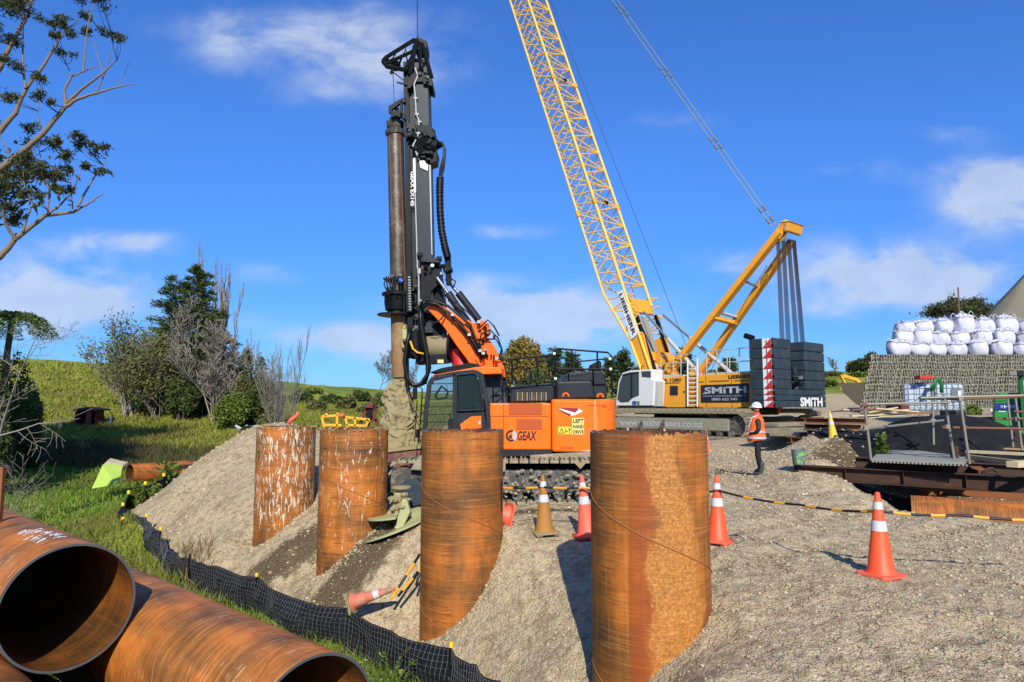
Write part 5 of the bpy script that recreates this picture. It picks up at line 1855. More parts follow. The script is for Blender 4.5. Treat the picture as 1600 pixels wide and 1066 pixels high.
clay_lump('clay_spoil', [(586, 8, 8), (596, 12, 13), (602, 22, 15), (625, 28, 20), (650, 29, 27), (664, 30, 30), (680, 32, 32), (698, 34, 34), (708, 34, 30)], 626, YC, 'clay', 140, 170, amp=.06)
clay_lump('clay_plug', [(574, 13, 12), (585, 13, 13), (590, 11, 10), (593, 9, 9)], 627, YC, 'clay', 40, 20, .03)
mb = B(); mb.ppath([(640, 597), (638, 612), (641, 628), (648, 642), (653, 652)], YC - .32, .016, 8); mb.build('auger_flight_edge', 'mud_steel', rig, smooth=True)
mb = B(); mb.ppath([(636, 668), (645, 661)], YC - .38, .018, 6); mb.build('mud_scraper', 'black_steel', rig)

# undercarriage --------------------------------------------------------------
mpoly('turntable', [(700, 706), (930, 706), (925, 722), (705, 724)], YC - .9, 1.8, 'black_steel')
mpoly('carbody', [(640, 722), (930, 718), (930, 750), (640, 760)], YC - .8, 1.7, 'engine_dark')
mpoly('front_guard', [(600, 706), (665, 700), (665, 728), (600, 733)], YC - .7, 1.3, 'red_rust', .01)
mpoly('front_guard_rail', [(600, 703), (668, 694), (668, 700), (600, 708)], YC - .75, 1.4, 'clay', .01)
mpoly('stabiliser_plate', [(828, 712), (930, 706), (975, 704), (975, 716), (835, 724)], YN - .15, .3, 'mud_track', .01)


def crawler(par, x0, x1, zb, zt, yc_, wid, n_pad_len, mat_pad, mat_frame, yaw=0.0, padth=.05):
    """racetrack of separate shoes; x0..x1 sprocket centres in local metres"""
    rr = (zt - zb) / 2
    zc = (zt + zb) / 2
    L1 = x1 - x0
    per = 2 * L1 + 2 * PI * rr
    n = int(per / n_pad_len)
    base = None
    for k in range(n):
        s = per * k / n
        if s < L1:
            px, pz, a = x0 + s, zt, 0
        elif s < L1 + PI * rr:
            q = (s - L1) / rr
            px, pz, a = x1 + rr * math.sin(q), zc + rr * math.cos(q), q
        elif s < 2 * L1 + PI * rr:
            px, pz, a = x1 - (s - L1 - PI * rr), zb, PI
        else:
            q = (s - 2 * L1 - PI * rr) / rr
            px, pz, a = x0 - rr * math.sin(q), zc - rr * math.cos(q), PI + q
        if base is None:
            mb = MB()
            mb.box((0, 0, 0), (per / n * .86, wid, padth))
            mb.box((-per / n * .25, 0, padth * .8), (.03 * n_pad_len / .19, wid, padth))
            mb.box((per / n * .15, 0, padth * .7), (.03 * n_pad_len / .19, wid, padth * .7))
            base = mb.build('track_shoe', mat_pad, par, local=True)
            o_ = base
        else:
            o_ = base.copy(); COL.objects.link(o_); o_.parent = par
        o_.location = (px, yc_ , pz)
        o_.rotation_euler = (0, a, 0)
    mb = MB()
    mb.box(((x0 + x1) / 2, yc_, zc + .0), (L1, wid * .55, rr * 1.1))
    mb.build('track_frame', mat_frame, par, bevel=.03, local=True)
    for xx, nm in ((x0, 'idler_wheel'), (x1, 'drive_sprocket')):
        mb = MB(); mb.tube((xx, yc_ - wid * .3, zc), (xx, yc_ + wid * .3, zc), rr * .74, n=28); mb.tube((xx, yc_ - wid * .36, zc), (xx, yc_ - wid * .3, zc), rr * .4, n=18)
        mb.build(nm, 'mud_steel', par, smooth=40, local=True)
    nr_ = int(L1 / (rr * 1.0))
    for k in range(nr_):
        xx = x0 + (k + .5) * L1 / nr_
        mb = MB(); mb.tube((xx, yc_ - wid * .38, zb + rr * .34), (xx, yc_ + wid * .38, zb + rr * .34), rr * .26, n=16)
        mb.build('track_roller', 'mud_steel', par, smooth=40, local=True)


loc_rig = rig.location
# tracks as parts of the rig, in the rig's own frame
tx0, tx1 = at(632, 760, 13.3).x - loc_rig.x, at(985, 760, 13.3).x - loc_rig.x
crawler(rig, tx0, tx1, .06, .82, 13.25 - YC, .6, .19, 'mud_track', 'mud_steel')
crawler(rig, tx0, tx1, .06, .82, 16.6 - YC, .6, .19, 'mud_track', 'mud_steel')
mb = B(); mb.ppoly([(640, 735), (655, 712), (700, 706), (790, 722), (790, 738), (700, 738)], 12.9, .5); mb.build('track_guard', 'mud_track', rig, bevel=.03)
random.seed(5)
mb = B()
for k in range(70):
    px, py = random.uniform(790, 925), random.uniform(735, 796)
    mb.ico(at(px, py, 12.94 + random.uniform(-.02, .05)), random.uniform(.012, .035), (1.4, .6, 1), .3)
mb.build('caked_mud', 'mud_track', rig, kind='stuff')
mb = B(); mb.ppoly([(898, 724), (917, 722), (907, 733)], 12.9, .04); mb.build('guard_plate', 'clay', rig)
# ------------------------------------------------------------------ crawler crane
H = Vector((-math.cos(R(50)), math.sin(R(50)), 0))
NN = Vector((-math.sin(R(50)), -math.cos(R(50)), 0))
corner = at(1212, 637, 33.0)
O_ = corner + H * 5.5 - NN * 2.3
O_ = Vector((O_.x, O_.y, gz(O_.x, O_.y)))
crane = thing('crawler_crane', 'large yellow lattice boom crawler crane with dark counterweight stacks behind the drill rig', 'crane', O_, (0, 0, math.atan2(H.y, H.x)))
E_ = Vector((0, 0, EYE))


def cpx(px, py, s):
    """pixel on the vertical plane at lateral offset s -> (a, z) in the crane's frame"""
    d = at(px, py, 1.0) - E_
    t_ = (s - (E_ - O_).dot(NN)) / d.dot(NN)
    p = E_ + d * t_
    return (p - O_).dot(H), p.z - O_.z


def rpx(px, py, a):
    d = at(px, py, 1.0) - E_
    t_ = (a - (E_ - O_).dot(H)) / d.dot(H)
    p = E_ + d * t_
    return (p - O_).dot(NN), p.z - O_.z


def proj(p):
    """world point to photo pixel"""
    q = Vector(p) - E_
    fwd = q.y * ct + q.z * st
    up = -q.y * st + q.z * ct
    return CX + F * q.x / fwd, CY - F * up / fwd


def L2W(a, s, z):
    return O_ + H * a + NN * s + Vector((0, 0, z))


def cside(name, pts, s, th, mat, bev=.02, par=None):
    """polygon drawn on side plane s, extruded away from the camera"""
    q = [cpx(x, y, s) for x, y in pts]
    mb = MB().extr([(a, s, z) for a, z in q], (0, -th, 0))
    return mb.build(name, mat, par or crane, bevel=bev, local=True)


def crear(name, pts, a, th, mat, bev=.02, par=None):
    q = [rpx(x, y, a) for x, y in pts]
    return MB().extr([(a, s, z) for s, z in q], (th, 0, 0)).build(name, mat, par or crane, bevel=bev, local=True)


AR = -5.5
a_in = cpx(1172, 600, 2.3)[0]
ys_n = [527, 543, 559, 576, 592, 607.5, 617, 626, 637]
s_far_in = rpx(1260, 600, AR)[0]
s_far = rpx(1290, 600, AR)[0]
s_near_in = rpx(1237, 600, AR)[0]
zs_ = [cpx(1212, y, 2.3)[1] for y in ys_n]
for i in range(8):
    z1, z0 = zs_[i], zs_[i + 1]
    g = .014
    MB().box(((AR + a_in) / 2, (2.3 + s_near_in) / 2, (z0 + z1) / 2), (a_in - AR, 2.3 - s_near_in, z1 - z0 - g)).build('counterweight_slab', 'cw_slate', crane, bevel=.025, local=True)
    MB().box(((AR + a_in) / 2, (s_far + s_far_in) / 2, (z0 + z1) / 2), (a_in - AR, s_far_in - s_far, z1 - z0 - g)).build('counterweight_slab', 'cw_slate', crane, bevel=.06, local=True)
    # chevron plates
    zc0, zc1 = z0 + g, z1 - g
    c0, c1 = cpx(1193, 600, 2.3)[0], cpx(1207, 600, 2.3)[0]
    wpl = MB().box(((c0 + c1) / 2, 2.305, (zc0 + zc1) / 2), (abs(c1 - c0), .01, zc1 - zc0)).build('warning_board', 'sign_white', crane, local=True)
    MB().extr([(c1, 2.312, zc0), (c0 - .02, 2.312, zc0), (c1, 2.312, zc1)], (0, .003, 0)).build('red_triangle', 'sign_red', wpl, local=True)
    d0, d1 = cpx(1208, 600, 2.3)[0], cpx(1210.5, 600, 2.3)[0]
    MB().box(((d0 + d1) / 2, 2.31, z0 + .12), (.10, .06, .10)).build('slab_lug', 'black_steel', crane, bevel=.01, local=True)
MB().tube((AR + .35, 2.31, zs_[-1] + .3), (AR + .35, 2.33, zs_[0] - .1), .02, n=6).build('lashing_strap', 'red_rust', crane, local=True)
# base tray between the stacks, lower three courses
for i in (5, 6, 7):
    z1, z0 = zs_[i], zs_[i + 1]
    MB().box((AR + .5, (s_near_in + s_far_in) / 2, (z0 + z1) / 2), (1.0, s_near_in - s_far_in + .02, z1 - z0 - .02)).build('counterweight_tray', 'cw_slate', crane, bevel=.03, local=True)
q0, q1 = rpx(1250, 635.5, AR), rpx(1284, 621.5, AR)
text('lettering', 'SMiTH', 'sign_white', (AR - .01, q0[0], q0[1]), (0, -1, 0), (0, 0, 1), q1[1] - q0[1], crane, q0[0] - q1[0], .04, .02, local=True)
# machinery in the gap with rope drums
zt_ = zs_[5]
mb = MB(); mb.box((AR + 1.6, (s_near_in + s_far_in) / 2, zt_ + .3), (1.6, s_near_in - s_far_in - .1, 1.2)); mb.build('winch_housing', 'engine_dark', crane, bevel=.04, local=True)
q = [rpx(x, y, AR + .5) for x, y in ((1238, 572), (1258, 574), (1268, 588), (1244, 588))]
MB().extr([(AR + .5, s, z) for s, z in q], (.4, 0, -.1)).build('rope_guard', 'cw_slate', crane, bevel=.02, local=True)
random.seed(9)
for k in range(26):
    s, z = rpx(random.uniform(1240, 1276), random.uniform(586, 606), AR + .3)
    MB().box((AR + random.uniform(.1, .8), s, z), (random.uniform(.08, .3), random.uniform(.08, .3), random.uniform(.05, .25))).build('machinery_fitting', random.choice(['engine_dark', 'black_steel', 'cw_slate', 'steel_grey']), crane, bevel=.01, local=True)
MB().tube((a_in - .2, 2.2, zs_[0] + .05), (a_in + .25, 2.2, zs_[0] + .22), .14, n=14).build('rear_lamp', 'black_steel', crane, smooth=40, local=True)

# superstructure
SD = 1.6
hs = cside('machine_house', [(1032, 589), (1180, 582), (1180, 637), (1032, 637)], SD, 3.1, 'crane_amber', .03)
for px in (1072, 1092, 1104, 1144):
    a_, z_ = cpx(px, 636, SD); _, z2 = cpx(px, 588, SD)
    MB().box((a_, SD + .003, (z_ + z2) / 2), (.02, .01, z2 - z_)).build('panel_gap', 'sign_black', hs, local=True)
for (x0, y0, x1) in ((1034, 599, 1062), (1108, 596, 1139), (1148, 595, 1172), (1090, 597, 1100)):
    a0, z0 = cpx(x0, y0, SD); a1, _ = cpx(x1, y0, SD)
    MB().box(((a0 + a1) / 2, SD + .01, z0), (abs(a1 - a0), .02, .05)).build('grab_slot', 'steel_rusty', hs, local=True)
cside('door_window', [(1046.5, 603), (1059, 603), (1059, 618), (1046.5, 618)], SD + .012, .02, 'sign_navy', 0, hs)
for (px, py) in ((1033.5, 614), (1068.5, 612.5)):
    cside('door_latch', [(px - 1, py - 1.5), (px + 1.2, py - 1.5), (px + 1.2, py + 1.5), (px - 1, py + 1.5)], SD + .02, .03, 'sign_black', 0, hs)


def side_text(body, mat, x0, yb, x1, yt, s, bold=.02, par=None):
    a0, z0 = cpx(x0, yb, s); a1, z1 = cpx(x1, yt, s)
    return text('lettering', body, mat, (a0, s, z0), (-1, 0, 0), (0, 0, 1), z1 - z0, par or crane, a0 - a1, bold, .004, local=True)


side_text('LR 1280', 'sign_black', 1033.5, 597, 1064, 591, SD + .012, .03, hs)
side_text('LIEBHERR', 'sign_black', 1138, 592, 1180, 584.8, SD + .012, .035, hs)
bd = cside('name_board', [(1095, 602), (1170, 599), (1170, 628.5), (1095, 629)], SD + .03, .03, 'sign_navy', 0)
side_text('SMiTH', 'letter_silver', 1101, 615.5, 1166, 603.5, SD + .034, .03, bd)
side_text('CRANE & CONSTRUCTION LTD', 'letter_silver', 1098.5, 620, 1166, 617.3, SD + .034, .02, bd)
side_text('0800 622 545', 'letter_silver', 1112, 626, 1152, 621.5, SD + .034, .02, bd)
a0, z0 = cpx(1098, 615.8, SD + .034); a1, z1 = cpx(1104, 614.2, SD + .034)
MB().box(((a0 + a1) / 2, SD + .038, (z0 + z1) / 2), (a0 - a1, .004, z1 - z0)).build('lettering_bar', 'letter_silver', bd, local=True)
# deck, handrails and ladder
for (pts, s) in (([(1033, 590), (1033, 556), (1056, 553.5), (1075, 554)], SD), ([(1033, 568), (1073, 567)], SD), ([(1052, 590), (1052, 554)], SD), ([(1064, 590), (1064, 554)], SD),
                 ([(1091, 585), (1091, 556), (1095, 549), (1100, 549), (1172, 543)], SD), ([(1104, 568), (1172, 564)], SD), ([(1120, 584), (1120, 548)], SD), ([(1136, 584), (1136, 547)], SD), ([(1155, 584), (1155, 545)], SD),
                 ([(1104, 584), (1104, 551), (1108, 549)], SD), ([(1140, 575), (1140, 558), (1148, 556), (1162, 556), (1168, 560), (1170, 575)], -1.0), ([(1036, 582), (1045, 573), (1058, 565)], SD - .2)):
    q = [cpx(x, y, s) for x, y in pts]
    MB().path([(a, s, z) for a, z in q], .028, 6).build('handrail', 'crane_grey', crane, local=True)
lad = MB()
for px in (1074.5, 1089.5):
    q = [cpx(px, y, SD + .12) for y in (560, 635)]
    lad.path([(a, SD + .12, z) for a, z in q], .05, 6)
for k in range(9):
    q = [cpx(x, 577 + k * 7, SD + .12) for x in (1074.5, 1089.5)]
    lad.path([(a, SD + .12, z) for a, z in q], .035, 6)
lad.build('ladder', 'cab_white', crane, local=True)
cside('deck', [(1034, 586), (1058, 585), (1058, 589), (1034, 590)], SD, 3.0, 'crane_grey', .01)
cside('deck', [(1100, 583), (1172, 580), (1172, 583), (1100, 586)], SD - .05, 2.9, 'crane_grey', .01)
# cab
CS = 2.7
cab = cside('cab_body', [(962, 634), (966, 597), (972, 583), (984, 579), (1018, 577), (1018, 593), (1022, 594), (1020, 634)], CS - .02, 1.0, 'cab_white', .03)
cside('cab_window', [(964.5, 624), (968, 599), (973, 585), (984, 582), (998, 581), (998, 618), (988, 622), (982, 628), (970, 629)], CS, .03, 'glass_dark', 0, cab)
cside('cab_window', [(1002, 580.5), (1016.5, 580), (1016.5, 590), (1003, 589)], CS, .03, 'glass_dark', 0, cab)
cside('window_frame', [(985.5, 584), (987.5, 584), (987.5, 621), (985.5, 623)], CS + .02, .03, 'sign_black', 0, cab)
cside('window_frame', [(972, 585), (998, 581), (998, 583), (973, 587)], CS + .02, .03, 'sign_black', 0, cab)
cside('cab_decal', [(988, 627), (994, 626.5), (994, 632), (988, 632)], CS + .02, .02, 'blue_paint', 0, cab)
cside('cab_decal', [(995.5, 627), (999, 627), (999, 632), (995.5, 632)], CS + .02, .02, 'green_paint', 0, cab)
cside('cab_sill', [(966, 631), (1024, 635), (1024, 638), (966, 638)], CS - .1, 1.1, 'cw_slate', .02)
cside('cab_platform', [(955, 637), (1032, 637), (1032, 641), (955, 641)], CS - .1, 4.0, 'engine_dark', .02)
cside('support_post', [(1005, 594), (1022, 594), (1028, 598), (1028, 635), (1022, 635), (1022, 600), (1010, 600), (1010, 635), (1005, 635)], CS - .15, .5, 'crane_grey', .01)
cside('radiator_unit', [(1021, 606), (1031, 600), (1031, 636), (1021, 636)], 1.6, 1.5, 'engine_dark', .02)
MB().path([(cpx(997, 579, CS)[0], CS - .3, cpx(997, 579, CS)[1]), (cpx(997, 572, CS)[0], CS - .3, cpx(997, 572, CS)[1]), (cpx(1001, 572, CS)[0], CS - .3, cpx(1001, 572, CS)[1])], .03, 6).build('antenna', 'black_steel', crane, local=True)

# lattice boom --------------------------------------------------------------
bw = 1.12
pts_b = {}
# near back chord from the photo gives the boom line on plane s=+bw
a0, z0 = cpx(1024, 600, bw)
a1, z1 = cpx(825, 0, bw)
D = Vector((a1 - a0, 0, z1 - z0)).normalized()
Bk0 = Vector((a0, 0, z0))
fr0 = Vector((cpx(943, 460, bw)[0], 0, cpx(943, 460, bw)[1]))
U_ = (fr0 - Bk0) - D * (fr0 - Bk0).dot(D)
dep = U_.length
U_.normalize()
t_lat = (Vector((cpx(995, 465, bw)[0], 0, cpx(995, 465, bw)[1])) - Bk0).dot(D)
t_tap = (fr0 - Bk0).dot(D)
print('boom depth', round(dep, 2), 'elev', round(math.degrees(math.atan2(D.z, D.x)), 1), 'taper at', round(t_tap, 2), 'z0', round(z0, 2), 'a0', round(a0, 2))
best = None
gt = cpx(1207, 352, .5)
for LL in range(24, 70):
    hd = Bk0 + D * LL + U_ * dep * .5
    w0, w1 = L2W(gt[0], .5, gt[1]), L2W(hd.x, .5, hd.z)
    for k in range(1, 400):
        px, py = proj(w0.lerp(w1, k / 400))
        if py < 0:
            break
    if best is None or abs(px - 957) < best[0]:
        best = (abs(px - 957), LL, px)
BL = best[1]
print('boom length', best)


def bp(t_, s, f):
    """boom point: along, lateral, depth fraction (0 back, 1 front)"""
    p = Bk0 + D * t_ + U_ * dep * f
    return Vector((p.x, s, p.z))


for s in (-bw, bw):
    for f in (0, 1):
        st_t = .5 if f == 0 else t_tap
        if f == 0 and s < 0:
            st_t = t_lat
        MB().path([bp(t_, s, f) for t_ in np.linspace(st_t, BL, 40)], .075 if f else .09, 8).build('boom_chord', 'crane_yellow', crane, smooth=40, local=True)
bay = 1.52
nb_ = int((BL - t_tap) / bay)
for i in range(nb_):
    t0, t1 = t_tap + i * bay, t_tap + (i + 1) * bay
    mb = MB()
    for s in (-bw, bw):
        mb.tube(bp(t0, s, 0), bp(t1, s, 1) if i % 2 else bp(t0 + bay * .5, s, 1), .044, n=6)
        mb.tube(bp(t0, s, 1), bp(t0 + bay * .5, s, 0), .044, n=6)
        mb.tube(bp(t0 + bay * .5, s, 0), bp(t1, s, 1), .044, n=6)
        mb.tube(bp(t0 + bay * .5, s, 1), bp(t1, s, 0), .044, n=6)
    for f in (0, 1):
        mb.tube(bp(t0, -bw, f), bp(t0 + bay * .5, bw, f), .044, n=6)
        mb.tube(bp(t0 + bay * .5, bw, f), bp(t1, -bw, f), .044, n=6)
    mb.tube(bp(t0, -bw, 0), bp(t0, bw, 0), .044, n=6)
    mb.build('boom_lattice', 'crane_yellow', crane, local=True)
    if i % 7 == 4:
        for s in (-bw, bw):
            for f in (0, 1):
                MB().tube(bp(t0 - .2, s, f), bp(t0 + .2, s, f), .14, n=8).build('section_pin', 'crane_amber', crane, smooth=40, local=True)
        MB().box(bp(t0 + .1, 0, 0), (.3, .2, .2)).build('rope_roller', 'black_steel', crane, bevel=.02, local=True)
# boom foot
for s in (-bw, bw):
    fpts = [cpx(x, y, bw) for x, y in ((943, 460), (984, 531), (1001, 576), (1010, 600))]
    MB().path([(a, s, z) for a, z in fpts], .085, 8).build('boom_chord', 'crane_yellow', crane, smooth=40, local=True)
    pl = [cpx(x, y, bw) for x, y in ((984, 531), (1005, 521), (1026, 606), (1012, 604))]
    MB().extr([(a, s, z) for a, z in pl], (0, .08 if s < 0 else -.08, 0)).build('boom_foot_plate', 'crane_amber', crane, bevel=.02, local=True)
    mb = MB()
    lft = [(947, 468), (956, 484), (966, 500), (975, 516), (983, 530)]
    rgt = [(990, 460), (994, 474), (998, 490), (1001, 505), (1004, 520)]
    for i in range(5):
        A_, B_ = cpx(*lft[i], bw), cpx(*rgt[i], bw)
        mb.tube((A_[0], s, A_[1]), (B_[0], s, B_[1]), .044, n=6)
        if i < 4:
            C_ = cpx(*(rgt[i + 1] if i % 2 else lft[i + 1]), bw)
            S_ = A_ if i % 2 else B_
            mb.tube((S_[0], s, S_[1]), (C_[0], s, C_[1]), .044, n=6)
    mb.build('boom_lattice', 'crane_yellow', crane, local=True)
q = [cpx(x, y, bw + .12) for x, y in ((965, 458), (971.5, 453), (998, 520), (986, 531))]
sg = MB().extr([(a, bw + .12, z) for a, z in q], (0, -.03, 0)).build('name_board', 'sign_white', crane, local=True)
dn = (Vector((q[3][0], 0, q[3][1])) - Vector((q[0][0], 0, q[0][1])))
dn2 = (Vector((q[2][0], 0, q[2][1])) - Vector((q[1][0], 0, q[1][1])))
X_ = ((dn + dn2) / 2).normalized()
U2 = Vector((0, 1, 0)).cross(X_)
wsg = abs((Vector((q[1][0], 0, q[1][1])) - Vector((q[0][0], 0, q[0][1]))).dot(U2))
wsg2 = abs((Vector((q[2][0], 0, q[2][1])) - Vector((q[3][0], 0, q[3][1]))).dot(U2))
hgt = min(wsg, wsg2) * .7
st0 = Vector((q[0][0], bw + .13, q[0][1])) + X_ * .15 + U2 * hgt * .2
text('lettering', 'LIEBHERR', 'sign_black', st0, X_, U2, hgt * 1.05, sg, dn.length * .9, .032, .004, local=True)
# back plates, drum and struts near the foot
def bpl(name, t0, t1, mat, f=0.0, sw=bw, th=.08, bev=.02):
    MB().extr([bp(t0, -sw, f), bp(t0, sw, f), bp(t1, sw, f), bp(t1, -sw, f)], U_ * th).build(name, mat, crane, bevel=bev, local=True)
tt = lambda px, py: (Vector((cpx(px, py, bw)[0], 0, cpx(px, py, bw)[1])) - Bk0).dot(D)
bpl('boom_back_plate', tt(999, 478), tt(992, 456), 'crane_amber', 0, bw - .02)
bpl('grey_panel', tt(1014, 548), tt(1000, 482), 'concrete', .12, .5, .05)
bpl('boom_back_plate', tt(1016, 560), tt(1013, 545), 'crane_amber', 0, .7)
bpl('grey_panel', tt(1024, 600), tt(1017, 565), 'crane_grey', 0, .8)
MB().tube(bp(tt(1018, 560), -.75, -.15), bp(tt(1018, 560), .3, -.15), .45, n=24).build('boom_winch_drum', 'crane_amber', crane, smooth=40, local=True)
for s in (-bw + .05, bw - .25):
    MB().beam(bp(tt(998, 482), s, -.05), bp(tt(1020, 590), s * 1.0, -.05), .22, .18).build('boom_stop_arm', 'black_steel', crane, bevel=.02, local=True)
for s, (x0, y0), (x1, y1) in ((.9, (1006, 487), (1106, 600)), (-.9, (1036, 492), (1148, 588))):
    A_, B_ = cpx(x0, y0, s), cpx(x1, y1, s)
    m_ = (A_[0] * .6 + B_[0] * .4, A_[1] * .6 + B_[1] * .4)
    MB().tube((A_[0], s, A_[1]), (m_[0], s, m_[1]), .07, n=10).build('boom_stop_rod', 'steel_grey', crane, smooth=40, local=True)
    MB().tube((m_[0], s, m_[1]), (B_[0], s, B_[1]), .12, n=12).build('boom_stop_cylinder', 'crane_grey', crane, smooth=40, local=True)

# derrick frame -----------------------------------------------------------
GL = []
for s, (x0, y0), (x1, y1) in ((1.15, (1046, 582), (1219, 362)), (-1.15, (1090, 588), (1238, 376))):
    A_, B_ = cpx(x0, y0, s), cpx(x1, y1, s * .62)
    GL.append((Vector((A_[0], s, A_[1])), Vector((B_[0], s * .62, B_[1]))))
    MB().beam(GL[-1][0], GL[-1][1], .30, .48, up=(0, 1, 0)).build('derrick_leg', 'crane_amber', crane, bevel=.03, local=True)
for f, mt_, w_ in ((.42, 'crane_amber', .4), (.46, 'crane_grey', .22)):
    MB().beam(GL[0][0].lerp(GL[0][1], f), GL[1][0].lerp(GL[1][1], f), w_, w_ * .6).build('cross_member', mt_, crane, bevel=.03, local=True)
MB().beam(GL[0][0].lerp(GL[0][1], .68), GL[1][0].lerp(GL[1][1], .68), .1, .1).build('cross_member', 'steel_grey', crane, local=True)
for k in range(7):
    f = .80 + k * .017
    c_ = GL[1][0].lerp(GL[1][1], f - .06)
    dl = (GL[1][1] - GL[1][0]).normalized()
    MB().box(c_ + Vector((0, .17, 0)), (.10, .02, .32), Matrix.Rotation(.6, 3, 'Y')).build('marking_bar', 'crane_yellow', crane, local=True)
hp = [cpx(x, y, .75) for x, y in ((1208, 366), (1216, 352), (1227, 344), (1232, 346), (1224, 352), (1222, 366), (1217, 374))]
head = MB().extr([(a, .75, z) for a, z in hp], (0, -.12, 0)).build('derrick_head_plate', 'crane_amber', crane, bevel=.02, local=True)
hp2 = [cpx(x, y, .75) for x, y in ((1226, 343.5), (1233, 345), (1230, 360), (1225, 362))]
MB().extr([(a, .75, z) for a, z in hp2], (0, -1.5, 0)).build('derrick_head', 'crane_amber', crane, bevel=.03, local=True)
hp3 = [cpx(x, y, .8) for x, y in ((1217, 347), (1227, 343), (1234, 345), (1226, 347))]
MB().extr([(a, .8, z) for a, z in hp3], (0, -1.6, 0)).build('derrick_head_cap', 'crane_yellow', crane, bevel=.02, local=True)
for k in range(5):
    s = .5 - k * .28
    a_, z_ = cpx(1220, 368, s)
    MB().tube((a_, s - .04, z_), (a_, s + .04, z_), .34, n=22).build('head_sheave', 'clay' if k == 0 else 'black_steel', crane, smooth=40, local=True)
# reeved ropes
mb = MB()
for g in range(4):
    for k in range(7):
        s0 = .62 - g * .40 - k * .035
        x0 = 1213 + g * 8.2 + k * .9
        x1 = 1222 + g * 10 - (2 if g < 2 else 0) + k * 1.15
        A_ = rpx(x0, 374 - (g > 1) * 4, -3.6) if False else cpx(x0, 376, s0)
        B_ = rpx(x1 if g < 2 else x1 + 1, 562, AR + 1.0)
        mb.tube((A_[0], s0, A_[1]), (AR + 1.0, B_[0], B_[1]), .014, n=4, cap=False)
mb.build('reeving_ropes', 'rope_dark', crane, local=True)
# pendants
hd = Bk0 + D * BL + U_ * dep * .5
for s, (x0, y0) in ((.55, (1207, 356)), (-.35, (1213, 352))):
    g0 = cpx(x0, y0, s)
    A_, B_ = Vector((g0[0], s, g0[1])), Vector((hd.x, s * 1.3, hd.z))
    MB().tube(A_, B_, .028, n=6).build('pendant_rope', 'cable_steel', crane, local=True)
    Lp = (B_ - A_).length
    for dd in (.3, 1.1, 6.0, 6.6, 12.5, 13.1, 19, 19.6):
        MB().tube(A_.lerp(B_, dd / Lp), A_.lerp(B_, (dd + .35) / Lp), .07, n=8).build('pendant_link', 'steel_grey', crane, smooth=40, local=True)
MB().box(hd, (1.2, 1.8, 1.2)).build('boom_head', 'crane_yellow', crane, bevel=.05, local=True)
wz = cpx(1082, 566, .2)
MB().tube((wz[0], .2, wz[1]), bp(BL, .2, -.1), .018, n=5).build('hoist_rope', 'rope_dark', crane, local=True)
for (x0, y0, x1, y1, s) in ((1165, 470, 1108, 585, 1.0), (1199, 415, 1165, 470, 1.0)):
    A_, B_ = cpx(x0, y0, s), cpx(x1, y1, s)
    MB().tube((A_[0], s, A_[1]), (B_[0], s, B_[1]), .016, n=5).build('hoist_rope', 'rope_dark', crane, local=True)
A_, B_ = bp(25, 0, .2), bp(tt(1020, 580), 0, .1)
MB().tube(A_, B_, .018, n=5).build('hoist_rope', 'rope_dark', crane, local=True)
# pedestal brackets under the derrick legs
for s in (1.15, -1.15):
    A_ = cpx(1046, 582, 1.15)
    MB().extr([(A_[0] + .5, s - .1, A_[1] - .5), (A_[0] - .9, s - .1, A_[1] - .5), (A_[0] - .2, s - .1, A_[1] + .5), (A_[0] + .2, s - .1, A_[1] + .5)], (0, .2, 0)).build('leg_bracket', 'crane_amber', crane, bevel=.02, local=True)
MB().box((.2, 0, cpx(1040, 640, 1.6)[1] - .1), (7.5, 2.9, .35)).build('slewing_platform', 'engine_dark', crane, bevel=.03, local=True)
MB().tube((0, 0, .5), (0, 0, cpx(1040, 642, 1.6)[1]), 1.2, n=32).build('slewing_ring', 'black_steel', crane, smooth=40, local=True)
zt = cpx(1100, 641, 3.3)[1]
MB().box((0, 0, .85), (3.4, 5.0, .7)).build('carbody', 'engine_dark', crane, bevel=.06, local=True)
MB().extr([(-3.2, -.6, 1.2), (-1.4, -.6, 1.2), (-1.8, -.6, 1.8), (-3.6, -.6, 1.8)], (0, -1.6, 0)).build('orange_carrier', 'drum_orange', crane, bevel=.03, local=True)
al, ar = 4.4, cpx(1158, 665, 3.3)[0]
print('crawler rear a', round(ar, 2), 'top', round(zt, 2), 'ground', round(O_.z, 2), 'pads y', [round(proj(L2W(a, 3.3, 0))[1]) for a in (4, 0, -4)], [round(proj(L2W(a, 3.3, 0))[0]) for a in (4, 0, -4)])
crawler(crane, ar, al, .08, zt - .1, 3.2, 1.3, .36, 'crawler_pad', 'crawler_khaki', padth=.14)
crawler(crane, ar, al, .08, zt - .1, -3.2, 1.3, .36, 'crawler_pad', 'crawler_khaki', padth=.14)
tf = MB().box(((ar + al) / 2, 3.45, (zt) / 2 - .0), (al - ar - .9, .5, zt * .42)).build('track_side_frame', 'crawler_khaki', crane, bevel=.04, local=True)
side_text('www.smithcranes.co.nz', 'letter_silver', 968, 665, 1098, 657, 3.71, .02, tf)
for px in (1000, 1034):
    A_ = cpx(px, 668, 3.75)
    MB().extr([(A_[0] + .25, 3.72, A_[1] - .1), (A_[0] - .2, 3.72, A_[1] - .1), (A_[0] - .15, 3.72, A_[1] + .45)], (0, .06, 0)).build('frame_bracket', 'mud_steel', tf, local=True)

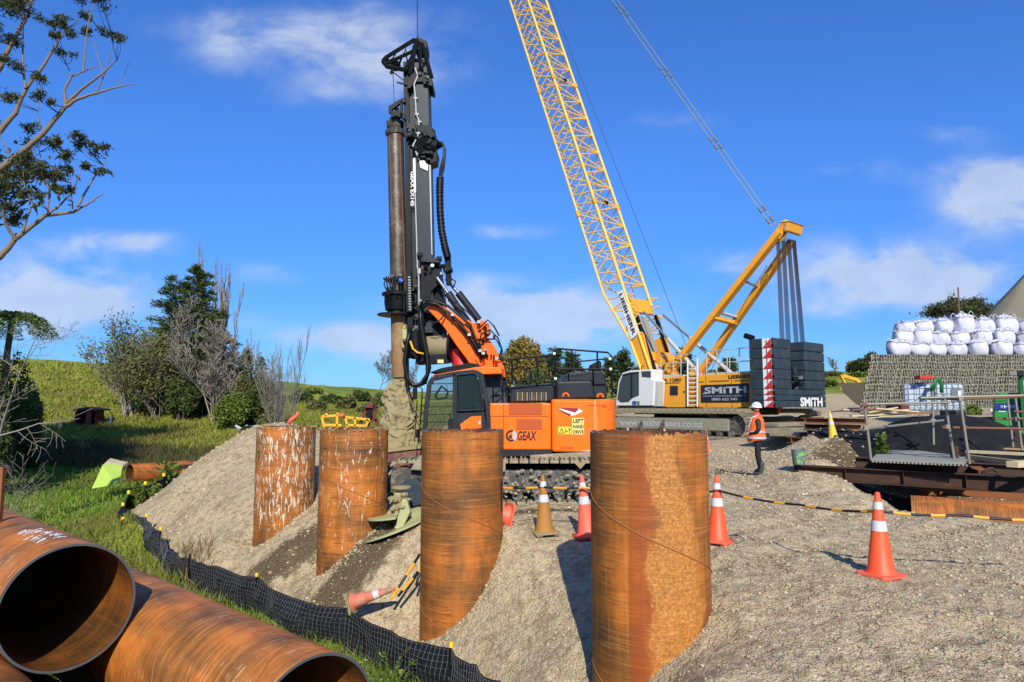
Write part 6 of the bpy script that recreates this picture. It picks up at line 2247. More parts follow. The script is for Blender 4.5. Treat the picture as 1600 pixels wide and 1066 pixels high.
# ------------------------------------------------------------------ right-hand side
def H_beam(name, mat, p0, p1, h, w, tf_=.02, par=None, up=(0, 0, 1), extra=None):
    p0, p1 = Vector(p0), Vector(p1)
    d = (p1 - p0).normalized()
    x = d.cross(Vector(up)).normalized()
    z = x.cross(d)
    mb = MB()
    for sgn in (1, -1):
        mb.beam(p0 + z * sgn * (h / 2 - tf_ / 2), p1 + z * sgn * (h / 2 - tf_ / 2), w, tf_, up)
    mb.beam(p0, p1, .02, h - tf_ * 2.1, up)
    return mb.build(name, mat, par, bevel=.004)


b0, b1 = at(1241, 737, 17.8), at(1680, 762, 15.0)
e = thing('steel_beam', 'long dark rusty steel beam crossing over the pit, its left end by the painted bucket', 'steel beam', b0, group='steel beams over the pit')
H_beam('beam', 'beam_dark', b0, b1, .36, .30, .025, e)
for k in range(4):
    p = b0.lerp(b1, .2 + k * .22)
    MB().box(p + Vector((0, -.07, 0)), (.015, .13, .30)).build('stiffener', 'beam_dark', e)
b0, b1 = at(1337, 723, 17.9), at(1640, 739, 16.5)
e = thing('steel_beam', 'shorter dark steel beam behind the long one, carrying the front edge of the deck', 'steel beam', b0, group='steel beams over the pit')
H_beam('beam', 'beam_dark', b0, b1, .30, .28, .022, e)
for (xa, ya, xb, yb, Ya, Yb, lab, mt) in ((1415, 722, 1475, 733, 18.5, 17.2, 'rust orange cross beam under the left part of the deck', 'beam_rust'), (1512, 726, 1530, 742, 18.2, 16.4, 'short rust orange beam end below the post foot', 'beam_rust'), (1435, 764, 1640, 774, 18.0, 16.6, 'rusty beam deep in the pit behind the pipe', 'beam_rust')):
    b0, b1 = at(xa, ya, Ya), at(xb, yb, Yb)
    e = thing('steel_beam', lab, 'steel beam', b0, group='steel beams over the pit')
    H_beam('beam', mt, b0, b1, .26, .24, .02, e)
p_ = at(1548, 740, 16.4)
MB_ = thing('rusty_shackle', 'round rusty shackle on the beam at the right', 'shackle', p_)
mb = MB(); mb.path([p_ + Vector((.14 * math.cos(q), 0, .12 * math.sin(q))) for q in np.linspace(0, PI, 9)], .035, 8); mb.build('bow', 'beam_dark', MB_, smooth=True)
mb = MB(); mb.tube(p_ + Vector((-.2, 0, 0)), p_ + Vector((.2, 0, 0)), .03); mb.build('pin', 'beam_dark', MB_, smooth=40)

# deck
DZ = at(1362, 717, 16.7).z
dk = thing('steel_deck', 'grey mesh and concrete walkway deck with a cut out hole beside the black tarp', 'deck', at(1430, 715, 17.5))
dpt = lambda px, py: (lambda t_: Vector((t_[0], t_[1], DZ)))(((at(px, py, 1.0).x) * (DZ - EYE) / (at(px, py, 1.0).z - EYE), (DZ - EYE) / (at(px, py, 1.0).z - EYE)))
for pts in ([(1362, 717), (1372, 707), (1422, 705), (1490, 714), (1512, 714), (1508, 723)],
            [(1372, 707), (1458, 693), (1480, 698), (1422, 705.5)],
            [(1458, 693), (1530, 695), (1530, 701), (1480, 698)],
            [(1422, 705), (1430, 703.5), (1500, 712), (1492, 715)]):
    MB().extr([dpt(*q) - Vector((0, 0, .05)) for q in pts], (0, 0, .05)).build('deck_panel', 'concrete', dk, bevel=.004)
for k in range(26):
    f = k / 25
    p = dpt(1362, 717).lerp(dpt(1508, 723), f)
    MB().box(p + Vector((0, -.03, -.06)), (.05, .06, .04)).build('edge_tooth', 'steel_galv', dk)
for k in range(16):
    p = dpt(1432, 704).lerp(dpt(1488, 700), k / 15)
    MB().box(p + Vector((0, -.03, -.10)), (.05, .04, .16)).build('edge_tooth', 'concrete', dk)
pl = [((1480, 699), (1640, 706), .20, .05, 'timber'), ((1510, 708), (1640, 714), .12, .08, 'timber_pale'), ((1512, 717), (1620, 730), .10, .09, 'timber'), ((1498, 694), (1570, 699), .2, .03, 'timber_pale'), ((1540, 693), (1596, 702), .14, .03, 'timber'), ((1582, 733), (1640, 728), .22, .12, 'timber_pale'), ((1500, 694), (1600, 693), .1, .06, 'timber'), ((1380, 692), (1385, 696), .05, .03, 'timber_pale')]
for k, (a, b2, w_, t_, mt) in enumerate(pl[:7]):
    A_, B_ = dpt(*a), dpt(*b2)
    o = MB().beam(A_ + Vector((0, 0, .03 + .012 * k)), B_ + Vector((0, 0, .03 + .012 * k)), w_, t_).build('timber_plank', mt, bevel=.004)
    tag(o, ['wide pale timber board along the back of the deck', 'narrow long timber batten in the middle of the deck opening', 'square timber slanting over the dark opening at the right', 'thin loose board lying on the back boards', 'short bent board on the back boards near the posts', 'thick pale timber block end at the right edge of the picture', 'rear timber strip at the tarp edge'][k], 'timber', 'timbers on the deck')
tag(MB().box(dpt(1494, 716) + Vector((0, .05, .12)), (.16, .1, .34)).build('steel_bracket', 'beam_dark', bevel=.006), 'dark upright steel bracket at the foot of the scaffold post', 'bracket')

# scaffold handrail
sc = thing('scaffold_railing', 'scaffold tube guard rail around the deck and pit on the right', 'railing', at(1362, 717, 13.6))
posts = [(1350, 624, 1361, 717, 13.8), (1457, 611, 1459, 693, 16.0), (1475, 617, 1491, 716, 13.9), (1500, 624, 1515, 723, 13.4), (1574, 621, 1583, 697, 15.6), (1586, 618, 1597, 702, 15.0)]
for (x0, y0, x1, y1, Y) in posts:
    mb = MB(); Y *= 1.2; mb.ptube(x0, y0, Y, x1, y1 + 2, Y, .03, n=12); mb.build('post', 'steel_galv', sc, smooth=40)
rl = [((1344, 632), (1484, 629), 13.7, 13.6, 'steel_galv'), ((1438, 622), (1640, 617), 13.6, 13.2, 'steel_galv'), ((1500, 624), (1640, 618.5), 13.45, 13.1, 'steel_rusty'), ((1344, 671), (1474, 657), 13.8, 15.9, 'steel_galv'), ((1472, 668), (1640, 671), 13.75, 13.5, 'steel_rusty'),
      ((1554, 655), (1650, 654), 15.4, 15.2, 'steel_rusty'), ((1584, 643), (1650, 646), 14.8, 14.6, 'steel_rusty'), ((1436, 622), (1500, 624), 15.9, 13.5, 'steel_rusty')]
for (a, b2, Y0, Y1, mt) in rl:
    mb = MB(); mb.ptube(a[0], a[1], Y0 * 1.2, b2[0], b2[1], Y1 * 1.2, .029, n=12); mb.build('rail', mt, sc, smooth=40)
for (px, py, Y) in ((1351, 632, 13.7), (1354, 669, 13.8), (1457, 622, 15.9), (1458, 658, 15.9), (1476, 629, 13.7), (1482, 667, 13.75), (1502, 624, 13.4), (1507, 668, 13.5), (1590, 655, 15.2), (1576, 620, 15.4)):
    Y *= 1.2; mb = MB(); mb.pbox(px - 3.2, py - 3.2, px + 3.2, py + 3.2, Y - .05, Y + .04); mb.ptube(px - 4, py + 2, Y - .02, px + 4, py - 2, Y - .02, .018, n=8); mb.build('coupler', 'steel_rusty' if px % 2 else 'steel_galv', sc, bevel=.01)

# black tarp over the mound
TP = [(1352, 728), (1380, 706)]
def heap(name, label, cat, bx, mat, ztop, n=70, m=40, amp=.06, fn=None, kind=None):
    """draped sheet: bx = (x0,x1,y0,y1) world, ztop(x,y)->height above the ground or None"""
    xs_, ys_ = np.linspace(bx[0], bx[1], n), np.linspace(bx[2], bx[3], m)
    X2, Y2 = np.meshgrid(xs_, ys_)
    Z2 = ztop(X2, Y2)
    Vv = np.stack([X2, Y2, Z2], -1).reshape(-1, 3)
    ii = np.arange(n * m).reshape(m, n)
    fq = np.stack([ii[:-1, :-1], ii[:-1, 1:], ii[1:, 1:], ii[1:, :-1]], -1).reshape(-1, 4)
    o = np_mesh(name, Vv, fq, mat, smooth=True, kind=kind)
    if label:
        tag(o, label, cat)
    return o


def tarp_z(x, y):
    # ridge running right, falling towards the camera
    px = 800 + F * x / y
    ridge = np.interp(px, [1340, 1362, 1385, 1420, 1480, 1540, 1570, 1600, 1700], [.2, .75, 1.25, 1.50, 1.58, 1.46, 1.2, .9, .6])
    f = np.clip((y - 18.6) / 3.2, 0, 1)
    f = f * f * (3 - 2 * f)
    fb = np.clip((26 - y) / 1.8, 0, 1)
    z = .15 + (ridge - .15) * f * fb
    z = z + .10 * fbm(x * 1.4 + y * .6, y * 1.1, 4) * 1.0 + .05 * np.abs(vnoise(x * 5 + y * 2.3, y * 1.5)) * f
    return np.maximum(z, terrain(x, y, False) + .04)
heap('black_tarp', 'crumpled black plastic tarp draped over the mound behind the scaffold railing', 'tarp', (10.2, 21.5, 18.4, 25.8), 'tarp_black', tarp_z, 170, 130)
def tarp2(x, y):
    return terrain(x, y, False) + .05 + .05 * fbm(x * 3, y * 3, 3)
heap('pit_liner', 'black plastic liner lying in the left end of the pit', 'plastic sheet', (8.6, 11.0, 15.2, 18.2), 'tarp_black', tarp2, 60, 60)

# timber offcuts at the left of the tarp
random.seed(31)
for k in range(11):
    px, py = random.uniform(1358, 1432), random.uniform(638, 652)
    Y = random.uniform(21, 23)
    p = at(px, py, Y)
    a_ = random.uniform(-.5, .35)
    l_ = random.uniform(.5, 1.1)
    o = MB().beam(p - Vector((math.cos(a_) * l_, -.3 * random.random(), math.sin(a_) * .25)), p + Vector((math.cos(a_) * l_, .2, math.sin(a_) * .25)), .14, .04).build('timber_offcut', 'timber_pale' if k % 3 else 'beam_rust', bevel=.004)
    tag(o, ['short rust stained', 'left lying pale', 'thin pale', 'second rust stained', 'topmost pale', 'broad pale', 'third rust stained', 'slanting pale', 'rightmost pale', 'last rust stained', 'lowest pale'][k] + ' timber offcut in the heap at the left end of the tarp', 'timber', 'heap of timber offcuts')

# stacked steel sections beyond the gravel heap
random.seed(12)
for r_ in range(4):
    for c_ in range(2 if r_ < 3 else 2):
        x0_ = 1262 + c_ * 38 + random.uniform(-5, 4)
        p0, p1 = at(x0_, 686 - r_ * 9.5, 25.5 + c_ * .4), at(x0_ + 46 + random.uniform(-3, 8), 687 - r_ * 9.5, 27.5)
        if r_ == 0 and c_ == 0:
            p0, p1 = at(1236, 688, 25), at(1290, 690, 27)
        o = H_beam('steel_section', random.choice(['beam_rust', 'beam_dark', 'steel_rusty']), p0, p1, .21, .35, .02)
        tag(o, '%s rusty steel section of the stack beyond the gravel heap, %s end' % (['lowest', 'second lowest', 'second highest', 'topmost'][r_], ['left', 'right'][c_]), 'steel beam', 'stack of steel sections')
for k, (x0_, y0_, x1_, y1_, Y) in enumerate(((1198, 664, 1258, 662, 30), (1215, 672, 1262, 671, 28.5), (1190, 674, 1225, 678, 28), (1225, 679, 1262, 677, 26.5))):
    o = MB().beam(at(x0_, y0_, Y), at(x1_, y1_, Y + 1.5), 1.2, .16).build('timber_mat', 'crawler_pad', bevel=.02)
    tag(o, ['highest', 'second highest', 'left lower', 'lowest right'][k] + ' flat pale track mat lying behind the worker', 'track mat', 'track mats behind the worker')

# painted bucket
p = at(1248, 725, 17.4)
bk = thing('bucket', 'dented grey bucket with green paint splashes standing on the steel beam end', 'bucket', (p.x, p.y, p.z))
MB().lathe((p.x, p.y, at(1248, 726, 17.4).z), (0, 0, 1), [(.135, 0), (.14, .01), (.165, .35), (.172, .355), (.172, .375), (.158, .375), (.14, .05)], 28).build('bucket_body', 'bucket_grey', bk, smooth=40)
mb = MB()
random.seed(3)
for k in range(13):
    q = random.uniform(-2.6, -.6)
    zc = p.z + random.uniform(.05, .28)
    rr2 = .139 + .027 * (zc - p.z) / .35 + .002
    n_ = 6
    w_, h_ = random.uniform(.08, .22), random.uniform(.02, .06)
    vs = []
    for i in range(n_):
        a_ = q + w_ * (i / (n_ - 1) - .5) * 2.2
        vs += [(p.x + rr2 * math.cos(a_), p.y + rr2 * math.sin(a_), zc - h_ * random.uniform(.4, 1)), (p.x + rr2 * math.cos(a_), p.y + rr2 * math.sin(a_), zc + h_ * random.uniform(.4, 1.3))]
    mb.add(vs, [(2 * i, 2 * i + 2, 2 * i + 3, 2 * i + 1) for i in range(n_ - 1)])
mb.build('paint_splash', 'bucket_green', bk)

# gabion faced wall -------------------------------------------------------------
WY = 39.0
wl = thing('retaining_wall', 'tall battered retaining wall of stone filled wire baskets under the white bags', 'retaining wall', at(1450, 645, WY))
zb_, zt_w = at(1450, 650, WY).z, at(1450, 552, WY).z
nrow = 8
rh_ = (zt_w - zb_) / nrow
bwid = 1.5
random.seed(44)
# one basket mesh, shared
gbs = []
for var in range(4):
    sv, sf = [], []
    iv, ifc = ICO
    for i in range(17):
        for j in range(int(rh_ / .088)):
            c_ = Vector(((i + .5) * .088 + random.uniform(-.02, .02), random.uniform(-.05, .02), (j + .5) * .088 + random.uniform(-.02, .02)))
            o0 = len(sv)
            r_ = random.uniform(.045, .075)
            sq = [random.uniform(.6, 1.3) for _ in range(3)]
            sv += [c_ + Vector((v[0] * r_ * sq[0], v[1] * r_ * sq[1], v[2] * r_ * sq[2])) for v in iv]
            sf += [tuple(k + o0 for k in f) for f in ifc]
    sf_n = len(sf)
    mbw = MB()
    mbw.v, mbw.f = [tuple(v) for v in sv], list(sf)
    mbw.add([(0, .03, 0), (bwid, .03, 0), (bwid, .03, rh_), (0, .03, rh_)], [(0, 1, 2, 3)])
    nst = len(mbw.f)
    for i in range(11):
        if random.random() < .85:
            x = i * .15 + random.uniform(-.01, .01)
            mbw.beam((x, -.085, 0), (x + random.uniform(-.01, .01), -.085, rh_), .022, .014, (0, 1, 0))
    for j in (0, .5, .97):
        mbw.beam((0, -.09, rh_ * j + .01), (bwid, -.09, rh_ * j + .01), .012, .012)
    gb_me = bpy.data.meshes.new('gabion_basket')
    gb_me.from_pydata(mbw.v, [], mbw.f)
    gb_me.materials.append(MATS['gabion_stone'])
    gb_me.materials.append(MATS['gabion_wire'])
    gb_me.materials.append(MATS['gabion_gap_shade'])
    gb_me.polygons.foreach_set('material_index', [0 if i < nst - 1 else (2 if i == nst - 1 else 1) for i in range(len(mbw.f))])
    gbs.append(gb_me)
for r_ in range(nrow):
    zc = zb_ + r_ * rh_
    yb = WY + r_ * .16
    xl = at(1342 + r_ * 5.2, 600, WY).x
    x = xl
    k = 0
    while x < 36:
        o = bpy.data.objects.new('gabion_basket', random.choice(gbs))
        COL.objects.link(o)
        o.parent = wl
        o.matrix_parent_inverse = wm(wl).inverted()
        o.location = (x, yb + random.uniform(-.015, .015), zc)
        o.rotation_euler = (0, random.uniform(-.012, .012), random.uniform(-.02, .02))
        x += bwid
        k += 1
MB().extr([(at(1345, 600, WY).x, WY + .12, zb_), (at(1387, 600, WY).x, WY + .12 + nrow * .16, zt_w), (36, WY + .12 + nrow * .16, zt_w), (36, WY + .12, zb_)], (.6, 1.2, 0)).build('wall_core', 'gabion_gap_shade', wl)
# side face of the embankment
wx1 = at(1387, 600, WY).x
MB().extr([(wx1, WY + 1.3, zt_w), (36, WY + 1.3, zt_w), (36, 46, zt_w), (wx1 + 3.8, 46, zt_w)], (0, 0, -.3)).build('wall_top', 'gabion_stone', wl)

# hill of gravel behind
hx0 = at(1520, 500, 46).x
def mound_z(x, y):
    px = 800 + F * x / y
    prof = np.interp(x, [22, 26, 31, 34.3, 37.5, 44, 60], [3.5, 4.2, 5.6, 8.6, 10.9, 15, 17])
    prof = np.minimum(prof, 1 + 1.0 * (x - .55 * y))
    f = np.clip((y - 42) / 9, 0, 1)
    b_ = np.clip((80 - y) / 20, 0, 1)
    return np.minimum(4.3 + (prof - 4.3) * f * b_, 1 + 1.0 * (x - .55 * y)) + .35 * fbm(x * .5, y * .5, 4)
mo = heap('gravel_hill', None, None, (21.5, 62, 41.3, 80), 'hill_gravel', mound_z, 200, 150, kind='structure')

# bulk bags ---------------------------------------------------------------
def bag_mesh(seed):
    rs = random.Random(seed)
    n, m = 36, 26
    vs, fs = [], []
    nf = [rs.uniform(0, 6) for _ in range(8)]
    for i in range(m):
        v = i / (m - 1)
        z = v * .86
        bul = math.sin(min(v * 1.15, 1) * PI) ** .55 * .10 if v < .87 else 0
        if v < .82:
            half = .44 + .09 * math.sin(v / .82 * PI) ** .7
        else:
            g = (v - .82) / .18
            half = (.44 * (1 - g ** 1.4) + .10)
            z = .82 * .86 + g * .13 + .02
        for k in range(n):
            q = 2 * PI * k / n
            cx_, sx_ = math.cos(q), math.sin(q)
            p_ = .42 + .25 * (v > .8) * (v - .8) / .2
            sx2 = (abs(cx_) ** (2 * p_)) * (1 if cx_ > 0 else -1)
            sy2 = (abs(sx_) ** (2 * p_)) * (1 if sx_ > 0 else -1)
            wr = .018 * math.sin(q * 7 + nf[0] + v * 4) * (.3 + v) + .02 * math.sin(q * 13 + nf[1] - v * 9) * max(0, v - .4) * 2 + .025 * math.sin(q * 3 + nf[2] + v * 3)
            zz = z + (.05 * math.sin(q * 2 + nf[3]) + .05 * math.sin(q * 5 + nf[4])) * max(0, v - .55) * 2
            vs.append(((half + wr) * sx2, (half + wr) * sy2, zz))
    for i in range(m - 1):
        for k in range(n):
            fs.append((i * n + k, i * n + (k + 1) % n, (i + 1) * n + (k + 1) % n, (i + 1) * n + k))
    fs.append(tuple(range((m - 1) * n, m * n)))
    return vs, fs


protos = []
for sd in range(5):
    e = thing('bulk_bag', 'x', 'bulk bag', (0, 0, 0), group='white bulk bags stacked on the retaining wall')
    vs, fs = bag_mesh(sd)
    MB().add(vs, fs).build('bag_body', 'bulk_bag', e, smooth=70, local=True)
    rs = random.Random(sd + 50)
    for c_ in range(4):
        sx, sy_2 = ((1, 1), (-1, 1), (-1, -1), (1, -1))[c_]
        mb = MB()
        h_ = rs.uniform(.04, .17)
        mb.path([(.40 * sx, .34 * sy_2, .72), (.36 * sx + rs.uniform(-.06, .06), .32 * sy_2, .84 + h_ * .6), (.28 * sx, .3 * sy_2, .86 + h_), (.16 * sx, .30 * sy_2, .84 + h_ * .4), (.12 * sx, .34 * sy_2, .74)], .018, 4)
        mb.build('lifting_loop', 'bulk_bag', e, smooth=True, local=True)
    mb = MB(); mb.path([(-.2, -.44, .70), (-.1 + rs.uniform(-.1, .1), -.40, .86), (.08, -.36, .92), (.22, -.40, .80)], .012, 4); mb.build('tie_cord', 'sign_black', e, local=True)
    protos.append(e)
rows = [(552, [1399, 1429, 1461, 1494, 1527, 1562, 1597, 1631], 37.9, 33), (535, [1409, 1438, 1467, 1500, 1533, 1569, 1604, 1638], 38.6, 32), (519, [1417, 1446, 1473, 1506, 1540, 1574, 1609], 39.2, 32), (506, [1506, 1541, 1576, 1610], 40.0, 34)]
rown = ['bottom', 'second', 'third', 'top']
# row layout: lowest row rests on the wall top, rows above sit on the bags below
zbag = zt_w
used = set()
ordn = ['leftmost', 'second from the left', 'third from the left', 'fourth from the left', 'fifth from the left', 'sixth from the left', 'seventh from the left', 'rightmost']
rows = [[1399, 1430, 1461, 1494, 1528, 1562, 1597, 1632], [1408, 1438, 1468, 1501, 1534, 1569, 1604, 1638], [1417, 1446, 1473, 1507, 1541, 1575, 1610], ]
k_ = 0
for r_, xs_ in enumerate(rows):
    Yr_ = WY + 1.75 + r_ * .42
    for j, px in enumerate(xs_):
        X = at(px + random.uniform(-3, 3), 540, Yr_).x
        tl_ = (random.uniform(-.07, .07), random.uniform(-.09, .09))
        z = zt_w + r_ * .70
        sd = (k_ * 3 + r_) % 5
        rot = random.uniform(-.15, .15) + (PI / 2) * random.randint(0, 3)
        big = 1.12 if (r_ == 2 and j >= 3) else 1.0
        scl = (1.10 * random.uniform(.92, 1.1), 1.05, random.uniform(.84, 1.1) * (1.0 if r_ < 2 else (1.28 if j >= 3 else 1.0)))
        lab = 'white bulk bag, %s of the %s row on the retaining wall' % (ordn[j] if j < len(xs_) - 1 else 'rightmost', rown[r_] if r_ < 2 else 'top')
        if sd not in used:
            used.add(sd)
            e = protos[sd]
            e.location, e.rotation_euler, e.scale = (X, Yr_, z), (tl_[0], tl_[1], rot), scl
            e['label'] = lab
        else:
            dup(protos[sd], (X, Yr_, z), (tl_[0], tl_[1], rot), scl, lab)
        k_ += 1
p0 = at(1497, 500, 43)
tag(MB().tube((p0.x, 43, zt_w - .2), at(1497, 449, 43), .05, .045, 8).build('marker_post', 'steel_rusty', smooth=40), 'thin rusty steel post sticking up behind the white bags', 'post')

# IBC tanks ------------------------------------------------------------------
def ibc(px0, px1, Y, lab, first=None):
    pm = (px0 + px1) / 2
    base = at(pm, 650, Y)
    if first:
        return dup(first, (base.x, base.y, base.z), (0, 0, -.5), None, lab)
    e = thing('liquid_tote', lab, 'liquid container', (base.x, base.y, base.z), group='two caged liquid totes')
    MB().box((0, 0, .72), (1.06, .96, 1.02)).build('tank', 'ibc_plastic', e, bevel=.08, local=True)
    for k in range(3):
        MB().box((-.32 + k * .32, -.49, .74), (.22, .03, .84)).build('tank_rib', 'ibc_plastic', e, bevel=.02, local=True)
    MB().tube((0, 0, 1.22), (0, 0, 1.30), .14, n=18).build('lid', 'sign_black', e, smooth=40, local=True)
    mb = MB()
    for z in (.2, .42, .64, .86, 1.08, 1.25):
        mb.path([(-.57, -.52, z), (.57, -.52, z), (.57, .52, z), (-.57, .52, z), (-.57, -.52, z)], .011, 6)
    for k in range(7):
        for y in (-.52, .52):
            mb.path([(-.57 + k * .19, y, .15), (-.57 + k * .19, y, 1.27)], .011, 6)
    for k in range(1, 6):
        for x in (-.57, .57):
            mb.path([(x, -.52 + k * .173, .15), (x, -.52 + k * .173, 1.27)], .011, 6)
    mb.build('cage', 'steel_galv', e, local=True)
    mb = MB()
    for x in (-.5, 0, .5):
        mb.box((x, 0, .07), (.14, 1.05, .13))
    mb.box((0, 0, .15), (1.16, 1.06, .04))
    mb.build('pallet', 'steel_grey', e, bevel=.01, local=True)
    e.rotation_euler = (0, 0, -.5)
    return e


i1 = ibc(1418, 1459, 27.0, 'left hand caged white tote with a dark green hose on its top corner')
i2 = ibc(1460, 1501, 26.9, 'right hand caged white tote with a grey data plate', i1)
MB().box((.3, -.535, .8), (.34, .01, .5)).build('data_plate', 'steel_grey', i2, local=True)
MB().box((.4, -.545, .86), (.1, .01, .22)).build('data_label', 'sign_white', i2, local=True)
mb = MB()
pts = [at(x, y, 25.9) for x, y in ((1456, 612), (1459, 600), (1462, 594), (1468, 593), (1472, 600), (1470, 612))]
hsx = thing('hose_coil', 'dark green hose coil hanging between the two totes', 'hose', pts[0])
for k in range(5):
    MB().path([q + Vector((random.uniform(-.05, .05), random.uniform(-.05, .05), random.uniform(-.06, .03))) for q in pts], .04, 8).build('hose_turn', 'green_dark', hsx, smooth=True)
p = at(1443, 590, 26.3)
tag(MB().box((p.x, p.y, p.z), (.5, .4, .14)).build('tool_tray', 'sign_red', bevel=.02), 'red tray lying on top of the left tote', 'tray')

# green site plant ----------------------------------------------------------
gY = 23.5
g0 = at(1600, 690, gY)
g0 = at(1553, 690, gY)
gen = thing('site_generator', 'green site generator cabinet with a blue name band', 'generator', (g0.x, gY, g0.z))
mb = MB(); mb.ppoly([(1553, 668), (1553, 621), (1558, 614), (1594, 614), (1600, 620), (1650, 620), (1650, 668)], gY, 1.6); gb = mb.build('cabinet', 'green_paint', gen, bevel=.03)
mb = MB(); mb.pbox(1554, 630, 1650, 641, gY - .02, gY); mb.build('name_band', 'sign_blue', gb)
text('lettering', 'HEB', 'sign_white', at(1566, 638, gY - .024), ex, ez, .11, gb, .34, .03)
mb = MB(); mb.tube(at(1562.5, 635.5, gY - .03), at(1562.5, 635.5, gY - .022), .05, n=16); mb.build('round_emblem', 'sign_white', gb)
text('lettering', 'CONSTRUCTION', 'sign_white', at(1581, 638, gY - .024), ex, ez, .06, gb, .62, .02)
mb = MB(); mb.pbox(1559, 642.5, 1568, 644, gY - .02, gY); mb.build('small_label', 'sign_white', gb)
mb = MB(); mb.pbox(1555, 626, 1600, 627, gY - .02, gY); mb.pbox(1555, 652, 1600, 652.7, gY - .02, gY); mb.build('panel_gap', 'green_dark', gb)
mb = MB(); mb.ppoly([(1554, 668), (1650, 668), (1650, 672), (1552, 672)], gY - .05, 1.7); mb.build('skid', 'red_rust', gen, bevel=.01)
mb = MB(); mb.ppoly([(1576, 672), (1650, 672), (1650, 695), (1590, 695)], gY - .3, 1.0); mb.build('lower_cabinet', 'green_paint', gen, bevel=.02)
t2 = thing('green_silo', 'tall green cabinet at the right edge with a pale yellow panel and lamp', 'cabinet', (at(1593, 690, 22.8).x, 22.8, g0.z))
mb = MB(); mb.pbox(1593, 587, 1650, 668, 22.8, 24.5); mb.build('cabinet', 'green_dark', t2, bevel=.03)
mb = MB(); mb.pbox(1598.5, 595, 1640, 640, 22.78, 22.8); mb.build('yellow_panel', 'sign_yellow', t2)
mb = MB(); mb.pbox(1585, 580, 1595, 587, 22.6, 22.9); mb.build('flood_lamp', 'steel_galv', t2, bevel=.02)
mb = MB(); mb.pbox(1595, 579, 1604, 588, 22.6, 22.9); mb.build('lamp_bracket', 'sign_black', t2, bevel=.02)
gen.rotation_euler = (0, 0, R(-33))
t2.rotation_euler = (0, 0, R(-35))
tag(MB().beam(at(1575, 668, 22), at(1583, 705, 20), .5, .05).build('dark_sheet', 'beam_dark'), 'dark steel sheet leaning by the green generator', 'steel sheet')
mb = MB(); mb.pbox(1494, 641, 1510, 652, 25, 26); tag(mb.build('dark_crate', 'sign_navy', bevel=.05), 'dark blue crate on the ground right of the totes', 'crate')
mb = MB(); mb.pbox(1408, 633, 1422, 645, 24.5, 25.5); tag(mb.build('rusty_box', 'hut_red', bevel=.03), 'rusty brown box left of the totes', 'box')

# foreground right: sheet and rope on the ground -----------------------------
def gpt(px, py, dz=.02):
    d = at(px, py, 1.0) - E_
    lo, hi = 1.0, 200.0
    for Y in np.geomspace(3, 150, 500):
        p = E_ + d * Y
        if p.z < gz(p.x, p.y):
            hi = Y
            break
    p = E_ + d * hi
    return Vector((p.x, p.y, gz(p.x, p.y) + dz))


pts = [gpt(x, y) for x, y in ((1130, 842), (1150, 838), (1163, 846), (1152, 852), (1135, 845))]
tag(MB().path(pts, .014, 6).build('rag_rope', 'steel_galv', smooth=True), 'frayed pale rope end on the gravel right behind the cone beside the nearest casing', 'rope')

# drilling tool by casing 2 --------------------------------------------------
tl = thing('drilling_tool', 'pale lime drilling bucket tool caked in mud lying between the second and third casing', 'drilling tool', at(610, 820, 12.2))
c0 = at(628, 765, 12.0)
mb = MB(); mb.lathe(at(624, 808, 12.0), (at(627, 762, 12.0) - at(624, 808, 12.0)), [(.15, 0), (.15, .18), (.12, .30), (.12, .42)], 16); mb.build('stem', 'tool_lime', tl, smooth=40)
mb = MB(); mb.lathe(at(627, 764, 12.0), (0, 0, 1), [(.15, 0), (.17, .01), (.17, .04), (.14, .05)], 20); mb.build('stem_flange', 'clay', tl, smooth=40)
def flight(name, c, rx, ry, q0, q1, rise, tilt, mat):
    n = 26
    vs, fs = [], []
    for i in range(n):
        q = q0 + (q1 - q0) * i / (n - 1)
        z = rise * i / (n - 1)
        for rr3 in (.12, 1.0):
            for th in (0, .03):
                p = Vector((math.cos(q) * rx * rr3, math.sin(q) * ry * rr3, z - th))
                p = Matrix.Rotation(tilt, 3, 'Y') @ p
                vs.append(c + p)
    for i in range(n - 1):
        a = i * 4
        fs += [(a, a + 4, a + 6, a + 2), (a + 1, a + 3, a + 7, a + 5), (a + 2, a + 6, a + 7, a + 3), (a, a + 1, a + 5, a + 4)]
    fs += [(0, 2, 3, 1), ((n - 1) * 4, (n - 1) * 4 + 1, (n - 1) * 4 + 3, (n - 1) * 4 + 2)]
    MB().add(vs, fs).build(name, mat, tl)
flight('auger_flight', at(626, 806, 12.0), .56, .5, R(120), R(270), .05, R(-6), 'tool_lime')
flight('auger_flight', at(624, 832, 12.0), .62, .62, R(180), R(420), .28, R(-14), 'tool_lime')
mb = MB(); mb.ppoly([(628, 780), (636, 782), (641, 800), (627, 829), (616, 826), (624, 800)], 11.7, .12); mb.build('tooth_plate', 'tool_lime', tl, bevel=.01)
mb = MB(); mb.ppoly([(612, 775), (632, 772), (634, 790), (622, 802), (611, 798)], 11.85, .3); mb.build('hinge_block', 'clay', tl, bevel=.03)
random.seed(8)
mb = MB()
for k in range(30):
    mb.ico(at(random.uniform(611, 640), random.uniform(770, 806), 11.8 + random.uniform(-.1, .1)), random.uniform(.02, .06), (1.2, .8, .8), .3)
mb.build('caked_mud', 'clay', tl, kind='stuff')
mb = MB(); mb.ppoly([(620, 760), (650, 748), (662, 760), (662, 788), (645, 792), (622, 785)], 12.6, .3); mb.build('dark_shield', 'cw_slate', tl, bevel=.02)

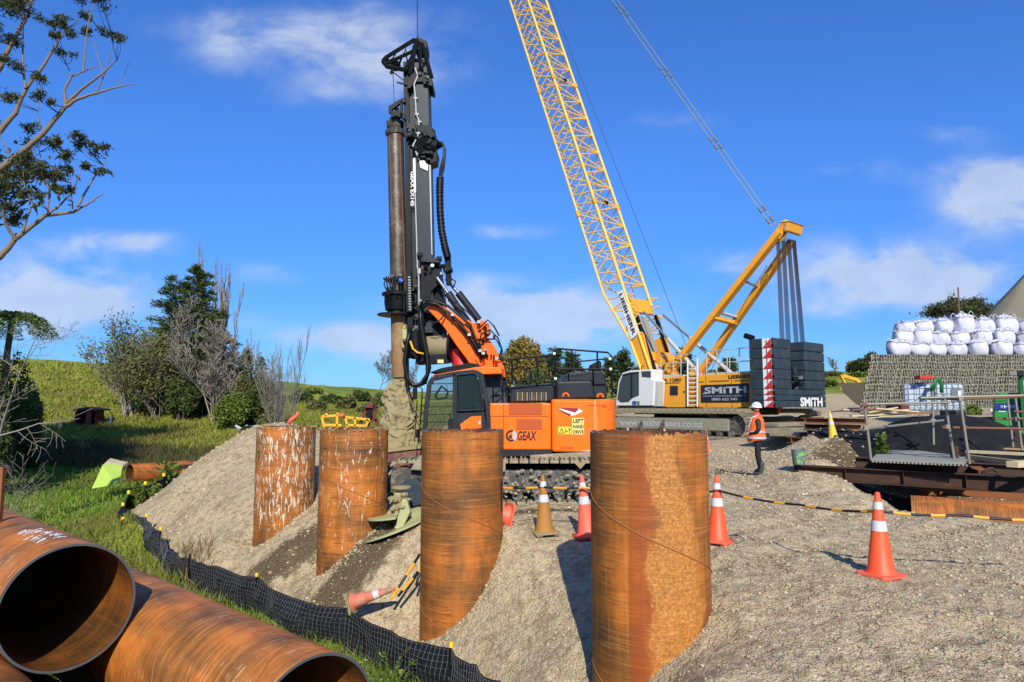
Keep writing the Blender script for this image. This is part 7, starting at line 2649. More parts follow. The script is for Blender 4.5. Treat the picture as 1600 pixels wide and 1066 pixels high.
# yellow lifting frame, red tripod, red hose behind casings
yf = thing('lifting_frame', 'bright yellow steel lifting frame standing behind the second casing', 'lifting frame', at(540, 668, 17))
Yq = 17.0
fr = [((503, 651), (530, 649)), ((503, 651), (507, 668)), ((507, 664), (534, 665)), ((527, 650), (527, 668)), ((538, 652), (578, 656)), ((540, 652), (543, 668)), ((555, 652), (555, 668)), ((576, 657), (571, 668)), ((530, 649), (540, 652)), ((511, 646), (509, 651)), ((528, 645), (527, 650)), ((541, 664), (572, 666)), ((572, 655), (578, 659))]
for a, b2 in fr:
    MB().beam(at(a[0], a[1], Yq), at(b2[0], b2[1], Yq), .06, .06, up=(0, 1, 0)).build('frame_bar', 'yellow_frame', yf, bevel=.008)
    MB().beam(at(a[0], a[1], Yq + .9), at(b2[0], b2[1], Yq + .9), .06, .06, up=(0, 1, 0)).build('frame_bar', 'yellow_frame', yf, bevel=.008)
tag(MB().ico(at(534, 649, 16.9), .07, (1.1, 1, .8), .2).build('pink_marker', 'cone_faded', smooth=True), 'pink plastic cap on the middle of the yellow frame', 'cap')
rt = thing('rusty_tripod', 'dark rusty drill tool standing behind the yellow frame', 'drilling tool', at(578, 665, 18))
for a, b2 in (((576, 634), (560, 668)), ((578, 634), (592, 668)), ((570, 640), (586, 642)), ((577, 632), (576, 668)), ((567, 655), (590, 657))):
    MB().beam(at(a[0], a[1], 18), at(b2[0], b2[1], 18), .07, .07, up=(0, 1, 0)).build('tool_leg', 'hut_red', rt, bevel=.008)
mb = MB(); mb.pbox(572, 641, 581, 655, 17.9, 18.2); mb.build('tool_body', 'black_steel', rt, bevel=.02)
mb = MB(); mb.pbox(571, 631, 583, 638, 17.9, 18.2); mb.build('tool_head', 'hut_red', rt, bevel=.02)
rs_ = [at(x, y, 20) for x, y in ((451, 662), (456, 655), (463, 650), (466, 644))]
tag(MB().path(rs_, .07, 8, .04).build('red_flag_bag', 'cone_faded', smooth=True), 'bright salmon sheet standing up behind the farthest casing', 'sheet')
p = at(390, 670, 40)
tag(MB().add([(p.x + (i % 9 - 4) * .32, p.y + (i // 9) * .4, p.z - .15 + random.uniform(0, .38)) for i in range(36)], [(i, i + 1, i + 10, i + 9) for i in range(26) if i % 9 != 8]).build('plastic_sheeting', 'plastic_sheet'), 'crumpled pale plastic sheeting at the foot of the slope left of the farthest casing', 'plastic sheet')

# hut in the paddock
hp_ = at(130, 661, 58)
ht = thing('animal_hut', 'small dark red wooden hut with a flat roof on the grass slope', 'hut', (hp_.x, hp_.y, hp_.z))
mb = MB(); mb.pbox(116.5, 640, 120, 662, 58, 59.5); mb.build('side_wall', 'hut_red', ht)
mb = MB(); mb.pbox(134, 640, 146, 662, 58, 58.15); mb.build('front_wall', 'hut_red', ht)
mb = MB(); mb.pbox(117, 640, 146, 662, 59.3, 59.5); mb.build('back_wall', 'hut_red', ht)
mb = MB(); mb.pbox(143, 640, 146, 662, 58, 59.5); mb.build('side_wall', 'hut_red', ht)
mb = MB(); mb.ppoly([(114, 640), (134, 636), (151, 639.5), (149, 642), (134, 639), (115, 643)], 57.7, 2.1); mb.build('roof', 'hut_roof', ht)
p = at(173, 656, 55)
tag(MB().box(p, (.12, .12, .5)).build('white_post', 'sign_white'), 'short white marker post in the grass right of the red hut', 'post')
p = at(2, 760, 8.2)
tag(MB().box((p.x - .02, p.y, p.z - .6), (.09, .06, 1.65)).build('rusty_upright', 'beam_rust', bevel=.005), 'rusty steel upright at the left edge above the pipes', 'post')

# far plant on the right
cn_ = at(1315, 611, 84)
rc = thing('red_container', 'faded red shipping container on the hillside behind the crane', 'container', (cn_.x, cn_.y, cn_.z))
mb = MB(); mb.pbox(1302, 598, 1327, 611, 84, 86.4); cb = mb.build('container_body', 'container_red', rc, bevel=.03)
for k in range(10):
    mb = MB(); mb.pbox(1303.5 + k * 2.35, 598.8, 1304.6 + k * 2.35, 610.4, 83.93, 84); mb.build('corrugation', 'container_red', cb)
ey = 80
ex_ = thing('excavator', 'small yellow excavator with its arm raised on the dirt ramp beyond the crane', 'excavator', at(1350, 612, ey))
def epoly(name, pts, Y0, th, mat): return MB().ppoly(pts, Y0, th).build(name, mat, ex_, bevel=.04)
epoly('boom', [(1313, 586), (1320, 585), (1340, 591), (1347, 597), (1344, 600), (1337, 595), (1318, 590)], ey, .5, 'digger_yellow')
epoly('dipper_arm', [(1313, 586), (1317, 586), (1322, 598), (1320, 600)], ey, .4, 'digger_yellow')
epoly('bucket', [(1318, 598), (1324, 598), (1324, 604), (1319, 604)], ey, .8, 'mud_steel')
epoly('upper_body', [(1344, 604), (1346, 599), (1362, 599), (1365, 602), (1364, 606), (1345, 607)], ey - .5, 2.4, 'digger_yellow')
epoly('cab', [(1346, 606), (1347, 597), (1353, 597), (1354, 606)], ey - .6, 1.2, 'glass_dark')
epoly('track', [(1334, 609), (1337, 606), (1360, 607), (1362, 610), (1358, 613), (1338, 613)], ey - .8, .6, 'mud_steel')
epoly('track', [(1334, 609), (1337, 606), (1360, 607), (1362, 610), (1358, 613), (1338, 613)], ey + 1.2, .6, 'mud_steel')
dz = thing('dozer', 'low yellow machine parked below the small excavator', 'bulldozer', at(1342, 618, 74))
MB().ppoly([(1335, 609), (1341, 608), (1360, 612), (1358, 616), (1336, 617)], 74, 2.0).build('body', 'digger_yellow', dz, bevel=.05)
MB().ppoly([(1333, 608), (1335, 608), (1336, 618), (1334, 618)], 73.8, 2.4).build('blade', 'digger_yellow', dz, bevel=.02)
MB().ppoly([(1338, 615), (1358, 614), (1360, 617), (1340, 619)], 73.9, .5).build('track', 'mud_steel', dz, bevel=.02)
# ------------------------------------------------------------------ vegetation
def tubes_np(name, segs, mat, parent=None, n=4, kind=None):
    """segs: list of (p0, p1, r0, r1)"""
    S = np.array([[*a, *b_, r0, r1] for a, b_, r0, r1 in segs], dtype=float)
    p0, p1, r0, r1 = S[:, :3], S[:, 3:6], S[:, 6:7], S[:, 7:8]
    d = p1 - p0
    d /= np.linalg.norm(d, axis=1, keepdims=True) + 1e-9
    ref = np.where(np.abs(d[:, 2:3]) < .9, np.array([[0, 0, 1.]]), np.array([[1., 0, 0]]))
    x = np.cross(ref, d)
    x /= np.linalg.norm(x, axis=1, keepdims=True)
    y = np.cross(d, x)
    vs = []
    for p, r in ((p0, r0), (p1, r1)):
        for k in range(n):
            q = 2 * PI * k / n
            vs.append(p + (x * math.cos(q) + y * math.sin(q)) * r)
    V_ = np.stack(vs, 1).reshape(-1, 3)
    b0 = np.arange(len(S))[:, None] * 2 * n
    fs = np.concatenate([b0 + np.array([[k, (k + 1) % n, n + (k + 1) % n, n + k]]) for k in range(n)], 0)
    return np_mesh(name, V_, fs, mat, parent, smooth=True, kind=kind)


def leaves_np(name, C_, size, mat, parent=None, aspect=.5, jit=.5, up=0.0, dirs=None):
    C_ = np.asarray(C_, float)
    n = len(C_)
    d = rng.normal(0, 1, (n, 3)) if dirs is None else dirs + rng.normal(0, .45, (n, 3))
    d[:, 2] *= (1 - up)
    d /= np.linalg.norm(d, axis=1, keepdims=True)
    r = rng.normal(0, 1, (n, 3))
    s = np.cross(d, r)
    s /= np.linalg.norm(s, axis=1, keepdims=True)
    L = size * rng.uniform(1 - jit, 1 + jit, (n, 1))
    w_ = L * aspect
    a, b_, c, e = C_, C_ + d * L * .5 + s * w_ * .5, C_ + d * L, C_ + d * L * .5 - s * w_ * .5
    V_ = np.stack([a, b_, c, e], 1).reshape(-1, 3)
    fs = np.arange(n * 4).reshape(-1, 4)
    return np_mesh(name, V_, fs, mat, parent)


def grow(base, h, r, levels, seed, spread=.5, upw=.3, nchild=(4, 6), ratio=.62, wig=.12, segn=4, first=.25, lean=(0, 0), minr=.006):
    """branch skeleton; returns segments and tips"""
    rs = random.Random(seed)
    segs, tips = [], []
    stack = [(Vector(base), Vector((lean[0], lean[1], 1)).normalized(), h, r, 0)]
    while stack:
        p, d, L, rr, lv = stack.pop()
        pts = [p]
        dirs = [d]
        n = segn if lv < 2 else max(2, segn - 1)
        for k in range(n):
            d = (d + Vector((rs.gauss(0, wig), rs.gauss(0, wig), rs.gauss(0, wig))) + Vector((0, 0, upw * .3 if lv else 0))).normalized()
            q = p + d * L / n
            r1 = max(rr * (1 - .75 * (k + 1) / n) if lv else rr * (1 - .85 * (k + 1) / n), minr)
            r0 = max(rr * (1 - .75 * k / n) if lv else rr * (1 - .85 * k / n), minr)
            segs.append((tuple(p), tuple(q), r0, r1))
            p = q
            pts.append(p)
            dirs.append(d)
        if lv >= levels:
            tips.append((p, d))
            continue
        nc = rs.randint(*nchild) + (3 if lv == 0 else 0)
        for c in range(nc):
            f = first + (1 - first) * (c + rs.random()) / nc if lv == 0 else .15 + .85 * (c + rs.random()) / nc
            f = min(f, .99)
            i = min(int(f * n), n - 1)
            g = f * n - i
            bpt = pts[i].lerp(pts[i + 1], g)
            dd = dirs[i]
            az = rs.uniform(0, 2 * PI)
            x, y = frame(dd)
            out = x * math.cos(az) + y * math.sin(az)
            nd = (dd * (1 - spread) + out * spread + Vector((0, 0, upw))).normalized()
            lf = (1 - f * .55) if lv == 0 else (1 - f * .35)
            stack.append((bpt, nd, L * ratio * lf * rs.uniform(.7, 1.15), max(rr * (1 - .7 * f) * .55, minr), lv + 1))
    return segs, tips


def bare_tree(name, label, base_px, top_py, Y, seed, mat, group='bare trees on the slope', leaf=None, nleaf=0, lsize=.2, mult=1, spr=.5, upw=.3, levels=3, nchild=(4, 6), ratio=.6, first=.2, lean=(0, 0), rr=.016, cat='tree', minr=.012, wig=.12, ls=.42):
    b_ = at(base_px[0], base_px[1], Y)
    g = gz(b_.x, b_.y)
    top = at(base_px[0], top_py, Y).z
    e = thing(name, label, cat, (b_.x, b_.y, g), group=group)
    segs, tips = [], []
    for m_ in range(mult):
        rs = random.Random(seed + m_)
        l = lean if mult == 1 else (rs.uniform(-ls, ls) + lean[0], rs.uniform(-ls, ls) + lean[1])
        h = (top - g) * (1 if mult == 1 else rs.uniform(.6, .95))
        s, t_ = grow((b_.x + (rs.uniform(-.5, .5) if mult > 1 else 0), b_.y, g - .2), h, h * rr, levels, seed + m_ * 7, spr, upw, nchild, ratio, wig, 4, first, l, minr)
        segs += s
        tips += t_
    tubes_np('branches', segs, mat, e, 3)
    if leaf:
        T = np.array([tuple(t_[0]) for t_ in tips])
        C_ = T[rng.randint(0, len(T), nleaf)] + rng.normal(0, lsize * 1.6, (nleaf, 3))
        leaves_np('foliage', C_, lsize, leaf, e)
    return e


def conifer(name, label, base_px, top_py, Y, halfw_px, seed, leaf, n=9000, lsize=.3, group=None, shape=1.0, bark='bark_dark', droop=-.12, irregular=.35):
    b_ = at(base_px[0], base_px[1], Y)
    g = gz(b_.x, b_.y)
    zt2 = at(base_px[0], top_py, Y).z
    h = zt2 - g
    R0 = halfw_px * Y / F
    e = thing(name, label, 'tree', (b_.x, b_.y, g), group=group)
    rs = random.Random(seed)
    segs = [((b_.x, b_.y, g - .2), (b_.x, b_.y, g + h * .5), h * .022, h * .012), ((b_.x, b_.y, g + h * .5), (b_.x, b_.y, zt2), h * .012, .02)]
    C_, Dd = [], []
    nb2 = int(46 + h * 3)
    for k in range(nb2):
        f = (k + rs.random()) / nb2
        z = g + h * (.08 + .92 * f)
        L = R0 * ((1 - f) ** (.75 * shape)) * rs.uniform(1 - irregular, 1 + irregular) + .25
        az = rs.uniform(0, 2 * PI)
        dx, dy = math.cos(az), math.sin(az)
        tip = Vector((b_.x + dx * L, b_.y + dy * L, z + L * droop + rs.uniform(-.3, .5) * L * .3))
        root = Vector((b_.x, b_.y, z))
        segs.append((tuple(root), tuple(tip), .03 + L * .008, .012))
        m_ = max(4, int(n / nb2 * (L / R0 + .25)))
        for j in range(m_):
            t_ = rs.uniform(.2, 1.05)
            p = root.lerp(tip, t_)
            s = .12 * L * (1.2 - t_) + lsize * .5
            C_.append((p.x + rs.gauss(0, s), p.y + rs.gauss(0, s), p.z + rs.gauss(0, s * .6)))
            Dd.append((dx, dy, .35))
    tubes_np('trunk', segs, bark, e, 4)
    leaves_np('foliage', C_, lsize, leaf, e, .4, .5, dirs=np.array(Dd))
    return e


def bush(name, label, px, py_base, py_top, Y, halfw, seed, leaf, n=3000, lsize=.22, group='dark bushes under the trees', cat='bush', clumps=9):
    b_ = at(px, py_base, Y)
    g = gz(b_.x, b_.y)
    h = max(at(px, py_top, Y).z - g, .3)
    W_ = halfw * Y / F
    rs = np.random.RandomState(seed)
    e = thing(name, label, cat, (b_.x, b_.y, g), group=group)
    segs, C_ = [], []
    for k in range(clumps):
        cx_, cy_ = rs.uniform(-.75, .75) * W_, rs.uniform(-.6, .6) * W_
        fz = 1 - .6 * (cx_ / W_) ** 2
        cz = h * rs.uniform(.3, .8) * fz
        segs.append(((b_.x + cx_ * .3, b_.y + cy_ * .3, g - .1), (b_.x + cx_, b_.y + cy_, g + cz), h * .02 + .01, .01))
        m_ = n // clumps
        d = rs.normal(0, 1, (m_, 3))
        d /= np.linalg.norm(d, axis=1, keepdims=True)
        r_ = rs.uniform(.55, 1.0, (m_, 1)) ** .6
        C_.append(np.array([b_.x + cx_, b_.y + cy_, g + cz]) + d * r_ * np.array([W_ * .42, W_ * .42, h * .30 * fz + .1]))
    C_ = np.concatenate(C_)
    C_[:, 2] = np.maximum(C_[:, 2], g)
    tubes_np('stems', segs, 'bark_dark', e, 4)
    leaves_np('foliage', C_, lsize, leaf, e, .55)
    return e


# wooded slope, left
bare_tree('scrub_tree', 'grey spiky half bare tree, leftmost of the wood, just right of the red hut', (200, 642), 500, 62, 11, 'bark_pale', leaf='leaf_mixed', nleaf=6500, lsize=.24, mult=12, spr=.5, upw=.42, levels=2, nchild=(7, 10), ratio=.5, rr=.012, minr=.024, ls=.55)
bare_tree('scrub_tree', 'bushy olive green tree with pale twigs just right of the leftmost spiky tree', (243, 646), 535, 61, 31, 'bark_pale', leaf='leaf_mixed', nleaf=11000, lsize=.25, mult=9, spr=.5, upw=.4, levels=2, nchild=(6, 8), ratio=.5, rr=.013, minr=.024, ls=.5)
conifer('evergreen_tree', 'tall dark evergreen with a pointed top in front of the bare poplar', (302, 640), 416, 68, 52, 3, 'leaf_conifer', 24000, .27, 'evergreens on the slope', shape=.8)
conifer('evergreen_tree', 'lower dark evergreen with ragged top left of the tallest evergreen', (266, 640), 432, 66, 42, 5, 'leaf_conifer', 12000, .27, 'evergreens on the slope', shape=.7, irregular=.55)
conifer('evergreen_tree', 'broad dark evergreen filling the gap below the two pointed ones', (290, 640), 478, 65, 52, 9, 'leaf_conifer', 20000, .27, 'evergreens on the slope', shape=.5, irregular=.5)
conifer('evergreen_tree', 'small dark evergreen right of the tallest evergreen, behind the pale bare tree', (345, 640), 520, 69, 34, 12, 'leaf_conifer', 9000, .27, 'evergreens on the slope', shape=.6, irregular=.5)
bush('round_tree', 'rounded yellow green shrub tree below the evergreens', 264, 640, 492, 64, 36, 41, 'leaf_mixed', 9000, .28, cat='tree', clumps=14)
for k, (px, tp, sd) in enumerate(((324, 394, 61), (344, 418, 62))):
    bare_tree('poplar', ['tall pale bare poplar, the highest tree on the left', 'slightly lower pale bare poplar just right of the tallest one'][k], (px, 600), tp, 78, sd, 'bark_pale', group='bare poplars', spr=.24, upw=.6, levels=3, nchild=(9, 12), ratio=.30, first=.06, rr=.011, minr=.024, wig=.05, mult=10, ls=.09)
bare_tree('bare_tree', 'pale bare many branched tree in front of the poplars', (336, 640), 478, 60, 71, 'bark_pale', spr=.62, upw=.32, levels=3, nchild=(6, 9), ratio=.52, rr=.012, minr=.024, mult=6, ls=.5)
bare_tree('bare_tree', 'thin reddish bare tree right of the poplars', (371, 615), 498, 63, 81, 'bark_red', spr=.6, upw=.2, levels=3, nchild=(5, 7), ratio=.5, rr=.016, minr=.028, mult=2)
bare_tree('bare_tree', 'small bare grey tree leaning right at the end of the wood', (402, 640), 540, 62, 85, 'bark_grey', spr=.6, upw=.2, levels=3, nchild=(4, 5), ratio=.5, rr=.016, minr=.03, mult=3, lean=(.25, 0))
bare_tree('willow_bush', 'pale leafless bush with upright whippy stems behind the farthest casing', (446, 672), 516, 46, 91, 'bark_pale', group=None, mult=9, spr=.28, upw=.55, levels=2, nchild=(6, 9), ratio=.5, rr=.006, minr=.008, cat='bush', wig=.07, ls=.30)
for k, (px, pb, pt, Y, hw, lf, sd, lab) in enumerate((
        (318, 655, 560, 62, 32, 'leaf_dark', 1, 'dark evergreen bush under the pale bare tree'), (352, 660, 570, 63, 30, 'leaf_dark', 2, 'dark bush right below the poplars'),
        (385, 664, 585, 60, 26, 'leaf_mixed', 3, 'brownish olive bush below the thin reddish tree'), (412, 668, 600, 58, 22, 'leaf_dark', 4, 'dark green bush at the right end of the wood'),
        (360, 668, 612, 57, 26, 'leaf_bush', 5, 'lighter yellow green bush at the foot of the wood'), (285, 650, 590, 60, 24, 'leaf_dark', 6, 'low dark bush at the foot of the evergreens'),
        (425, 676, 630, 52, 18, 'leaf_mixed', 7, 'small dull bush beside the plastic sheeting'), (388, 640, 540, 68, 20, 'leaf_dark', 8, 'dark upright bush behind the thin reddish tree'))):
    bush('bush', lab, px, pb, pt, Y, hw * 1.15, sd, lf, 6500, .24)
# left edge
for k, (px, pb, pt, Y, hw, lf, sd, lab) in enumerate((
        (5, 700, 560, 34, 46, 'leaf_dark', 21, 'big dark shrub at the left edge under the tree fern'), (40, 690, 612, 36, 26, 'leaf_dark', 22, 'dark shrub just right of the big one at the left edge'),
        (-30, 740, 600, 28, 40, 'leaf_dark', 23, 'very dark shrub cut by the left edge'), (52, 668, 606, 40, 9, 'leaf_mixed', 24, 'slim upright sapling between the dark shrubs and the hut'))):
    bush('bush', lab, px, pb, pt, Y, hw, sd, lf, 7000, .16, 'dark shrubs at the left edge')
bare_tree('bare_shrub', 'bare white branches reaching right over the dark shrubs at the left edge', (-30, 640), 500, 26, 101, 'bark_pale', group=None, spr=.6, upw=.05, levels=3, nchild=(5, 6), ratio=.6, rr=.014, minr=.008, lean=(.6, 0), cat='shrub')
bare_tree('bare_shrub', 'bare thorny grey brush above the topmost pipe at the left edge', (14, 770), 690, 17, 111, 'bark_grey', group=None, mult=6, spr=.55, upw=.1, levels=2, nchild=(4, 6), ratio=.6, rr=.008, minr=.004, cat='shrub')

# tree fern
fb = at(8, 575, 30)
cr = at(19, 498, 30)
tf_ = thing('tree_fern', 'tree fern with arching fronds above the dark shrubs at the left edge', 'tree fern', (fb.x, 30, gz(fb.x, 30)))
tubes_np('trunk', [((fb.x, 30, gz(fb.x, 30) - .2), tuple(fb), .16, .13), (tuple(fb), tuple(cr), .13, .12)], 'bark_dark', tf_, 8)
random.seed(77)
for k in range(15):
    az = k / 15 * 2 * PI + random.uniform(-.2, .2)
    L = random.uniform(1.3, 1.9)
    pts = []
    for i in range(9):
        f = i / 8
        pts.append(cr + Vector((math.cos(az) * L * f, math.sin(az) * L * f, .5 * math.sin(f * 2.4) - 1.15 * f * f)))
    segs = [(tuple(a), tuple(b2), .018, .014) for a, b2 in zip(pts, pts[1:])]
    fr_ = tubes_np('frond', segs, 'leaf_fern', tf_, 3)
    C_, Dd = [], []
    for i in range(60):
        f = i / 60
        j = min(int(f * 8), 7)
        p = pts[j].lerp(pts[j + 1], f * 8 - j)
        sd_ = Vector((-math.sin(az), math.cos(az), 0))
        for s in (-1, 1):
            for m_ in range(3):
                C_.append(p + sd_ * s * (.08 * m_))
                Dd.append(sd_ * s + Vector((math.cos(az) * .3, math.sin(az) * .3, -.35)))
    o = leaves_np('leaflets', C_, .2, 'leaf_fern', fr_, .22, .3, dirs=np.array([tuple(d) for d in Dd]))

# gum tree at the upper left
GY = 17.0
gum = thing('gum_tree', 'gum tree reaching in at the upper left with pale limbs and flat dark leaf clumps', 'tree', (at(-150, 700, GY).x, GY, gz(at(-150, 700, GY).x, GY)))
limbs = [([(-150, 760), (-140, 560), (-60, 440), (0, 402), (24, 374), (71, 337), (114, 331), (140, 317), (161, 303)], .115, .012), ([(-145, 640), (-120, 380), (-60, 300), (0, 264), (34, 238), (67, 209), (102, 167), (125, 153), (150, 146), (185, 136), (209, 131)], .11, .01),
         ([(-130, 480), (-80, 290), (-30, 236), (0, 205), (24, 177), (41, 138), (71, 98), (95, 59), (103, 45)], .10, .012), ([(-110, 330), (-60, 190), (0, 104), (16, 71), (39, 31), (49, 0), (52, -40)], .09, .02),
         ([(102, 167), (101, 140), (112, 120), (130, 112), (152, 103)], .04, .01), ([(104, 161), (130, 138), (161, 114), (183, 94)], .045, .012), ([(130, 112), (134, 75), (135, 50), (142, 20), (150, 0)], .025, .008),
         ([(122, 323), (142, 284), (160, 262), (169, 244)], .03, .008), ([(71, 337), (95, 319), (114, 300), (128, 262)], .035, .008), ([(75, 336), (77, 300), (67, 262), (60, 230)], .03, .008), ([(36, 362), (50, 318), (38, 290), (36, 270)], .03, .008),
         ([(41, 138), (36, 110), (36, 60), (37, 30)], .035, .01), ([(67, 209), (58, 180), (62, 155)], .02, .007), ([(114, 331), (112, 300), (110, 270)], .018, .006), ([(150, 146), (165, 112), (178, 68)], .02, .007), ([(24, 374), (8, 350), (4, 320)], .05, .02), ([(16, 245), (4, 220), (0, 205)], .02, .01),
         ([(112, 120), (102, 95), (104, 84)], .015, .006), ([(161, 114), (150, 80), (146, 60)], .016, .006), ([(185, 136), (192, 120), (203, 95)], .012, .004)]
lsegs, lpts = [], []
for pts, r0, r1 in limbs:
    n = len(pts)
    prev = None
    rs = random.Random(len(pts) * 3 + int(r0 * 100))
    yo = rs.uniform(-.6, .6)
    dense = []
    for i in range(n - 1):
        for q in range(4):
            f = q / 4
            dense.append((pts[i][0] * (1 - f) + pts[i + 1][0] * f + rs.uniform(-.8, .8), pts[i][1] * (1 - f) + pts[i + 1][1] * f + rs.uniform(-.8, .8)))
    dense.append(pts[-1])
    for i in range(len(dense) - 1):
        f0, f1 = i / (len(dense) - 1), (i + 1) / (len(dense) - 1)
        a, b2 = at(*dense[i], GY + yo * f0), at(*dense[i + 1], GY + yo * f1)
        lsegs.append((tuple(a), tuple(b2), r0 * (1 - f0) + r1 * f0, r0 * (1 - f1) + r1 * f1))
        lpts.append(b2)
clumps = [(27, 12, 30, 16), (75, 34, 16, 8), (93, 27, 14, 8), (83, 56, 12, 7), (108, 50, 16, 10), (130, 25, 15, 6), (150, 5, 22, 9), (142, 52, 12, 7), (158, 49, 10, 5), (178, 55, 16, 8), (98, 82, 16, 6), (22, 58, 18, 10), (18, 98, 22, 8), (60, 123, 14, 10), (60, 147, 14, 8), (82, 160, 8, 5), (10, 152, 18, 10), (46, 200, 14, 8),
          (48, 222, 14, 8), (120, 216, 14, 8), (127, 228, 10, 7), (148, 232, 15, 8), (167, 230, 12, 6), (80, 225, 14, 12), (102, 245, 16, 9), (133, 259, 12, 8), (159, 268, 12, 7), (103, 265, 8, 7), (40, 255, 26, 12), (70, 265, 26, 11), (85, 276, 18, 9), (28, 275, 28, 14), (8, 290, 20, 15), (42, 306, 16, 12), (85, 292, 16, 6), (95, 300, 8, 5), (110, 296, 8, 5), (20, 345, 18, 12), (4, 330, 18, 16),
          (50, 245, 18, 8), (90, 218, 8, 6), (-40, 40, 40, 22), (-60, 120, 40, 26), (-40, 200, 36, 22), (-60, 290, 40, 26), (-90, 60, 40, 30), (-110, 200, 40, 30), (-30, 350, 30, 20), (40, -20, 30, 14), (110, -12, 26, 12), (-10, -30, 40, 20), (8, 8, 30, 14)]
LC, tw = [], []
rs = np.random.RandomState(5)
for (px, py, rx, ry) in clumps:
    Yc_ = GY + rs.uniform(-.8, .8)
    c_ = at(px, py, Yc_)
    sx, sz = rx * Yc_ / F, ry * Yc_ / F
    n = int(60 + rx * ry * 1.6)
    for sub in range(max(3, int(rx / 5))):
        o_c = np.array([rs.uniform(-.7, .7) * sx, rs.uniform(-.7, .7) * sx, rs.uniform(-.5, .6) * sz])
        m_ = n // max(3, int(rx / 5))
        d = rs.normal(0, .5, (m_, 3)) * np.array([sx * .5, sx * .5, sz * .42])
        LC.append(np.array(c_) + o_c + d)
        src = min(lpts, key=lambda p: (p - c_).length + (2 if p.z > c_.z + .2 else 0))
        tip = Vector(c_) + Vector(o_c)
        mid = src.lerp(tip, .5) + Vector((rs.uniform(-.06, .06), 0, -.05))
        if (src - tip).length < 2.6:
            tw += [(tuple(src), tuple(mid), .010, .007), (tuple(mid), tuple(tip), .007, .004)]
tubes_np('limbs', lsegs, 'bark_gum', gum, 8)
tubes_np('twigs', tw, 'bark_dark', gum, 3)
leaves_np('foliage', np.concatenate(LC), .095, 'leaf_gum', gum, .30)

# trees beyond the left edge of the picture, whose shade falls on the grass
for k, (X, Y, h, w_) in enumerate(((-28, 29, 15, 4.5), (-33, 35, 16, 5), (-25, 23, 12, 3.5))):
    g = gz(X, Y)
    e = thing('shade_tree', ['broad tree beyond the left edge shading the lower grass', 'taller broad tree beyond the left edge shading the slope', 'smaller tree beyond the left edge near the pipes'][k], 'tree', (X, Y, g), group='trees beyond the left edge')
    segs, tips = grow((X, Y, g - .2), h, .3, 3, 950 + k, .6, .2, (4, 6), .55, .12, 4, .4, minr=.02)
    tubes_np('branches', segs, 'bark_gum', e, 4)
    T = np.array([tuple(t_[0]) for t_ in tips])
    leaves_np('foliage', T[rng.randint(0, len(T), 12000)] + rng.normal(0, .7, (12000, 3)), .42, 'leaf_gum', e, .4)

# background trees beyond the drill rig
bush('autumn_tree', 'round golden brown tree behind the rig boom', 812, 625, 531, 105, 42, 301, 'leaf_autumn', 12000, .5, 'trees behind the drill rig', 'tree', 16)
for k, (px, tp, Y, hw, lab) in enumerate(((868, 545, 110, 15, 'pointed dark conifer behind the engine covers, the tallest there'), (846, 556, 112, 13, 'lower conifer left of the tallest behind the engine covers'), (893, 552, 108, 15, 'conifer right of the tallest behind the engine covers'), (975, 549, 110, 12, 'narrow dark conifer just left of the crane cab'),
                                           (955, 560, 112, 14, 'shorter conifer behind the rig handrail end'), (1000, 575, 112, 12, 'small conifer hidden behind the crane boom foot'), (1070, 545, 115, 15, 'dark conifer seen between the boom foot and derrick leg'), (1140, 562, 118, 14, 'dark conifer seen through the crane handrails'))):
    conifer('conifer', lab, (px, 628), tp, Y, hw, 400 + k, 'leaf_conifer', 3500, .5, 'conifers far behind the machines', shape=.8)
for k, (px, tp, Y, hw, lf, lab) in enumerate(((775, 570, 108, 24, 'leaf_mixed', 'olive tree mass behind the rig cab'), (835, 578, 100, 28, 'leaf_dark', 'dark tree mass below the golden tree'), (880, 585, 100, 24, 'leaf_dark', 'dark tree mass behind the air filter cover'), (930, 580, 100, 26, 'leaf_mixed', 'olive tree mass behind the rig handrails'), (985, 590, 100, 24, 'leaf_dark', 'dark tree mass behind the crane cab'), (1040, 590, 104, 26, 'leaf_mixed', 'tree mass behind the crane name plate'), (1110, 580, 110, 26, 'leaf_mixed', 'tree mass behind the crane handrails'))):
    bush('broad_tree', lab, px, 630, tp, Y, hw, 500 + k, lf, 3500, .5, 'trees behind the drill rig', 'tree', 10)
bare_tree('bare_tree', 'round topped bare tree on the skyline left of the drill casing', (592, 614), 556, 118, 121, 'bark_grey', group=None, spr=.6, upw=.2, levels=3, nchild=(6, 8), ratio=.62, rr=.016, minr=.035, first=.25)
bare_tree('bare_tree', 'small bare tree seen through the hose loop beside the rig cab', (652, 616), 575, 116, 131, 'bark_grey', group=None, spr=.6, upw=.2, levels=3, nchild=(5, 6), ratio=.6, rr=.016, minr=.03)
for k, (px, pb, pt, Y, hw, lf, lab) in enumerate(((488, 630, 607, 112, 22, 'leaf_bush', 'rounded green bush on the skyline right of the whippy pale bush'), (520, 632, 618, 100, 16, 'leaf_dark', 'small dark bush on the far bank, left of the yellow frame'), (563, 624, 612, 108, 14, 'leaf_dark', 'dark bush on the skyline below the bare round tree'), (542, 640, 620, 92, 14, 'leaf_mixed', 'dull bush in the middle of the far bank'),
                                                  (500, 650, 628, 84, 18, 'leaf_mixed', 'scrub in front of the far bank by the whippy bush'), (600, 632, 612, 104, 18, 'leaf_mixed', 'scrub on the far bank just left of the clay lump'), (470, 640, 612, 96, 18, 'leaf_dark', 'dark bush on the far bank behind the whippy bush'), (575, 650, 632, 80, 14, 'leaf_mixed', 'low scrub behind the rusty tripod'))):
    bush('bush', lab, px, pb, pt, Y, hw, 600 + k, lf, 2200, .4, 'bushes on the far bank', 'bush', 7)
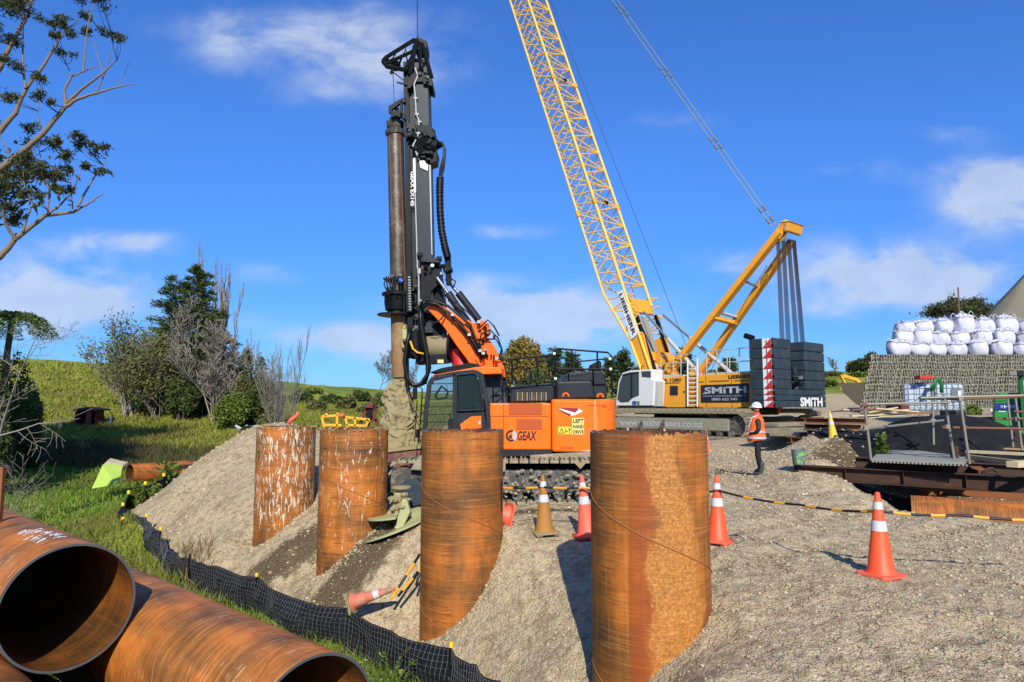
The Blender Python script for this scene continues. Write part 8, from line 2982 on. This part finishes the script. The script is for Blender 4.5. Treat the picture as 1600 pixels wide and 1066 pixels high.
# right background
for k, (px, pb, pt, Y, hw, lf, lab) in enumerate(((1362, 585, 553, 115, 22, 'leaf_dark', 'dark green tree clump left of the retaining wall top'), (1340, 585, 562, 116, 12, 'leaf_dark', 'smaller dark bush at the left of the tree clump'), (1330, 580, 568, 118, 5, 'leaf_autumn', 'tiny golden bush on the skyline'), (1380, 590, 558, 110, 14, 'leaf_mixed', 'olive bush against the wall corner'),
                                                  (1300, 602, 584, 108, 16, 'leaf_mixed', 'scrubby bush on the slope above the red container'), (1345, 600, 588, 100, 16, 'leaf_bush', 'light green scrub behind the small excavator'), (1292, 625, 600, 70, 12, 'leaf_bush', 'light green bush behind the counterweight'))):
    bush('bush', lab, px, pb, pt, Y, hw, 700 + k, lf, 2600, .42, 'bushes on the right hand hillside', 'bush', 8)
bare_tree('bare_tree', 'small bare tree on the right hand skyline', (1304, 580), 561, 118, 141, 'bark_grey', group=None, spr=.6, upw=.2, levels=3, nchild=(5, 6), ratio=.6, rr=.016, minr=.03)
for k, (px, tp, hw, lab) in enumerate(((1482, 462, 30, 'dark umbrella crowned tree behind the white bags, left one'), (1523, 464, 24, 'dark umbrella crowned tree behind the white bags, right one'))):
    Y = 60
    b_ = at(px, 520, Y)
    e = thing('umbrella_tree', lab, 'tree', (b_.x, Y, b_.z - 4), group='trees behind the bulk bags')
    segs, tips = grow((b_.x, Y, b_.z - 4), at(px, tp + 8, Y).z - b_.z + 4, .22, 2, 900 + k, .6, .15, (4, 6), .5, .1, 4, .5)
    tubes_np('branches', segs, 'bark_dark', e, 4)
    rs = np.random.RandomState(k)
    C_ = []
    for q in range(26):
        u_ = rs.uniform(-1, 1)
        c_ = at(px + u_ * hw, tp + 6 + 22 * u_ * u_ + rs.uniform(0, 22), Y + rs.uniform(-2, 2))
        C_.append(np.array(c_) + rs.normal(0, .28, (230, 3)) * np.array([1.4, 1.4, .5]))
    leaves_np('foliage', np.concatenate(C_), .22, 'leaf_gum', e, .4)

# plants near the fence --------------------------------------------------------
def weed(label, px, py, Y, h, n, seed, leaf='leaf_weed', lsize=.06, spread=.5, stem='leaf_weed', name='weed', lean=.3, aspect=.35):
    p = at(px, py, Y)
    g = gz(p.x, p.y)
    e = thing(name, label, 'plant', (p.x, p.y, g), group='weeds along the silt fence')
    rs = random.Random(seed)
    segs, C_, Dd = [], [], []
    for k in range(n):
        d = Vector((rs.gauss(0, lean), rs.gauss(0, lean), 1)).normalized()
        q = Vector((p.x + rs.gauss(0, spread * .3), p.y + rs.gauss(0, spread * .3), g - .02))
        L = h * rs.uniform(.5, 1.1)
        for i in range(6):
            d = (d + Vector((rs.gauss(0, .12), rs.gauss(0, .12), rs.gauss(0, .05) - .04))).normalized()
            q2 = q + d * L / 6
            segs.append((tuple(q), tuple(q2), .004, .003))
            for j in range(5 if i else 1):
                a_ = rs.uniform(0, 2 * PI)
                C_.append(tuple(q.lerp(q2, rs.random())))
                Dd.append((math.cos(a_), math.sin(a_), .5))
            q = q2
    tubes_np('stems', segs, stem, e, 3)
    leaves_np('leaves', C_, lsize, leaf, e, aspect, .5, dirs=np.array(Dd))
    return e


for k, (px, py, Y, h, n, lf, ls, lab) in enumerate((
        (585, 1010, 8.6, .75, 34, 'leaf_weed', .05, 'feathery green weed rising in front of the fence middle'), (640, 1050, 7.9, .55, 40, 'leaf_weed', .06, 'dense bright weed at the fence near the bottom edge'), (700, 1050, 7.6, .5, 30, 'leaf_mixed', .05, 'dull weed beside the yellow capped post near the bottom'),
        (530, 1010, 8.8, .7, 26, 'dry_grass', .045, 'dry brown seed stalks left of the feathery weed'), (480, 985, 9.4, .5, 26, 'leaf_weed', .05, 'small green weed at the fence above the second pipe'), (745, 1066, 7.3, .55, 24, 'dry_grass', .045, 'dry stalks at the bottom end of the fence'),
        (335, 960, 10.4, .5, 26, 'leaf_mixed', .06, 'grey green weed in the dry verge at the fence bend'), (610, 1070, 7.4, .5, 40, 'leaf_weed', .06, 'tangled grass tuft at the bottom edge right of the pipe end'), (665, 1075, 7.3, .5, 36, 'leaf_weed', .05, 'green tuft at the bottom edge below the fence post'),
        (300, 905, 11.6, .3, 26, 'leaf_weed', .06, 'low green weed at the sharp fence bend'), (80, 800, 13.0, .25, 30, 'leaf_fern', .09, 'low grey green rosette in the grass above the topmost pipe'), (45, 790, 14, .25, 24, 'leaf_weed', .09, 'low broad leaved weed near the left upright'))):
    weed(lab, px, py, Y, h, n, 1000 + k, lf, ls)
# broad leaved plant at the pipe mouth
p = at(262, 742, 29.5)
e = thing('broadleaf_plant', 'bright broad leaved plant standing in front of the right pipe mouth in the grass', 'plant', (p.x, p.y, gz(p.x, p.y)))
C_, Dd, segs = [], [], []
rs = random.Random(4)
for k in range(44):
    a_ = rs.uniform(0, 2 * PI)
    z = gz(p.x, p.y) + rs.uniform(.3, 1.1)
    C_.append((p.x + rs.gauss(0, .16), p.y + rs.gauss(0, .16), z))
    Dd.append((math.cos(a_), math.sin(a_), .25))
tubes_np('stems', [((p.x, p.y, gz(p.x, p.y)), (p.x + .05, p.y, gz(p.x, p.y) + 1.05), .03, .015)], 'leaf_weed', e, 5)
leaves_np('leaves', C_, .42, 'leaf_weed', e, .4, .3, dirs=np.array(Dd))
for k, (px, py, Y, hw, pt, lab) in enumerate(((238, 768, 24, 11, 756, 'low green bramble on the fence at the pile toe, left one'), (292, 752, 25, 10, 742, 'low green bramble under the right pipe mouth'), (215, 770, 23.5, 8, 760, 'small bramble at the far fence bend'), (1518, 652, 28.5, 14, 638, 'green bush between the two distant workers'), (1377, 690, 18.6, 8, 680, 'small green weed at the left foot of the black tarp'))):
    bush('bramble', lab, px, py, pt, Y, hw, 800 + k, 'leaf_bush', 1500, .12, 'low green bushes', 'bush', 6)
print('objects', len(COL.objects), 'tris', sum(len(o.data.polygons) for o in COL.objects if o.type == 'MESH'))
